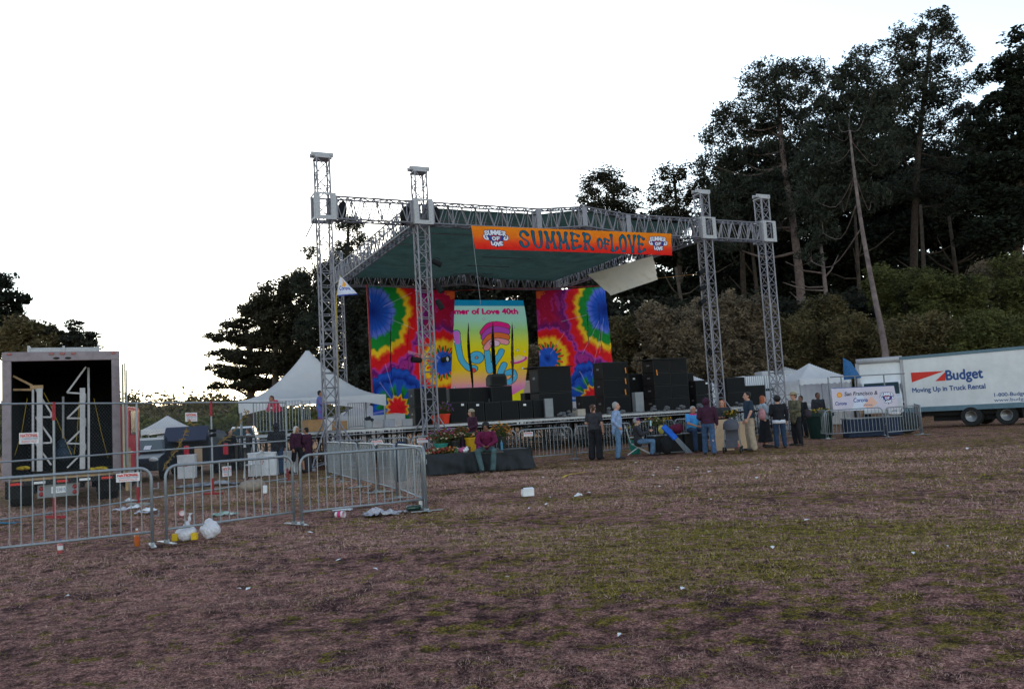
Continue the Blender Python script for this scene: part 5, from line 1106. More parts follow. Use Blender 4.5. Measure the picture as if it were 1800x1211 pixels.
P.text('Corona', 1.5, .62, .42, srgb(30, 60, 150), width=1.0, shear=.2, bold=.012); P.text('Vivimos', 2.2, .3, .22, srgb(30, 60, 150), width=.6); heart_logo(P, 3.95, .85, .5)
ob = thing('sponsor_banner', 'white Corona and San Francisco banner behind the right hand barriers', 'banner', hx(1461, 34.2))
Yb = 34.2; cs = [at_y(1461, 682, Yb), at_y(1571, 677, Yb), at_y(1580, 718, Yb), at_y(1465, 723, Yb)]
P.cloth('cloth', m_cloth, ob, bilin(cs, .06, n=(0, 1, 0), fr=2.), world=True)
# ---------------------------------------------------------------- black platform
pa, pb = Vector(g2(752, 836)), Vector(g2(938, 823)); pd = (pb - pa).normalized(); PL = (pb - pa).length; PAN = math.atan2(pd.y, pd.x)
pf = thing('low_platform', 'low platform draped in black cloth in front of the stage', 'platform', (pa.x, pa.y, 0), PAN); PM = WM[pf.name]; PH, PD = .58, 1.7
mb = MB(); mb.b2((0.02, 0.02, PH - .06), (PL - .02, PD, PH)); mb.build('top', mat('dark_grey_board', (.10, .09, .09), rough=.8), pf)
for x in (.1, PL - .1):
    for y in (.12, PD - .1): mb = MB(); mb.box((x, y, PH / 2 - .03), (.08, .08, PH - .06)); mb.build('leg', m_dark, pf)
per = [(0, PD), (0, 0), (PL, 0), (PL, PD)]; V = []; nz = 9; npt = 260; seg = np.linspace(0, 3, npt)
for s_ in seg:
    i = min(int(s_), 2); f = s_ - i; x = per[i][0] * (1 - f) + per[i + 1][0] * f; y = per[i][1] * (1 - f) + per[i + 1][1] * f; nrm = [(-1, 0), (0, -1), (1, 0)][i]
    for k in range(nz):
        zz = 1 - k / (nz - 1); z = .012 + (PH - .0) * zz; sw = (1 - zz); w_ = .055 * sw * (math.sin(s_ * 31 + math.sin(s_ * 9) * 2) + .6 * math.sin(s_ * 57 + zz * 2)) + .05 * sw + .03 * math.sin(zz * 5 + s_ * 4)
        if i == 1: w_ += .10 * math.exp(-((f - .12) / .1) ** 2) * sw + .03 * math.sin((f * 6 + zz * 2.2) * 3.1) * zz * (1 - zz) * 4
        V.append((x + nrm[0] * w_, y + nrm[1] * w_, z + .004))
np_obj('skirt', V, [(a * nz + k, a * nz + k + 1, (a + 1) * nz + k + 1, (a + 1) * nz + k) for a in range(npt - 1) for k in range(nz - 1)], mat('black_drape', (.022, .025, .03), rough=.75, var=.2), pf, smooth=True)
# ---------------------------------------------------------------- loudspeakers and cases on the stage
m_cab = mat('black_cabinet', (.010, .010, .011), rough=.55, var=.3, scale=20, bump=.2); m_gr = mat('black_grille', (.006, .006, .007), rough=.8, var=.5, scale=90)
GS = 'black loudspeaker stacks on the stage'
def cabs(x0, x1, yt, v, d, label, cat='loudspeaker', nm='loudspeaker', rows=1, cols=1, z0=None, lid=False, m=None, face=True, group=GS, white=None, handle=True, off=0.):
    A_ = s_plane(x0, yt, v); B_ = s_plane(x1, yt, v); zt_ = (A_.z + B_.z) / 2; z0 = DZ + .02 if z0 is None else z0; wd = (B_ - A_).dot(U); h = zt_ - z0; m = m or m_cab
    o = thing(nm, label, cat, (A_.x, A_.y, z0), TH, group=group); o_w = wd / cols; o_h = h / rows
    for i in range(cols):
        for j in range(rows):
            mb = MB(); x, z = i * o_w, j * o_h; mb.b2((x + .008, 0, z + .006), (x + o_w - .008, d, z + o_h - .006)); c = mb.build('cabinet', m, o, bevel=.015)
            if face:
                mb = MB(); mb.b2((x + .05, -.012, z + .05), (x + o_w - .05, -.004, z + o_h - .05)); mb.build('grille', m_gr, c)
            if handle and o_h > .3:
                mb = MB(); mb.b2((x + .02, d * .35, z + o_h * .55), (x - .004 + .01, d * .6, z + o_h * .65)); mb.build('handle', m_grey, c)
    if lid: mb = MB(); mb.b2((-.28, -.1, h + .01), (wd + .05, d, h + .06)); mb.build('lid_board', m_dark, o)
    if white: mb = MB(); a_, b_ = white; mb.b2((a_ * wd, -.02, b_ * h), (a_ * wd + .13, -.014, b_ * h + .09)); mb.build('label_plate', m_paper, o)
    return o
cabs(727, 744, 682, 2.4, .8, 'narrow black loudspeaker stack left of the corner tower foot', rows=2); cabs(745, 785, 681, 2.2, .8, 'wide black loudspeaker stack right behind the corner tower', rows=2)
cabs(789, 862, 681, 3.4, .7, 'long row of black cases under the yellow backdrop', rows=1, cols=2, nm='equipment_case', cat='case')
cabs(863, 900, 678, 3.0, .7, 'black amplifier cabinet below the wedge shaped one', nm='amplifier', cat='amplifier')
A_ = s_plane(864, 678, 3.0); z_ = A_.z; o = thing('wedge_monitor', 'wedge topped black monitor standing on the amplifier', 'loudspeaker', (A_.x, A_.y, z_), TH, group=GS); mb = MB(); mb.prism([(0, 0), (.85, 0), (.85, .38), (.74, .55), (.12, .55), (0, .38)], (0, .1, 0), (1, 0, 0), (0, 0, 1), (0, .55, 0)); mb.build('cabinet', m_cab, o, bevel=.02); mb = MB(); mb.b2((.1, .086, .06), (.75, .095, .42)); mb.build('grille', m_gr, o)
for k, (a, b, y, w_) in enumerate([(792, 821, 706, (.62, .8)), (822, 851, 706, (.5, .78)), (852, 880, 706, None), (881, 911, 704, None), (912, 936, 703, (.3, .7)), (937, 955, 702, None)]):
    cabs(a, b, y, 1.5, .6, ['black floor case with a white label, leftmost in the front row', 'black floor case with a white label, second in the front row', 'plain black floor case third in the front row', 'plain black floor case fourth in the front row', 'black floor case with one small light, fifth in the front row', 'small black floor case at the right end of the front row'][k], nm='equipment_case', cat='case', group='front row of black cases on the stage', white=w_)
cabs(944, 1003, 646, 2.6, .9, 'tall black loudspeaker stack with a board on top, left of the right tie-dye banner', rows=2, lid=True)
cabs(922, 941, 690, 4.5, .5, 'small black case on a table right of the yellow backdrop', nm='equipment_case', cat='case')
cabs(957, 972, 700, 1.2, .12, 'grey slab leaning upright before the tall stack', nm='grey_panel', cat='panel', m=m_grey, face=False, group=None, handle=False)
cabs(1022, 1047, 695, 3.2, .6, 'small black amplifier in front of the right tie-dye banner', nm='amplifier', cat='amplifier')
cabs(1057, 1103, 636, 3.6, .9, 'tall black loudspeaker stack over the man in the blue shirt', rows=3); cabs(1104, 1129, 657, 4.6, .6, 'narrow black rack with a white tag beside the tall stack', rows=2, white=(.3, .85)); cabs(1120, 1147, 659, 5.4, .8, 'medium black cabinet left of the largest stack', rows=2)
cabs(1116, 1131, 689, 1.6, .3, 'slim grey column speaker in front of the stacks', nm='column_speaker', m=m_grey, face=False)
cabs(1147, 1207, 632, 3.0, 1.0, 'largest black loudspeaker stack, left of the front right lattice tower', rows=4, cols=2, lid=True); cabs(1208, 1219, 655, 3.6, .8, 'thin edge of a black cabinet right of the largest stack', rows=2)
cabs(1222, 1251, 668, 3.0, .7, 'black road case beside the front right lattice tower', nm='equipment_case', cat='case', rows=2, white=(.6, .85)); cabs(1277, 1309, 663, 3.0, .8, 'tall black cabinet right of the front right lattice tower', rows=2); cabs(1311, 1345, 677, 3.4, .8, 'low black cabinet behind the man in the dark T-shirt', rows=1)
def orange_straps(px, ys, v, label):
    o = thing('ratchet_strap', label, 'strap', s_plane(px, ys[0], v), TH, group='orange straps on the loudspeaker stacks'); mb = MB()
    for y in ys: p = s_plane(px, y, v); mb.rect(p, p + Vector((.02, 0, -.28)), .05, .02, up=tuple(V_))
    mb.build('webbing', mat('orange_webbing', (.75, .25, .03)), o, world=True)
orange_straps(1099, (646, 665, 684), 3.5, 'orange straps down the tall stack over the man in the blue shirt'); orange_straps(1154, (650,), 2.9, 'short orange strap on the largest stack')
# stage clutter: buckets, crates, cable heaps, footlights
def junk(kind, px, v, label, col, r=.15, h=.3, z0=None, nm=None):
    p = s_plane(px, 735 - .056 * (px - 900), v); p.z = DZ + .01 if z0 is None else z0; m = mat(nm or 'stuff_' + kind + str(col), col, rough=.7); mb = MB()
    if kind == 'bucket': mb.lathe((0, 0, 0), [(r * .8, 0), (r, h), (r * 1.06, h), (r * 1.06, h - .03), (r * .95, h - .01), (r * .75, .03)], 16)
    elif kind == 'box': mb.box((0, 0, h / 2), (r * 2, r * 1.6, h)); mb.box((0, 0, h + .01), (r * 2.05, r * 1.65, .02))
    elif kind == 'heap':
        for k in range(9): mb.ell(Vector(rng.normal(size=3)) * r * .4 + Vector((0, 0, h * .35)), (r * .5, r * .4, h * .35), Matrix.Rotation(rng.random() * 3, 3, 'Z'), 8, 6)
    o = mb.build(nm or kind, m, bevel=.0); o.location = p; o.rotation_euler = (0, 0, rng.random()); tag(o, label, nm.replace('_', ' ') if nm else kind, 'clutter along the stage deck')
junk('bucket', 648, 1.6, 'grey bucket with dark cloth on the left part of the deck', (.35, .35, .37), .2, .32, nm='bucket'); junk('heap', 647, 1.6, 'dark cloth piled on the grey bucket', (.02, .02, .03), .18, .2, DZ + .3, nm='cloth_heap')
junk('box', 684, 1.4, 'grey plastic crate under the left tie-dye banner', (.30, .30, .34), .22, .3, nm='crate'); junk('box', 716, 1.2, 'second grey plastic crate under the left tie-dye banner, nearer the black stack', (.33, .32, .34), .2, .28, nm='storage_crate')
junk('box', 551, 1.6, 'brown wooden case on the deck left of the person in tie-dye', (.40, .22, .10), .35, .45, nm='wooden_case'); junk('box', 597, 3., 'small brown wooden case behind the far left tower', (.30, .16, .08), .25, .35, nm='wooden_case')
junk('box', 1018, 2.4, 'beige box on the deck under the right tie-dye banner', (.42, .36, .30), .24, .3, nm='beige_box')
for k, px in enumerate([985, 1005, 1072, 1090, 1150, 1172, 1198, 1232, 1262, 1300]):
    junk('heap', px, 1.2 + .4 * (k % 2), ['cable heap on the deck by the tall boarded stack', 'cable heap on the deck under the right tie-dye banner', 'cable heap on the deck above the man in the blue shirt', 'cable heap just right of the man in the blue shirt', 'cable heap below the left side of the largest stack', 'cable heap below the largest stack', 'cable heap below the right side of the largest stack', 'cable heap beside the road case', 'cable heap right of the front right tower', 'cable heap under the tall cabinet'][k], [(.12, .12, .13), (.3, .3, .32), (.05, .05, .06)][k % 3], .22, .2, nm='cable_heap')
# par lamps on the towers
def lamp(u, v, z, ax, label, bright=False):
    o = thing('stage_lamp', label, 'stage lamp', S(u, v, z), TH, group='black stage lamps clamped to the towers'); d = Vector(ax).normalized(); M = d.to_track_quat('Z', 'Y').to_matrix()
    mb = MB(); mb.lathe((0, 0, 0), [(.07, -.22), (.11, -.18), (.12, .2), (.13, .22), (.11, .22), (.1, .1)], 18); mb.v = [tuple(M @ Vector(q)) for q in mb.v]; mb.build('housing', m_blk, o, smooth=False)
    mb = MB(); mb.lathe((0, 0, .12), [(.1, 0), (0, .015)], 16); mb.v = [tuple(M @ Vector(q)) for q in mb.v]; mb.build('lens', m_lens if bright else m_glass, o)
    mb = MB(); mb.tube([(.15, 0, 0), (.15, 0, .16), (0, 0, .22), (-.15, 0, .16), (-.15, 0, 0)], .012, 5); mb.build('yoke', m_blk, o)
def lz(px, py): p = s_plane(px, py, 0); return s_u(p), p.z
for px, py, ax, lab, br in [(766, 463, (1, -.2, -.5), 'stage lamp highest on the corner tower by the canopy edge', 0), (770, 507, (.5, -.3, -1), 'stage lamp on the corner tower over the tie-dye banner', 0), (771, 536, (.5, -.2, -1), 'stage lamp on the corner tower just above the third crease', 0), (731, 633, (-1, -.2, .1), 'stage lamp pointing left low on the corner tower', 0), (781, 632, (.3, -1, 0), 'stage lamp with bright lens low on the corner tower', 1),
        (1231, 479, (-1, -.1, -.5), 'uppermost stage lamp on the front right tower', 0), (1232, 507, (-1, -.1, -.3), 'middle stage lamp on the front right tower', 0), (1233, 531, (-1, -.2, -.6), 'third stage lamp from the top on the front right tower', 0), (1250, 620, (-1, -.1, 0), 'lowest stage lamp on the front right tower', 0)]:
    u, z = lz(px, py); lamp(u, -.1, z, ax, lab, br)
# hanging chain hoist line and cables
o = thing('rope_line', 'thin guy rope running from the far right tower foot across the wood', 'rope', S(uR, 0)); mb = MB(); mb.bar(S(uR, .2, 8.0), s_plane(1130, 492, 6.), .012, 4); mb.build('rope', mat('orange_rope', (.45, .2, .03)), o, world=True)
o = thing('outrigger_pole', 'short steel arm jutting left below the far left sleeve block', 'arm', S(uL, 0)); a = s_plane(550, 392, 0); b = s_plane(537, 418, 0); mb = MB(); mb.bar(a, b, .03, 6); mb.build('bar', m_grey, o, world=True)
# flag on the far left tower
P = Paint(1.2, 1.0, 90, 70); P.c[:] = srgb(215, 218, 235); P.poly([(.35, .5), (.8, .95), (.95, .6), (.6, .45)], srgb(245, 170, 70)); P.text('Corona', .1, .3, .3, srgb(40, 60, 150), width=.9, shear=.2, bold=.01); P.c[P.y < .06] = srgb(60, 80, 160)
fg = thing('flag', 'small white Corona flag on a yellow pole at the far left towers', 'flag', s_plane(592, 500, -.2)); cs = [s_plane(597, 485, -.2), s_plane(602, 489, -.2), s_plane(629, 518, -.1), s_plane(592, 521, -.2)]
P.cloth('cloth', m_cloth, fg, bilin(cs, .2, fr=3), world=True); mb = MB(); mb.bar(s_plane(591, 522, -.2), s_plane(597, 745, -.2), .018, 6); mb.bar(s_plane(591, 522, -.2), s_plane(598, 484, -.2), .012, 6); mb.build('pole', m_yel, fg, world=True)
# ---------------------------------------------------------------- people
def prims_capsule(mb, p, q, r0, r1, n=12):
    p, q = Vector(p), Vector(q); d = q - p; L = d.length
    if L < 1e-5: return
    rings = []; path = []; rs = []
    for t in np.linspace(-1.35, 0, 4): path.append(p + d.normalized() * math.sin(t) * r0); rs.append(max(r0 * math.cos(t), .0008))
    for t in np.linspace(.0, 1.35, 4): path.append(q + d.normalized() * math.sin(t) * r1); rs.append(max(r1 * math.cos(t), .0008))
    mb.tube(path, rs, n)
def remesh(mb, voxel, name, m, parent, sm=4, noise=0., nf=9., cut=None, shade=True):
    me = bpy.data.meshes.new('t'); me.from_pydata(mb.v, [], mb.f); me.update(); ob = bpy.data.objects.new('t', me); COL.objects.link(ob)
    r = ob.modifiers.new('r', 'REMESH'); r.mode = 'VOXEL'; r.voxel_size = voxel
    s = ob.modifiers.new('s', 'SMOOTH'); s.factor = .5; s.iterations = sm
    dg = bpy.context.evaluated_depsgraph_get(); out = bpy.data.meshes.new_from_object(ob.evaluated_get(dg)); bpy.data.objects.remove(ob); bpy.data.meshes.remove(me)
    n = len(out.vertices)
    if n == 0: return None
    if noise:
        co = np.empty(n * 3, np.float32); out.vertices.foreach_get('co', co); co = co.reshape(-1, 3); nm_ = np.empty(n * 3, np.float32); out.vertices.foreach_get('normal', nm_); nm_ = nm_.reshape(-1, 3)
        co = co + nm_ * (pnoise(co * np.array([1, 1, .6]), nf, 3) * noise)[:, None]; out.vertices.foreach_set('co', co.astype(np.float32).ravel()); out.update()
    out.polygons.foreach_set('use_smooth', np.ones(len(out.polygons), bool)); out.materials.clear(); out.materials.append(m); out.name = name
    o = bpy.data.objects.new(name, out); COL.objects.link(o); o.parent = parent; WM[o.name] = WM[parent.name]; return o
SKIN = {'fair': mat('fair_skin', (.50, .26, .19), rough=.55, var=.12, scale=18), 'tan': mat('tanned_skin', (.36, .17, .11), rough=.55, var=.12, scale=18), 'dark': mat('brown_skin', (.20, .09, .06), rough=.55, var=.12, scale=18)}
def cl(name, c, var=.25, col2=None, scale=9): return mat(name, c, rough=.9, var=var, col2=col2, scale=scale, bump=.6, bdist=.02)
M_EYE = mat('eye_dark', (.02, .015, .012), rough=.2); M_MOUTH = mat('lips', (.28, .09, .08), rough=.6); M_SHOE = mat('dark_shoes', (.03, .025, .025), rough=.6)
BASE = dict(pel=(0, 0, .95), wa=(0, 0, 1.10), ch=(0, .0, 1.30), nk=(0, .0, 1.485), hd=(0, -.025, 1.62),
            sl=(.185, 0, 1.425), sr=(-.185, 0, 1.425), el=(.235, .02, 1.14), er=(-.235, .02, 1.14), wl=(.245, -.06, .90), wr=(-.245, -.06, .90),
            hl=(.095, 0, .92), hr=(-.095, 0, .92), kl=(.11, -.02, .50), kr=(-.11, -.02, .50), al=(.12, .02, .085), ar=(-.12, .02, .085), tl=(.15, -.17, .03), tr=(-.15, -.17, .03))
def up_shift(d, dz=0., dy=0., keys=('pel', 'wa', 'ch', 'nk', 'hd', 'sl', 'sr', 'el', 'er', 'wl', 'wr', 'hl', 'hr')):
    for k in keys: a = d[k]; d[k] = (a[0], a[1] + dy, a[2] + dz)
POSES = {
 'stand': {}, 'pocket': dict(el=(.28, .09, 1.16), wl=(.18, -.06, .97), er=(-.28, .09, 1.16), wr=(-.18, -.06, .97)),
 'arms_fwd': dict(el=(.24, -.06, 1.16), wl=(.10, -.30, 1.12), er=(-.24, -.06, 1.16), wr=(-.10, -.30, 1.12)),
 'crossed': dict(el=(.25, -.10, 1.17), wl=(-.02, -.25, 1.17), er=(-.25, -.10, 1.17), wr=(.02, -.24, 1.21)),
 'hold': dict(el=(.24, .02, 1.16), wl=(.16, -.22, 1.08), er=(-.25, .03, 1.14), wr=(-.25, -.03, .90)),
 'stride': dict(kl=(.10, -.16, .51), al=(.11, -.20, .085), tl=(.13, -.38, .03), kr=(-.10, .06, .50), ar=(-.11, .22, .10), tr=(-.13, .06, .03)),
 'bend': dict(wa=(0, -.05, 1.09), ch=(0, -.15, 1.26), nk=(0, -.26, 1.40), hd=(0, -.33, 1.50), sl=(.18, -.22, 1.36), sr=(-.18, -.22, 1.36), el=(.22, -.30, 1.10), er=(-.22, -.30, 1.10), wl=(.12, -.45, .98), wr=(-.12, -.45, .98)),
 'look_up': dict(hd=(0, .015, 1.625)),
}
def sit_pose(seat, lean=0., hands='lap', spread=.13):
    z = seat + .09; dz = z - .95; d = dict(BASE); up_shift(d, dz)
    for k, f in (('wa', .3), ('ch', .7), ('nk', 1.), ('hd', 1.15), ('sl', .95), ('sr', .95)): a = d[k]; d[k] = (a[0], a[1] + lean * f, a[2] - abs(lean) * .1 * f)
    kz = max(seat + .07, .47)
    d.update(hl=(.1, -.02, z - .01), hr=(-.1, -.02, z - .01), kl=(spread + .05, -.45, kz), kr=(-spread - .05, -.45, kz), al=(spread + .03, -.44, .085), ar=(-spread - .03, -.40, .085), tl=(spread + .06, -.63, .03), tr=(-spread - .06, -.59, .03))
    sy = d['sl'][1]; sz = d['sl'][2]
    if hands == 'lap': d.update(el=(.25, sy - .14, sz - .25), er=(-.25, sy - .14, sz - .25), wl=(.07, -.42, kz + .11), wr=(-.06, -.43, kz + .12))
    elif hands == 'chest': d.update(el=(.24, sy - .14, sz - .25), er=(-.24, sy - .14, sz - .25), wl=(.06, sy - .38, sz - .13), wr=(-.06, sy - .38, sz - .15))
    return d
def person(label, loc, face, H=1.75, pose='stand', over=None, skin='fair', shirt=None, sleeve='long', pants=None, legs='trousers', hair=None, hairstyle='short', hat=None, jacket_len=.0, shoe=None, fat=1., head_yaw=0., head_pitch=0., hem=None, group=None, beard=None, female=False, scarf=None):
    """face: degrees, 0 = towards the camera, +90 = towards the right of the photo"""
    J = dict(BASE)
    if isinstance(pose, dict): J.update(pose)
    else:
        for p_ in pose.split('+'): J.update(POSES[p_])
    if over: J.update(over)
    k = H / 1.75; J = {a: Vector(b) * k for a, b in J.items()}
    o = thing('person', label, 'person', loc, R(face), group=group); f = fat
    def torso(mb, infl, z_from=0., low=None):
        sp_ = [(J['pel'] - Vector((0, 0, .09 * k)), .13, .10), (J['pel'], .165, .125), (J['pel'].lerp(J['wa'], .6), .155, .118), (J['wa'], .142 * f, .108 * f), (J['wa'].lerp(J['ch'], .5), .150 * f, .112 * f), (J['ch'], .165, .118), (J['ch'].lerp(J['nk'], .45), .168, .108), (J['ch'].lerp(J['nk'], .78), .125, .085), (J['nk'], .065, .065)]
        sp_ = sp_[low or 0:]; pts = [a for a, _, _ in sp_]; n = 20; vs = []
        for i, (c, rx, ry) in enumerate(sp_):
            d = (pts[min(i + 1, len(pts) - 1)] - pts[max(i - 1, 0)]).normalized(); X = (J['sl'] - J['sr']).normalized() if i > 3 else Vector((1, 0, 0)); Yv = d.cross(X).normalized()
            for q in range(n):
                t = 2 * math.pi * q / n; vs.append(c + X * math.cos(t) * (rx * k + infl) + Yv * math.sin(t) * (ry * k + infl))
        m_ = len(sp_); fs = [(i * n + q, i * n + (q + 1) % n, (i + 1) * n + (q + 1) % n, (i + 1) * n + q) for i in range(m_ - 1) for q in range(n)] + [tuple(range(n - 1, -1, -1)), tuple(range((m_ - 1) * n, m_ * n))]
        mb.add(vs, fs)
    hd = J['hd']; HM = Matrix.Rotation(R(head_yaw), 3, 'Z') @ Matrix.Rotation(R(head_pitch), 3, 'X'); hp = lambda x, y, z: hd + HM @ (Vector((x, y, z)) * k)
    # body: one continuous surface
    mb = MB(); torso(mb, -.012)
    prims_capsule(mb, J['nk'] - Vector((0, 0, .03 * k)), hd - Vector((0, -.01, .05)) * k, .062 * k, .056 * k)
    mb.ell(hp(0, .012, .035), (.076 * k, .094 * k, .088 * k), HM, 16, 12); mb.ell(hp(0, -.020, -.030), (.060 * k, .068 * k, .080 * k), HM, 14, 10); mb.ell(hp(0, -.055, -.085), (.032 * k, .03 * k, .026 * k), HM)
    prims_capsule(mb, hp(0, -.082, .015), hp(0, -.103, -.022), .009 * k, .015 * k, 8); mb.ell(hp(0, -.076, .032), (.05 * k, .016 * k, .010 * k), HM); mb.ell(hp(0, -.080, -.056), (.024 * k, .012 * k, .011 * k), HM)
    for s in (-1, 1): mb.ell(hp(s * .076, .01, -.005), (.012 * k, .022 * k, .034 * k), HM, 8, 6)
    for s, S_, E_, W_ in ((1, 'sl', 'el', 'wl'), (-1, 'sr', 'er', 'wr')):
        mb.ell(J[S_], (.056 * k,) * 3); prims_capsule(mb, J[S_], J[E_], .05 * k, .039 * k); prims_capsule(mb, J[E_], J[W_], .040 * k, .026 * k)
        d = (J[W_] - J[E_]).normalized(); a = Vector((s, 0, 0)); side = (Vector((0, -1, 0)) - d * d.dot(Vector((0, -1, 0)))); side = side.normalized() if side.length > .2 else (Vector((0, 0, 1)) - d * d.z).normalized(); nrm = d.cross(side).normalized()
        pc = J[W_] + d * .05 * k; prims_capsule(mb, J[W_] + side * .014 * k, pc + side * .022 * k + d * .02 * k, .021 * k, .019 * k, 8); prims_capsule(mb, J[W_] - side * .012 * k, pc - side * .022 * k + d * .015 * k, .020 * k, .018 * k, 8)
        prims_capsule(mb, J[W_], pc + d * .025 * k, .020 * k, .018 * k, 8)
        inn = nrm * (1 if nrm.x * s < 0 else -1)
        for q, ln in zip((.033, .012, -.010, -.031), (.070, .078, .073, .057)):
            b0 = pc + side * q * k + d * .028 * k; b1 = b0 + (d * .8 + inn * .45).normalized() * ln * .55 * k; b2 = b1 + (d * .35 + inn * .9).normalized() * ln * .5 * k
            prims_capsule(mb, b0, b1, .0095 * k, .0088 * k, 7); prims_capsule(mb, b1, b2, .0088 * k, .0075 * k, 7)
        t0 = J[W_] + side * .026 * k + d * .02 * k; t1 = t0 + (side * .8 + d * .7 + inn * .3).normalized() * .034 * k; t2 = t1 + (d * .9 + inn * .4).normalized() * .028 * k; prims_capsule(mb, t0, t1, .0125 * k, .0105 * k, 7); prims_capsule(mb, t1, t2, .0105 * k, .0085 * k, 7)
    for h_, kn, an in (('hl', 'kl', 'al'), ('hr', 'kr', 'ar')): prims_capsule(mb, J[h_], J[kn], .078 * k, .050 * k); prims_capsule(mb, J[kn], J[an], .050 * k, .034 * k); mb.ell(J[kn].lerp(J[an], .3) + Vector((0, .014 * k, 0)), (.05 * k, .055 * k, .11 * k))
    remesh(mb, .0085, 'body', SKIN[skin], o, 2)
    for s in (-1, 1): mb = MB(); mb.ell(hp(s * .031, -.0835, .012), (.013 * k, .007 * k, .007 * k), HM, 8, 6); mb.build('eye', M_EYE, o)
    mb = MB(); mb.ell(hp(0, -.090, -.056), (.020 * k, .006 * k, .006 * k), HM, 8, 6); mb.build('mouth', M_MOUTH, o)
    # shoes
    for an, tn in (('al', 'tl'), ('ar', 'tr')):
        mb = MB(); a, t_ = J[an], J[tn]; prims_capsule(mb, Vector((a.x, a.y + .035 * k, .045 * k if a.z < .2 else a.z - .04)), Vector((t_.x, t_.y, t_.z + .008)), .046 * k, .034 * k); prims_capsule(mb, a, a - Vector((0, 0, .04 * k)), .043 * k, .05 * k)
        remesh(mb, .011, 'shoe', shoe or M_SHOE, o, 2)
    # legs
    if pants:
        mb = MB()
        if legs in ('trousers', 'shorts', 'wide'):
            w0, w1, w2 = (.100, .078, .070) if legs != 'wide' else (.108, .096, .10)
            mb.ell(J['pel'] - Vector((0, 0, .02 * k)), (.182 * k, .145 * k, .12 * k)); mb.ell(J['pel'] + Vector((0, 0, .06 * k)), (.158 * k, .122 * k, .08 * k))
            for h_, kn, an in (('hl', 'kl', 'al'), ('hr', 'kr', 'ar')):
                prims_capsule(mb, J[h_], J[kn], w0 * k, w1 * k)
                if legs != 'shorts': prims_capsule(mb, J[kn], J[an] + Vector((0, 0, .005)), w1 * k, w2 * k)
        else:
            c0 = J['pel'] + Vector((0, 0, .08 * k)); prof = [(0, .15, .115), (.15, .18, .14), (.5, .20, .18), (.85, .24, .23)] if legs == 'long_skirt' else [(0, .15, .115), (.15, .18, .14), (.34, .19, .16)]
            n = 24; vs = []
            for dz, rx, ry in prof:
                for q in range(n): t = 2 * math.pi * q / n; rr = 1 + (.07 * math.sin(7 * t) * dz); vs.append(c0 + Vector((rx * rr * math.cos(t), ry * rr * math.sin(t), -dz)) * k)
            mb.add(vs, [(i * n + q, (i + 1) * n + q, (i + 1) * n + (q + 1) % n, i * n + (q + 1) % n) for i in range(len(prof) - 1) for q in range(n)] + [tuple(range(n)), tuple(range(len(prof) * n - 1, (len(prof) - 1) * n - 1, -1))])
        remesh(mb, .013, 'skirt' if 'skirt' in legs else legs if legs == 'shorts' else 'trousers', pants, o, 3, .009, 13)
    if shirt:
        mb = MB(); torso(mb, .026 + jacket_len * .01, low=None if jacket_len else 1)
        if jacket_len: c = J['pel']; prims_capsule(mb, c + Vector((0, 0, .02)), c - Vector((0, 0, jacket_len)), .15 * k, .155 * k, 16); mb.ell(c - Vector((0, 0, jacket_len * .5)), (.19 * k, .145 * k, .13 * k + jacket_len * .5))
        for S_, E_, W_ in (('sl', 'el', 'wl'), ('sr', 'er', 'wr')):
            mb.ell(J[S_], (.072 * k,) * 3)
            if sleeve == 'long': prims_capsule(mb, J[S_], J[E_], .074 * k, .064 * k); prims_capsule(mb, J[E_], J[E_].lerp(J[W_], .9), .063 * k, .046 * k)
            elif sleeve == 'short': prims_capsule(mb, J[S_], J[S_].lerp(J[E_], .72), .068 * k, .062 * k)
        if hairstyle == 'hood': mb.ell(hp(0, .03, .03), (.105 * k, .118 * k, .128 * k), HM, 16, 12); prims_capsule(mb, J['nk'], hd, .085 * k, .085 * k)
        remesh(mb, .013, 'jacket' if jacket_len > .05 else 'shirt', shirt, o, 3, .010, 12)
    if hem:
        mb = MB(); n = 24; vs = []
        for dz, rx, ry in ((.02, .19, .15), (-.10, .205, .165)):
            for q in range(n): t = 2 * math.pi * q / n; vs.append(J['pel'] + Vector((rx * math.cos(t), ry * math.sin(t), dz - .03)) * k)
        mb.add(vs, [(q, n + q, n + (q + 1) % n, (q + 1) % n) for q in range(n)] + [tuple(range(n)), tuple(range(2 * n - 1, n - 1, -1))]); mb.build('shirt_hem', hem, o, smooth=True)
    if hair and hairstyle != 'hood':
        mb = MB(); mb.ell(hp(0, .028, .050), (.084 * k, .094 * k, .088 * k), HM, 16, 12); mb.ell(hp(0, .055, .0), (.078 * k, .062 * k, .085 * k), HM, 14, 10)
        if hairstyle in ('long', 'bob'):
            L = .30 if hairstyle == 'long' else .13
            for s in (-1, 0, 1): prims_capsule(mb, hp(s * .055, .05, 0), hp(s * .075, .075, -L), .05 * k, .035 * k, 10)
            for s in (-1, 1): prims_capsule(mb, hp(s * .078, .0, .02), hp(s * .088, .01, -L * .7), .026 * k, .022 * k, 8)
        if hairstyle == 'ponytail':
            prims_capsule(mb, hp(0, .10, .0), hp(0, .13, -.28), .03 * k, .018 * k, 8)
        if hairstyle == 'big': mb.ell(hp(0, .03, .04), (.108 * k, .115 * k, .11 * k), HM, 16, 12)
        remesh(mb, .010, 'hair', hair, o, 1, .007, 38)
    if beard: mb = MB(); mb.ell(hp(0, -.055, -.082), (.052 * k, .038 * k, .045 * k), HM, 12, 8); remesh(mb, .009, 'beard', beard, o, 1, .005, 40)
    if scarf: mb = MB(); mb.ell(J['nk'] - Vector((0, .0, .035 * k)), (.13 * k, .105 * k, .06 * k), nu=16, nv=8); remesh(mb, .012, 'collar', scarf, o, 2, .006, 20)
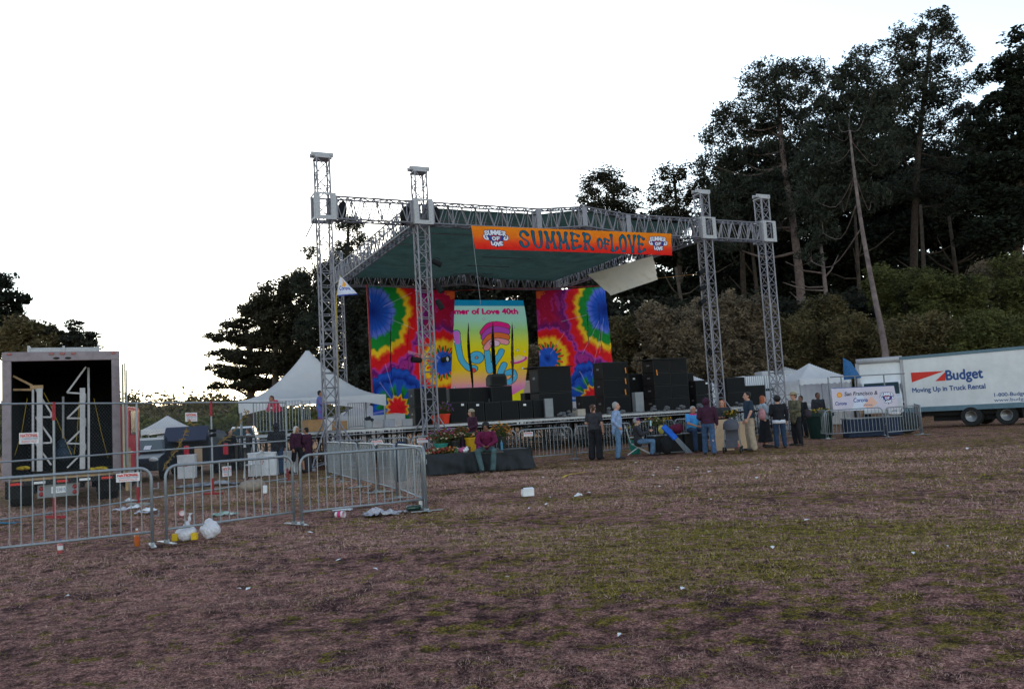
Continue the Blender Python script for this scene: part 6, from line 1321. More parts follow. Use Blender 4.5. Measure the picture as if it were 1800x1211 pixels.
    if hat:
        kind, hm2 = hat[0], hat[1]; mb = MB()
        if kind == 'beanie': mb.ell(hp(0, .012, .065), (.092 * k, .108 * k, .082 * k), HM, 20, 12)
        elif kind == 'cap': mb.ell(hp(0, .012, .062), (.088 * k, .102 * k, .072 * k), HM, 16, 10); mb.ell(hp(0, -.115, .052), (.066 * k, .07 * k, .010 * k), HM, 14, 6)
        elif kind == 'bandana': mb.ell(hp(0, .012, .060), (.086 * k, .101 * k, .068 * k), HM, 16, 10); prims_capsule(mb, hp(0, .10, .03), hp(.02, .13, -.08), .02 * k, .012 * k, 8)
        elif kind == 'brim': mb.ell(hp(0, .008, .085), (.088 * k, .1 * k, .07 * k), HM, 16, 10); mb.ell(hp(0, .0, .058), (.195 * k, .205 * k, .018 * k), HM, 22, 6)
        mb.build('hat', hm2, o, smooth=True)
        if kind == 'beanie':
            for z in (.03, .075, .11):
                mb = MB(); w_ = math.sqrt(max(0, 1 - ((z - .065) / .085) ** 2)); pth = [hp(.094 * w_ * math.cos(t), .012 + .11 * w_ * math.sin(t), z) for t in np.linspace(0, 2 * math.pi, 21)]; mb.tube(pth, .008, 6, caps=False); mb.build('hat_stripe', hat[2], o)
    o.scale = (1.12, 1.08, 1.0); return o
blk = cl('black_fabric', (.012, .012, .016), .4); blk2 = cl('charcoal_fabric', (.035, .035, .042), .3); jean = cl('blue_denim', (.045, .085, .17), .35); jean2 = cl('dark_denim', (.02, .04, .085), .35); jean3 = cl('worn_denim', (.09, .16, .26), .35); maroon = cl('maroon_fleece', (.12, .008, .045), .3); plum = cl('dark_plum_fabric', (.045, .012, .03), .3)
khaki = cl('khaki_cloth', (.36, .28, .21), .2); chamb = cl('chambray_shirt', (.24, .32, .50), .2); white_c = cl('white_cloth', (.6, .6, .68), .1); grey_c = cl('grey_knit', (.32, .36, .42), .2); teal = cl('teal_grey_denim', (.07, .12, .13), .3)
td = cl('tie_dye_shirt', (.02, .42, .66), col2=(.08, .10, .50), scale=3.2); td2 = cl('blue_purple_tie_dye', (.03, .22, .45), col2=(.25, .03, .22), scale=4); camo = cl('camouflage_cloth', (.03, .035, .02), col2=(.20, .17, .11), scale=14); redc = cl('red_cloth', (.55, .02, .07), .2)
h_blk = mat('black_hair', (.012, .010, .010), rough=.6, var=.4, scale=60); h_brn = mat('brown_hair', (.07, .035, .02), rough=.6, var=.4, scale=60); h_grey = mat('grey_hair', (.30, .29, .29), rough=.6, var=.3, scale=60); h_blond = mat('pale_blonde_hair', (.62, .56, .48), rough=.6, var=.25, scale=60); h_red = mat('red_hair', (.32, .085, .035), rough=.6, var=.4, scale=60)
def G(px, py): p = gnd(px, py); return (p.x, p.y, 0)
def GY(px, Y, z=0.): p = hx(px, Y); return (p.x, p.y, z)
FG = 'people on the field in front of the stage'
person('person in a black hooded top and jeans, seen from behind at the mesh fence', G(488, 834), 185, 1.80, 'hold', skin='fair', shirt=blk, pants=jean2, hairstyle='hood', jacket_len=.06)
person('blonde person in a dark top and shorts, bare legged, walking near the fence', G(523, 831), 60, 1.66, 'stride', skin='tan', shirt=plum, pants=blk, legs='shorts', hair=h_blond, hairstyle='bob', female=True)
person('person in dark plum clothes right behind the blonde person', G(541, 829), 250, 1.60, 'hold', skin='tan', shirt=plum, pants=blk2, hair=h_blk, hairstyle='short', jacket_len=.2)
p = s_plane(564, 750, 2.2); person('person in blue and purple tie-dye standing on the left part of the stage', (p.x, p.y, DZ), 95, 1.66, 'arms_fwd', skin='tan', shirt=td2, pants=td2, hair=h_blk, hairstyle='short', legs='wide')
p = s_plane(490, 745, 1.8); person('person in a red top bending over the railing at the left end of the stage', (p.x, p.y, DZ), -35, 1.62, 'bend', skin='tan', shirt=redc, pants=blk2, hair=h_brn, hairstyle='short')
stripe = cl('cream_stripe_knit', (.5, .44, .34), .1); person('person in a striped knitted hat standing behind the flower pots', GY(830, 27.6, .22), -60, 1.66, 'hold', skin='fair', shirt=plum, pants=jean2, hair=h_brn, hairstyle='long', hat=('beanie', stripe, cl('brown_stripe_knit', (.10, .05, .04))), head_yaw=-15)
sitm = sit_pose(.58, -.16, 'lap', .14); sitm['al'] = (.15, -.36, .085); sitm['ar'] = (-.13, -.42, .085); sitm['tl'] = (.19, -.54, .03); sitm['tr'] = (-.16, -.6, .03); sitm['kl'] = (.21, -.46, .62); sitm['kr'] = (-.22, -.46, .62)
mp = PM @ Vector((PL * .575, -.02, 0)); mp = mp + Vector((pd.y, -pd.x, 0)) * -.12
person('dark haired man in a maroon fleece sitting on the edge of the black platform', (mp.x, mp.y, 0), -4, 1.72, sitm, skin='dark', shirt=maroon, pants=teal, hair=h_blk, hairstyle='big', head_pitch=8)
person('person in a red patterned bandana and black T-shirt looking up at the stage', GY(1043, 27.2), 150, 1.80, 'hold+look_up', skin='fair', shirt=blk2, sleeve='short', pants=blk, legs='wide', hair=h_brn, hairstyle='ponytail', hat=('bandana', cl('red_white_bandana', (.35, .04, .06), col2=(.6, .5, .5), scale=40)), group=FG, head_pitch=-14)
person('grey haired man in a blue shirt and jeans with hands in his pockets', G(1088, 807), 82, 1.83, 'pocket', skin='fair', shirt=chamb, pants=jean3, hair=h_grey, hairstyle='short', jacket_len=.12, fat=1.2, group=FG)
person('bearded man in a purple cap and dark jacket seated in the lawn chair', G(1124, 801), 80, 1.74, sit_pose(.40, .02, 'chest'), skin='fair', shirt=blk2, pants=jean3, hair=h_grey, hairstyle='short', hat=('cap', cl('purple_cap', (.08, .02, .10))), beard=h_grey, group=FG, jacket_len=.04)
person('grey haired man in a bright tie-dye T-shirt seated on a road case', GY(1214, 28.6), 18, 1.78, sit_pose(.66, -.10, 'lap', .12), skin='tan', shirt=td, sleeve='short', pants=jean2, hair=h_grey, hairstyle='short', fat=1.15, group=FG, scarf=cl('magenta_collar', (.55, .03, .16)))
person('person in a dark maroon hooded top and jeans seen from behind', G(1248, 799), 170, 1.78, 'stride+hold', skin='fair', shirt=plum, pants=jean, hair=h_blk, hairstyle='hood', group=FG)
person('red haired person standing behind the stroller with flowers', GY(1270, 29.8), -25, 1.72, 'arms_fwd', skin='fair', shirt=blk2, pants=blk, hair=h_red, hairstyle='long', group=FG)
person('tall person in a dark T-shirt and khaki trousers with a pink backpack', G(1322, 792), -88, 1.92, 'stand', over=dict(el=(.23, -.02, 1.15), wl=(.22, -.13, .93)), skin='fair', shirt=cl('navy_tee', (.02, .035, .06)), sleeve='short', pants=khaki, legs='wide', hair=h_blk, hairstyle='short', group=FG)
person('long haired red head in a maroon vest and long black skirt, arms crossed', G(1347, 786), 85, 1.78, 'crossed', skin='fair', shirt=grey_c, pants=blk, legs='long_skirt', hair=h_red, hairstyle='long', group=FG, female=True)
person('person in a black jacket with a white shirt hem seen from behind', G(1373, 787), 175, 1.74, 'hold', skin='fair', shirt=blk, pants=jean2, hair=h_blk, hairstyle='big', hem=white_c, jacket_len=.02, group=FG)
person('person in a brimmed hat and camouflage jacket facing left', G(1403, 783), -70, 1.84, 'arms_fwd', over=dict(wr=(-.24, .02, .92), er=(-.26, .08, 1.14)), skin='fair', shirt=camo, pants=blk, hair=h_brn, hairstyle='short', hat=('brim', cl('straw_hat', (.30, .24, .15))), jacket_len=.12, group=FG)
person('person in dark clothes behind the right hand barriers', GY(1438, 36), 10, 1.84, 'stand', skin='dark', shirt=blk2, pants=blk, hair=h_blk, hairstyle='short')
person('person in dark clothes half hidden by the far right lattice tower', GY(1408, 35), -60, 1.75, 'stand', skin='dark', shirt=blk, pants=blk, hair=h_blk, hairstyle='short')
person('person in a dark maroon shirt standing beside the parked dark car', GY(297, 38.5), -160, 1.75, 'stand', skin='tan', shirt=plum, pants=blk, hair=h_brn)
person('person in a grey shirt standing left of the van', GY(321, 39.5), 100, 1.75, 'arms_fwd', skin='fair', shirt=grey_c, pants=blk2, hair=h_brn)
person('person in black right of the raised hatch of the van', GY(404, 35), 60, 1.72, 'arms_fwd', skin='fair', shirt=blk, pants=blk, hair=h_blk)
person('person in a white T-shirt far off left of the white tent', GY(437, 41), -80, 1.75, 'arms_fwd', skin='tan', shirt=white_c, sleeve='short', pants=jean2, hair=h_brn)
person('person in dark red seen far off between the fence and the dark car', GY(242, 40), 0, 1.75, 'stand', skin='tan', shirt=plum, pants=blk, hair=h_brn)
# ---------------------------------------------------------------- props
def solo(mb, name, m, loc, label, cat, rz=0., group=None, smooth=False, bevel=0., kind=None):
    o = mb.build(name, m, smooth=smooth, bevel=bevel); o.location = loc; o.rotation_euler = (0, 0, rz); tag(o, label, cat, group, kind); return o
# lawn chair
m_ch = mat('white_chair_tube', (.62, .62, .62), rough=.4); m_web = cl('white_webbing', (.45, .47, .48))
c0 = G(1122, 800); ch = thing('lawn_chair', 'white tubed folding lawn chair under the bearded man', 'chair', c0, R(80))
for s in (-.27, .27):
    mb = MB(); mb.tube([(s, .35, .03), (s, -.25, .42)], .012, 6); mb.tube([(s, -.42, .03), (s, .20, .40)], .012, 6); mb.tube([(s, .24, .62), (s, -.2, .60), (s, -.22, .4)], .014, 6); mb.build('side_frame', m_ch, ch)
mb = MB(); mb.box((0, -.02, .385), (.5, .46, .015)); mb.build('seat', m_web, ch); mb = MB(); mb.box((0, .30, .72), (.5, .015, .62), M=Matrix.Rotation(R(-14), 3, 'X')); mb.build('backrest', m_web, ch)
# stroller
m_st = mat('stroller_grey', (.08, .08, .10), rough=.85); st = thing('stroller', 'grey hooded baby stroller in front of a sheet of cardboard', 'stroller', G(1289, 795), R(-20))
mb = MB(); n = 14; V = []; 
for i in range(7):
    a = R(-10 + i * 24); 
    for j in range(n): t = math.pi * j / (n - 1); V.append((.25 * math.cos(t), -.05 - .30 * math.cos(a) * (.3 + .7 * math.sin(t)) , .78 + .30 * math.sin(a) * (.3 + .7 * math.sin(t))))
np_obj('hood', V, [(i * n + j, i * n + j + 1, (i + 1) * n + j + 1, (i + 1) * n + j) for i in range(6) for j in range(n - 1)], m_st, st, smooth=True)
mb = MB(); mb.box((0, .05, .60), (.42, .04, .45), M=Matrix.Rotation(R(-18), 3, 'X')); mb.box((0, -.12, .40), (.42, .36, .05)); mb.box((0, -.30, .28), (.38, .03, .25)); mb.build('seat', m_st, st, bevel=.015)
mb = MB(); mb.box((0, .0, .2), (.36, .34, .12)); mb.build('basket', cl('red_bag', (.5, .04, .03)), st, bevel=.02)
mb = MB()
for s in (-.24, .24): mb.tube([(s, .42, 1.0), (s, .1, .55), (s, -.35, .12)], .012, 6); mb.tube([(s, .32, .12), (s, 0, .48)], .012, 6)
mb.bar((-.24, .42, 1.0), (.24, .42, 1.0), .014, 6); mb.bar((-.24, -.3, .2), (.24, -.3, .2), .012, 6); mb.build('frame', m_steel, st)
for x, y in ((-.26, -.35), (.26, -.35), (-.26, .32), (.26, .32)):
    w_ = wheel(st, x, y, .1, .05, 1 if x > 0 else -1)
def board(px, py, h, w_, rz, tilt, m, label, nm='cardboard_sheet', th=.012):
    g = G(px, py); mb = MB(); mb.box((0, 0, h / 2), (w_, th, h)); o = mb.build(nm, m); o.location = (g[0], g[1], .01); o.rotation_euler = (R(tilt), 0, R(rz)); tag(o, label, nm.replace('_', ' ')); return o
board(1275, 792, 1.05, .6, -10, -8, m_card, 'brown cardboard sheet standing behind the left side of the stroller'); board(1310, 790, .95, .5, 25, -10, m_card, 'brown cardboard sheet leaning right of the stroller')
# road cases under the seated tie-dye man and table
rc = thing('road_case', 'long black road case with bags behind the seated people', 'case', GY(1180, 28.9), R(14), group='black road cases by the seated people'); mb = MB(); mb.box((0, .1, .31), (1.6, .6, .6)); mb.build('box', m_cab, rc, bevel=.02); mb = MB(); mb.box((0, .1, .62), (1.62, .62, .03)).box((0, .1, .02), (1.62, .62, .03)); mb.build('edging', m_grey, rc)
rc = thing('road_case', 'black road case the man in the tie-dye T-shirt sits on', 'case', GY(1217, 28.9), R(18), group='black road cases by the seated people'); mb = MB(); mb.box((0, .18, .31), (.9, .6, .62)); mb.build('box', m_cab, rc, bevel=.02); mb = MB(); mb.box((0, .18, .63), (.92, .62, .03)); mb.build('edging', m_grey, rc)
def bagm(px, Y, z, r, col, label, nm='bag', flat=.8):
    mb = MB(); mb.ell((0, 0, r[2]), r, nu=14, nv=10); mb.ell((r[0] * .4, 0, r[2] * 1.2), (r[0] * .6, r[1] * .8, r[2] * .8)); o = thing(nm, label, nm.replace('_', ' '), GY(px, Y, z)); q = remesh(mb, .02, 'cloth_body', cl(nm + str(col), col), o, 2, .02, 9)
    mb = MB(); mb.tube([(-r[0] * .4, 0, r[2] * 1.8), (-r[0] * .2, 0, r[2] * 2.4), (r[0] * .2, 0, r[2] * 2.4), (r[0] * .4, 0, r[2] * 1.8)], .012, 6); mb.build('handle', blk, o); return o
bagm(1186, 28.6, .64, (.25, .18, .17), (.10, .01, .03), 'dark red bag lying on the long road case', 'duffel_bag'); bagm(1172, 28.3, .64, (.16, .14, .1), (.02, .10, .10), 'teal jacket heap on the left of the long road case', 'folded_jacket'); bagm(1167, 28.0, .0, (.22, .2, .3), (.012, .012, .014), 'black bag on the grass by the lawn chair', 'black_bag')
bagm(1160, 29.2, .64, (.12, .08, .16), (.45, .36, .08), 'yellow paper bag behind the man in the lawn chair', 'gift_bag')
# folded blue chairs leaning on the case
fc = thing('folded_chair', 'folded blue camping chair leaning against the road case', 'folded chair', G(1206, 797), R(10)); mb = MB(); 
for k in range(5): mb.bar((-.02 + .05 * k, -.1, .02), (-.58 + .03 * k, .3, .9), .012, 6)
mb.build('tubes', m_steel, fc); mb = MB(); mb.rect((-.28, .10, .5), (-.62, .32, .95), .20, .10, up=(0, -1, .4)); mb.build('seat_cloth', cl('bright_blue_cloth', (.02, .12, .55)), fc, bevel=.03)
# backpack and shoulder bags
def onback(px, Y, z, label, col, r): 
    o = thing('backpack' if 'backpack' in label else 'shoulder_bag', label, 'backpack' if 'backpack' in label else 'bag', GY(px, Y, z)); mb = MB(); mb.ell((0, 0, 0), r, nu=14, nv=10); mb.ell((0, 0, -r[2] * .3), (r[0] * 1.05, r[1] * 1.1, r[2] * .7)); remesh(mb, .015, 'pouch', cl('bag' + str(col), col), o, 2, .012, 14); mb = MB(); mb.tube([(-.1, -.05, r[2] * .6), (-.18, 0, r[2] * 1.5), (-.24, .0, r[2] * .4), (-.2, 0, -r[2] * .5)], .014, 6); mb.build('strap', blk, o)
onback(1338, 26.9, 1.17, 'dusty pink backpack on the tall person in khaki trousers', (.38, .18, .20), (.12, .15, .2)); onback(1378, 28.2, 1.22, 'dark pink shoulder bag on the person in the black jacket', (.16, .04, .08), (.13, .08, .13)); onback(1418, 28.6, 1.08, 'dark shoulder bag held by the person in the brimmed hat', (.04, .03, .04), (.13, .1, .16))
mb = MB(); mb.box((0, 0, 0), (.26, .01, .16), M=Matrix.Rotation(R(60), 3, 'X')); mb.box((.02, -.03, -.02), (.12, .03, .08)); solo(mb, 'paper_sheets', m_paper, GY(1036, 28.2, 1.12), 'white and red paper sheets held by the person in the bandana', 'papers', .6)
# microphone / bottle in seated man's hand
mb = MB(); mb.lathe((0, 0, 0), [(.028, 0), (.03, .1), (.012, .15), (.012, .18), (0, .18)], 12); solo(mb, 'water_bottle', mat('clear_blue_plastic', (.35, .55, .6), rough=.2), GY(1142, 26.75, 1.0), 'small clear bottle held by the bearded man in the lawn chair', 'bottle')
# ---- flowers and pots
FLC = {c: mat('petal_' + c, v, rough=.8, var=.3, scale=40) for c, v in dict(red=(.26, .015, .035), pink=(.42, .09, .20), orange=(.48, .17, .03), purple=(.20, .07, .28), cream=(.55, .45, .32), green=(.05, .11, .03), yellow=(.55, .32, .03), rust=(.26, .05, .03)).items()}
def flowers(o, c, r, h, cols, n=60, size=.035):
    by = {}
    for k in range(n):
        a = rng.uniform(0, 6.28); q = math.sqrt(rng.random()) * r; z = h * rng.uniform(.35, 1) * (1 - .4 * q / r); by.setdefault(cols[k % len(cols)], []).append((c[0] + q * math.cos(a), c[1] + q * math.sin(a), c[2] + z))
    for col, ps in by.items():
        mb = MB()
        for p in ps:
            for j in range(5): d = Vector(rng.normal(size=3)).normalized() * size * .6; M = d.to_track_quat('Z', 'Y').to_matrix(); mb.ell(Vector(p) + d, (size * .75, size * .5, size * .25), M, 6, 4)
        q = mb.build('blossoms', FLC[col], o, smooth=True); q['kind'] = 'stuff'
    V, Fc = leaves(np.array([[c[0], c[1], c[2] + h * .35]]), np.array([r * .9]), 420, .07, 2.0, h / r * .5); q = np_obj('foliage', V, Fc, LM['green'], o); q['kind'] = 'stuff'
    mb = MB()
    for col, ps in by.items():
        for p in ps[::2]: mb.bar((c[0] + (p[0] - c[0]) * .2, c[1] + (p[1] - c[1]) * .2, c[2] - .02), p, .004, 3)
    q = mb.build('stems', FLC['green'], o); q['kind'] = 'stuff'
def pot(px, depth, label, col, r, h, fl, fr, fh, z0=PH, nm='flower_pot', n=60, world=None, square=False, group=None):
    if world is None:
        b = on_plane(px, 735 - .056 * (px - 900), PM @ Vector((0, depth, 0)), Vector((-pd.y, pd.x, 0))); loc = (b.x, b.y, z0)
    else: loc = world
    o = thing(nm, label, 'flower pot' if nm == 'flower_pot' else 'flowers', loc, group=group)
    if r: mb = MB(); mb.lathe((0, 0, 0), [(r * .72, 0), (r * .95, h * .86), (r * 1.06, h * .87), (r * 1.06, h), (r * .96, h), (r * .9, h * .9), (0, h * .88)], 20 if not square else 4); mb.build('pot', mat('pot_' + str(col), col, rough=.45), o, smooth=False)
    flowers(o, (0, 0, h), fr, fh, fl, n); return o
pot(773, .75, 'teal flower pot with a wide mixed bouquet at the left of the platform', (.02, .22, .18), .21, .30, ['rust', 'red', 'green', 'cream', 'purple', 'rust'], .42, .55, n=110); pot(789, 1.1, 'pink blooms behind the teal pot', (.03, .03, .03), .14, .3, ['pink', 'pink', 'purple', 'green'], .24, .5, n=50)
pot(797, .9, 'black flower pot with red and pink flowers beside the teal pot', (.02, .02, .02), .17, .36, ['red', 'pink', 'rust', 'cream'], .26, .35, n=60); pot(811, 1.2, 'dark red flowers between the black and the yellow pot', (.05, .02, .05), .12, .45, ['red', 'rust', 'green'], .22, .42, n=50)
pot(826, 1.0, 'yellow flower pot with pale green foliage beside the maroon man', (.55, .30, .01), .19, .42, ['cream', 'green', 'orange'], .22, .16, n=40); pot(838, 1.15, 'magenta flower pot just behind the yellow one', (.28, .02, .22), .16, .34, ['green', 'rust'], .18, .3, n=30)
pot(880, 1.2, 'black bucket with orange and yellow flowers right of the maroon man', (.02, .02, .02), .15, .38, ['orange', 'yellow', 'rust', 'orange', 'green'], .33, .5, n=90)
pot(763, .35, 'heap of red brown flowers lying at the left edge of the platform', None, 0, .0, ['rust', 'red', 'cream'], .34, .22, nm='flower_heap', n=80); pot(784, .3, 'heap of red flowers lying in front of the teal pot', None, 0, 0, ['red', 'rust', 'orange'], .28, .24, nm='flower_heap', n=60)
P_ = s_plane(782, 745, 1.0); pot(0, 0, 'orange red flower pot with a purple plant on the stage behind the corner tower', (.65, .04, .015), .24, .42, ['purple', 'rust', 'green', 'purple'], .38, .55, world=(P_.x, P_.y, DZ + .01), n=60); P_ = s_plane(767, 745, 1.5); pot(0, 0, 'second orange red flower pot half hidden by the corner tower', (.60, .04, .015), .2, .38, ['purple', 'green'], .26, .4, world=(P_.x, P_.y, DZ + .01), n=40)
for px, Y, z, r_, lab, cols_ in [(1284, 29.2, 1.12, .3, 'yellow and orange bouquet held behind the stroller', ['yellow', 'orange', 'yellow', 'rust', 'green']), (1172, 31.0, 1.12, .13, 'small yellow bouquet on the barrier behind the seated people', ['yellow', 'orange']), (1148, 30.4, .95, .4, 'mixed faded bouquet behind the man in the lawn chair', ['cream', 'rust', 'green', 'yellow']), (1113, 30.2, .8, .24, 'orange yellow bunch behind the lawn chair', ['orange', 'yellow', 'green'])]:
    pot(0, 0, lab, None, 0, 0, cols_, r_, r_ * 1.0, world=GY(px, Y, z), nm='bouquet', n=int(120 * r_))
pot(0, 0, 'teal flower pot on the ground behind the lawn chair', (.02, .2, .16), .22, .5, ['green', 'rust'], .25, .2, world=GY(1112, 29.4, .0), n=30)
pot(0, 0, 'green crate of yellow flowers behind the right hand barriers', (.003, .02, .016), .55, 1.0, ['yellow', 'green', 'yellow'], .6, .22, world=GY(1437, 33.4, 0), n=60)
# sponsor table
tb = thing('sponsor_table', 'long dark cloth covered table behind the right hand barriers', 'table', hx(1528, 32.6), R(3)); mb = MB(); mb.box((0, 0, .72), (2.2, .6, .04)); mb.build('top', m_grey, tb); mb = MB(); mb.box((0, 0, .35), (2.16, .56, .7)); mb.build('cloth', cl('dark_blue_cloth', (.02, .03, .06)), tb, bevel=.03)
bagm(1588, 33.0, .0, (.55, .3, .42), (.03, .035, .04), 'dark tarpaulin heap in the corner behind the right hand barriers', 'tarpaulin_heap'); bagm(1570, 32.6, .75, (.25, .18, .08), (.55, .5, .5), 'pale cloth heap on the end of the sponsor table', 'cloth_heap')
mb = MB(); V = [(-.35, 0, .0), (.45, .1, .05), (.1, .2, .75), (-.2, .25, .95), (.0, -.2, .05)]; mb.add(V, [(0, 4, 3), (4, 1, 2), (4, 2, 3), (0, 3, 2, 1), (0, 1, 4)]); o = mb.build('blue_tarp', cl('blue_cloth', (.03, .11, .26))); o.location = GY(1501, 34.8, 2.3); tag(o, 'blue cloth bundle tied on top of the tube frame above the sponsor banner', 'cloth bundle')
# platform small things
def onp(px, d, z=PH): b = on_plane(px, 735 - .056 * (px - 900), PM @ Vector((0, d, 0)), Vector((-pd.y, pd.x, 0))); return (b.x, b.y, z)
mb = MB(); mb.lathe((0, 0, 0), [(.035, 0), (.048, .14), (.05, .145), (.044, .16), (0, .165)], 14); solo(mb, 'coffee_cup', mat('dark_cup', (.10, .04, .04)), onp(822, .25), 'dark coffee cup with a pale lid standing on the platform', 'cup')
mb = MB(); mb.lathe((0, 0, 0), [(.035, 0), (.035, .2), (.014, .26), (.014, .3), (0, .3)], 14); solo(mb, 'water_bottle', mat('blue_plastic', (.06, .25, .40), rough=.2), onp(879, .3), 'blue water bottle right of the seated maroon man', 'bottle')
mb = MB(); mb.lathe((0, 0, 0), [(.03, 0), (.034, .1), (.012, .16), (.012, .2), (0, .2)], 12); solo(mb, 'green_bottle', mat('green_glass', (.05, .20, .04), rough=.15), onp(801, .2), 'small green bottle on the platform edge', 'bottle')
for px, d, c, lab in [(795, .35, m_paper, 'crumpled white and navy paper on the platform'), (808, .3, FLC['pink'], 'pink and white tissue heap on the platform'), (814, .28, m_paper, 'white tissue beside the pink tissue heap')]:
    mb = MB(); mb.ell((0, 0, .07), (.16, .09, .07)); mb.ell((.08, 0, .1), (.07, .08, .06)); o = thing('crumpled_paper', lab, 'paper', onp(px, d)); remesh(mb, .014, 'sheet', c, o, 1, .03, 22)
# foreground litter
def heap(name, px, py, r, m, label, cat, extra=()):
    o = thing(name, label, cat, tuple(gnd(px, py))); mb = MB(); mb.ell((0, 0, r[2] * .8), r, nu=14, nv=10)
    for e, rr in extra: mb.ell(e, rr)
    q = remesh(mb, .012, 'film' if 'bag' in name else 'sheet', m, o, 1, .022, 26); return o
m_bag = mat('thin_white_plastic', (.62, .60, .66), rough=.3, spec=.6, var=.1); 
b1 = heap('plastic_bag', 327, 948, (.15, .11, .11), m_bag, 'tied white plastic bag with yellow boxes inside at the foot of the middle barrier', 'plastic bag', [((.02, 0, .2), (.05, .04, .07)), ((.06, 0, .31), (.035, .02, .06)), ((.08, 0, .38), (.06, .012, .02))])
for dx in (-.13, .15): mb = MB(); mb.box((dx, -.06, .05), (.08, .07, .10)); mb.build('yellow_box', mat('yellow_card', (.65, .42, .02)), b1)
heap('plastic_bag', 369, 944, (.14, .11, .14), m_bag, 'round knotted white plastic bag with pink print, right of the tied one', 'plastic bag', [((.0, 0, .24), (.06, .05, .04)), ((.1, 0, .09), (.06, .06, .06))])
def bottle(px, py, h, cb, clab, label, lid, rot=None, r=.035):
    o = thing('drink_bottle', label, 'bottle', tuple(gnd(px, py) + Vector((0, 0, r if rot else 0))), rot=rot or (0, 0, 0)); mb = MB(); mb.lathe((0, 0, 0), [(r * .9, 0), (r, .02), (r, h * .62), (r * .4, h * .82), (r * .38, h * .9), (0, h * .9)], 16); mb.build('glass', cb, o, smooth=True)
    mb = MB(); mb.lathe((0, 0, h * .25), [(r * 1.03, 0), (r * 1.03, h * .3)], 16); mb.build('label', clab, o); mb = MB(); mb.lathe((0, 0, h * .9), [(r * .45, 0), (r * .45, h * .1), (0, h * .1)], 12); mb.build('cap', lid, o)
bottle(241, 960, .25, mat('amber_drink', (.45, .12, .02), rough=.1, spec=.8), mat('orange_label', (.55, .10, .02)), 'orange drink bottle standing under the left foreground barrier', m_paper)
bottle(106, 972, .19, mat('pink_drink', (.45, .10, .10), rough=.1, spec=.8), m_paper, 'small red and white bottle standing below the left foreground barrier', mat('blue_cap', (.03, .08, .3)))
def cup(px, py, label, rot, c=m_paper, band=None, r=.045, h=.13):
    o = thing('paper_cup', label, 'cup', tuple(gnd(px, py) + Vector((0, 0, r))), rot=rot); mb = MB(); mb.lathe((0, 0, -h / 2), [(r * .75, 0), (r, h), (r * .96, h), (r * .7, .01)], 18); mb.build('cup_wall', c, o)
    if band: mb = MB(); mb.lathe((0, 0, -h * .2), [(r * .90, 0), (r * .98, h * .4)], 18); mb.build('print_band', band, o)
cup(598, 910, 'white paper cup with a pink print lying in front of the right foreground barrier', (R(88), 0, R(70)), band=mat('pink_print', (.6, .05, .2)), r=.06, h=.16); cup(320, 907, 'red and white cup lying behind the middle foreground barrier', (R(85), 0, R(20)), c=m_redl, band=m_paper, r=.06, h=.14)
# crumpled newspaper
def paperheap(px, py, w_, d, h, label, m=m_paper, nx=18, seed=1, nm='crumpled_newspaper', rz=0.):
    r_ = np.random.default_rng(seed); a, b = np.meshgrid(np.linspace(-1, 1, nx), np.linspace(-1, 1, nx)); z = np.abs(r_.normal(size=a.shape)) * .25
    for _ in range(5): x0, y0, s = r_.uniform(-.7, .7), r_.uniform(-.7, .7), r_.uniform(.25, .5); z += r_.uniform(.3, 1) * np.exp(-((a - x0) ** 2 + (b - y0) ** 2) / s ** 2)
    z *= h / z.max(); edge = .8 + .35 * r_.random(a.shape); V = np.stack([(a * w_ / 2 * edge).ravel(), (b * d / 2 * edge).ravel(), z.ravel() + .004], 1); V = np.concatenate([V, V - np.array([0, 0, .006])])
    i, j = np.meshgrid(np.arange(nx - 1), np.arange(nx - 1)); k = (j * nx + i).ravel(); Q = np.stack([k, k + 1, k + nx + 1, k + nx], 1); o = np_obj(nm, V, np.concatenate([Q, Q[:, ::-1] + nx * nx]), m); o.location = gnd(px, py); o.rotation_euler = (0, 0, rz); tag(o, label, 'litter'); return o
news = mat('printed_newspaper', (.30, .28, .32), rough=.9, col2=(.66, .63, .68), scale=26, detail=2)
paperheap(670, 904, .62, .35, .13, 'crumpled striped newspaper under the right foreground barrier', news, seed=3); paperheap(695, 902, .4, .25, .08, 'pale folded paper just right of the crumpled newspaper', news, seed=4); paperheap(600, 897, .35, .2, .06, 'white crumpled napkin heap beneath the right foreground barrier', m_paper, seed=5, nm='crumpled_paper'); o_ = MB(); o_.box((0, 0, .07), (.22, .14, .13)); o_.box((.02, -.01, .145), (.19, .12, .02), M=Matrix.Rotation(R(9), 3, 'X')); o_.ell((-.1, 0, .06), (.03, .06, .05)); o_ = solo(o_, 'paper_carton', m_paper, tuple(gnd(928, 872)), 'white crumpled paper carton alone on the grass in the middle of the field', 'carton', .25, bevel=.02); paperheap(1016, 872, .14, .1, .07, 'small white paper scrap right of the white cup tray', m_paper, 10, seed=7, nm='crumpled_paper')
mb = MB(); mb.lathe((0, 0, 0), [(.05, 0), (.055, .2), (.05, .2), (.04, .02)], 4); solo(mb, 'milk_carton', m_paper, tuple(gnd(742, 897)), 'white open carton at the corner foot of the right foreground barrier', 'carton', .4)
mb = MB(); mb.tube([(-.12, 0, .06), (.12, .02, .06)], .05, 12); solo(mb, 'green_bottle', mat('dark_green_glass', (.01, .04, .03), rough=.15, spec=.7), tuple(gnd(727, 899)), 'dark green bottle lying near the white carton', 'bottle', .2, smooth=True)
bagm(440, 21.4, 0, (.35, .2, .16), (.30, .24, .20), 'rumpled grey brown blanket bundle on the grass behind the middle barrier', 'blanket_bundle')
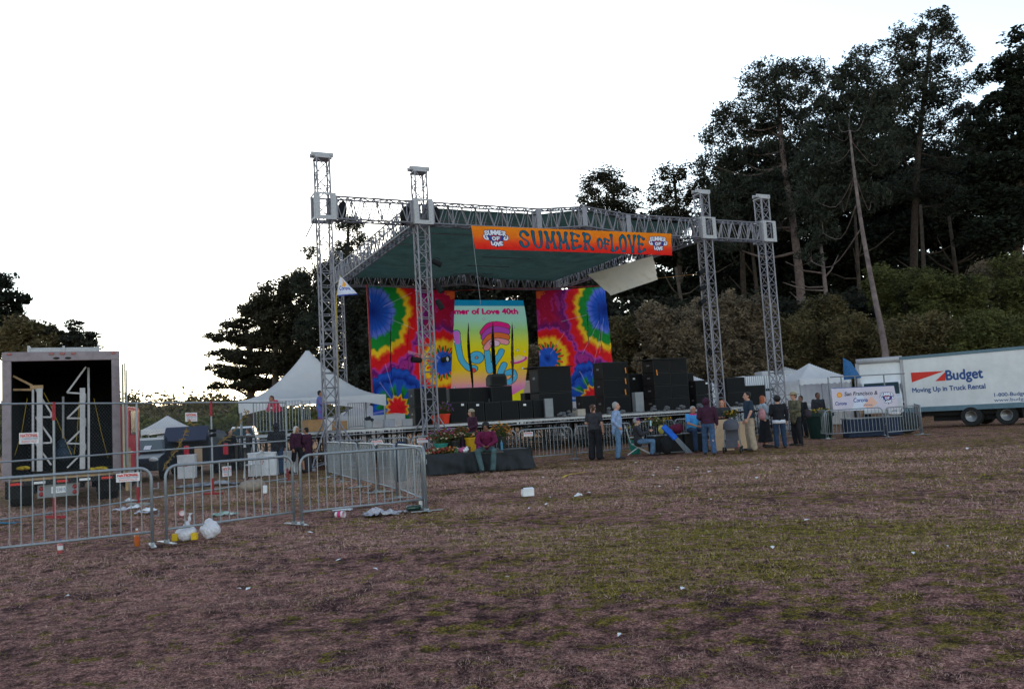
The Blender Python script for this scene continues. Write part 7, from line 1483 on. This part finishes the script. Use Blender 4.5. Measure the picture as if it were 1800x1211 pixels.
mb = MB(); mb.box((0, 0, .09), (.1, .09, .2)); solo(mb, 'white_bottle', m_paper, GY(463, 20.8), 'white plastic bottle beside the blanket bundle', 'bottle', bevel=.02)
paperheap(395, 905, .45, .25, .07, 'green and white wrapper on the grass behind the middle barrier', mat('green_wrapper', (.03, .22, .12), col2=(.6, .6, .6), scale=9), seed=9, nm='wrapper'); paperheap(372, 853, 1.9, .8, .16, 'flattened dark tarpaulin with white paper behind the mesh fence', mat('dark_tarp', (.02, .03, .035), col2=(.45, .45, .5), scale=2.5), seed=10, nm='tarpaulin'); paperheap(10, 920, .5, .3, .04, 'flat blue board on the grass behind the left barrier', mat('blue_board', (.02, .14, .22)), 6, seed=11, nm='blue_board')
for k, (px, py) in enumerate([(233, 893), (213, 897), (228, 880), (252, 902), (262, 898)]): paperheap(px, py, .3, .2, .08, ['pale rubbish scrap between the truck and the first gap in the barriers', 'small pale wrapper left of the rubbish scrap', 'white paper on the grass under the parked dark car', 'pinkish rubbish heap by the barrier hooks', 'pale rubbish scrap right of the pinkish heap'][k], [m_paper, news][k % 2], 9, seed=20 + k, nm='paper_scrap')
r2 = np.random.default_rng(5); mb = MB()
sp2 = [(1035, 867), (1190, 826), (1192, 822), (1147, 836), (1226, 811), (1330, 841), (1333, 818), (1306, 845), (1415, 853), (1450, 811), (1418, 916), (1160, 856), (1200, 1037), (1358, 965), (1089, 1120), (1577, 780), (1604, 781), (1700, 790), (1790, 791), (1767, 785), (955, 840), (1012, 815), (960, 888), (930, 895), (966, 875), (545, 938), (595, 987), (436, 1038), (420, 1037), (118, 1050), (660, 1003), (892, 1016), (1118, 814), (1160, 905), (1665, 962), (1030, 795), (1247, 830), (1250, 879), (1504, 857), (1605, 975)]
for k, (px, py) in enumerate(sp2):
    p = gnd(px, py); s = .02 + .025 * r2.random() * min(2.5, p.y / 10) ; a = r2.random() * 3; c_, s_ = math.cos(a) * s, math.sin(a) * s; z = r2.uniform(.0, .3) * s
    mb.add([p + Vector((-c_, -s_, .012)), p + Vector((s_ * .7, -c_ * .7, .02 + z)), p + Vector((c_, s_, .015 + z * 2)), p + Vector((-s_ * .6, c_ * .6, .03))], [(0, 1, 2, 3)])
o = mb.build('litter_scraps', m_paper); tag(o, 'tiny white paper scraps scattered over the field', 'litter', kind='stuff')
mb = MB(); a = gnd(905, 840); 
for (x0, y0, x1, y1) in [(990, 838, 1008, 834), (1008, 834, 1030, 831), (988, 841, 996, 838), (1104, 846, 1116, 845)]: mb.rect(gnd(x0, y0) + Vector((0, 0, .02)), gnd(x1, y1) + Vector((0, 0, .03)), .05, .004)
o = mb.build('yellow_tape', m_yel); tag(o, 'strand of yellow tape lying on the field', 'tape')
# recycling bins, tables left
def bin_(px, Y, w_, h, rz, label):
    o = thing('recycling_bin', label, 'bin', GY(px, Y), R(rz), group='white cardboard recycling bins'); mb = MB(); mb.box((0, 0, h / 2), (w_, w_ * .8, h)); mb.build('carton', m_paper, o); mb = MB(); mb.box((0, 0, h + .01), (w_ * 1.05, w_ * .85, .05)); mb.build('lid', m_paper, o)
    mb = MB(); z = h * .62; 
    for k in range(3):
        a = k * 2.094 + .5; mb.add([(.09 * math.cos(a + q) * r, -w_ * .4 - .004, z + .09 * math.sin(a + q) * r) for q, r in ((-.8, 1), (.5, 1), (.75, .55), (-.5, .45))], [(0, 1, 2, 3)])
    mb.build('recycling_mark', m_redl, o)
bin_(328, 30.6, .6, .82, 12, 'white recycling bin with a red mark in front of the van'); bin_(413, 37.5, .8, .85, -14, 'white recycling bin right of the raised hatch'); bin_(463, 29.5, .95, .78, 4, 'white recycling bin left of the person in the black hood'); bin_(502, 30.2, .7, .75, 4, 'white recycling bin between the hooded and the blonde person')
pc = thing('plastic_chair', 'white plastic garden chair left of the recycling bin by the fence', 'chair', GY(443, 28.6), R(-100)); m_pc = mat('white_plastic', (.6, .6, .62), rough=.4)
mb = MB(); mb.box((0, 0, .43), (.46, .44, .03)); mb.build('seat', m_pc, pc, bevel=.02); mb = MB(); mb.tube([(-.2, .2, .42), (-.22, .3, .8), (0, .32, .88), (.22, .3, .8), (.2, .2, .42)], .03, 8); 
for x in (-.1, 0, .1): mb.bar((x, .22, .43), (x, .31, .86), .02, 6)
mb.build('backrest', m_pc, pc)
for x in (-.2, .2):
    for y in (-.2, .2): mb = MB(); mb.bar((x * 1.15, y * 1.15, 0), (x, y, .42), .022, 6); mb.build('leg', m_pc, pc)
ln = thing('cardboard_sheet', 'brown cardboard sheet propped in the rear of the van', 'cardboard', GY(348, 31.2, .35), R(5)); mb = MB(); mb.box((0, 0, .4), (.28, .02, .75)); mb.build('sheet', m_card, ln)
for px, lab in ((327, 'red cooler left inside the open van'), (396, 'red bag right inside the open van')): mb = MB(); mb.box((0, 0, .22), (.18, .1, .42)); o = solo(mb, 'cooler' if px == 327 else 'red_bag', m_red, GY(px, 31.1, .75), lab, 'cooler' if px == 327 else 'bag', bevel=.03)
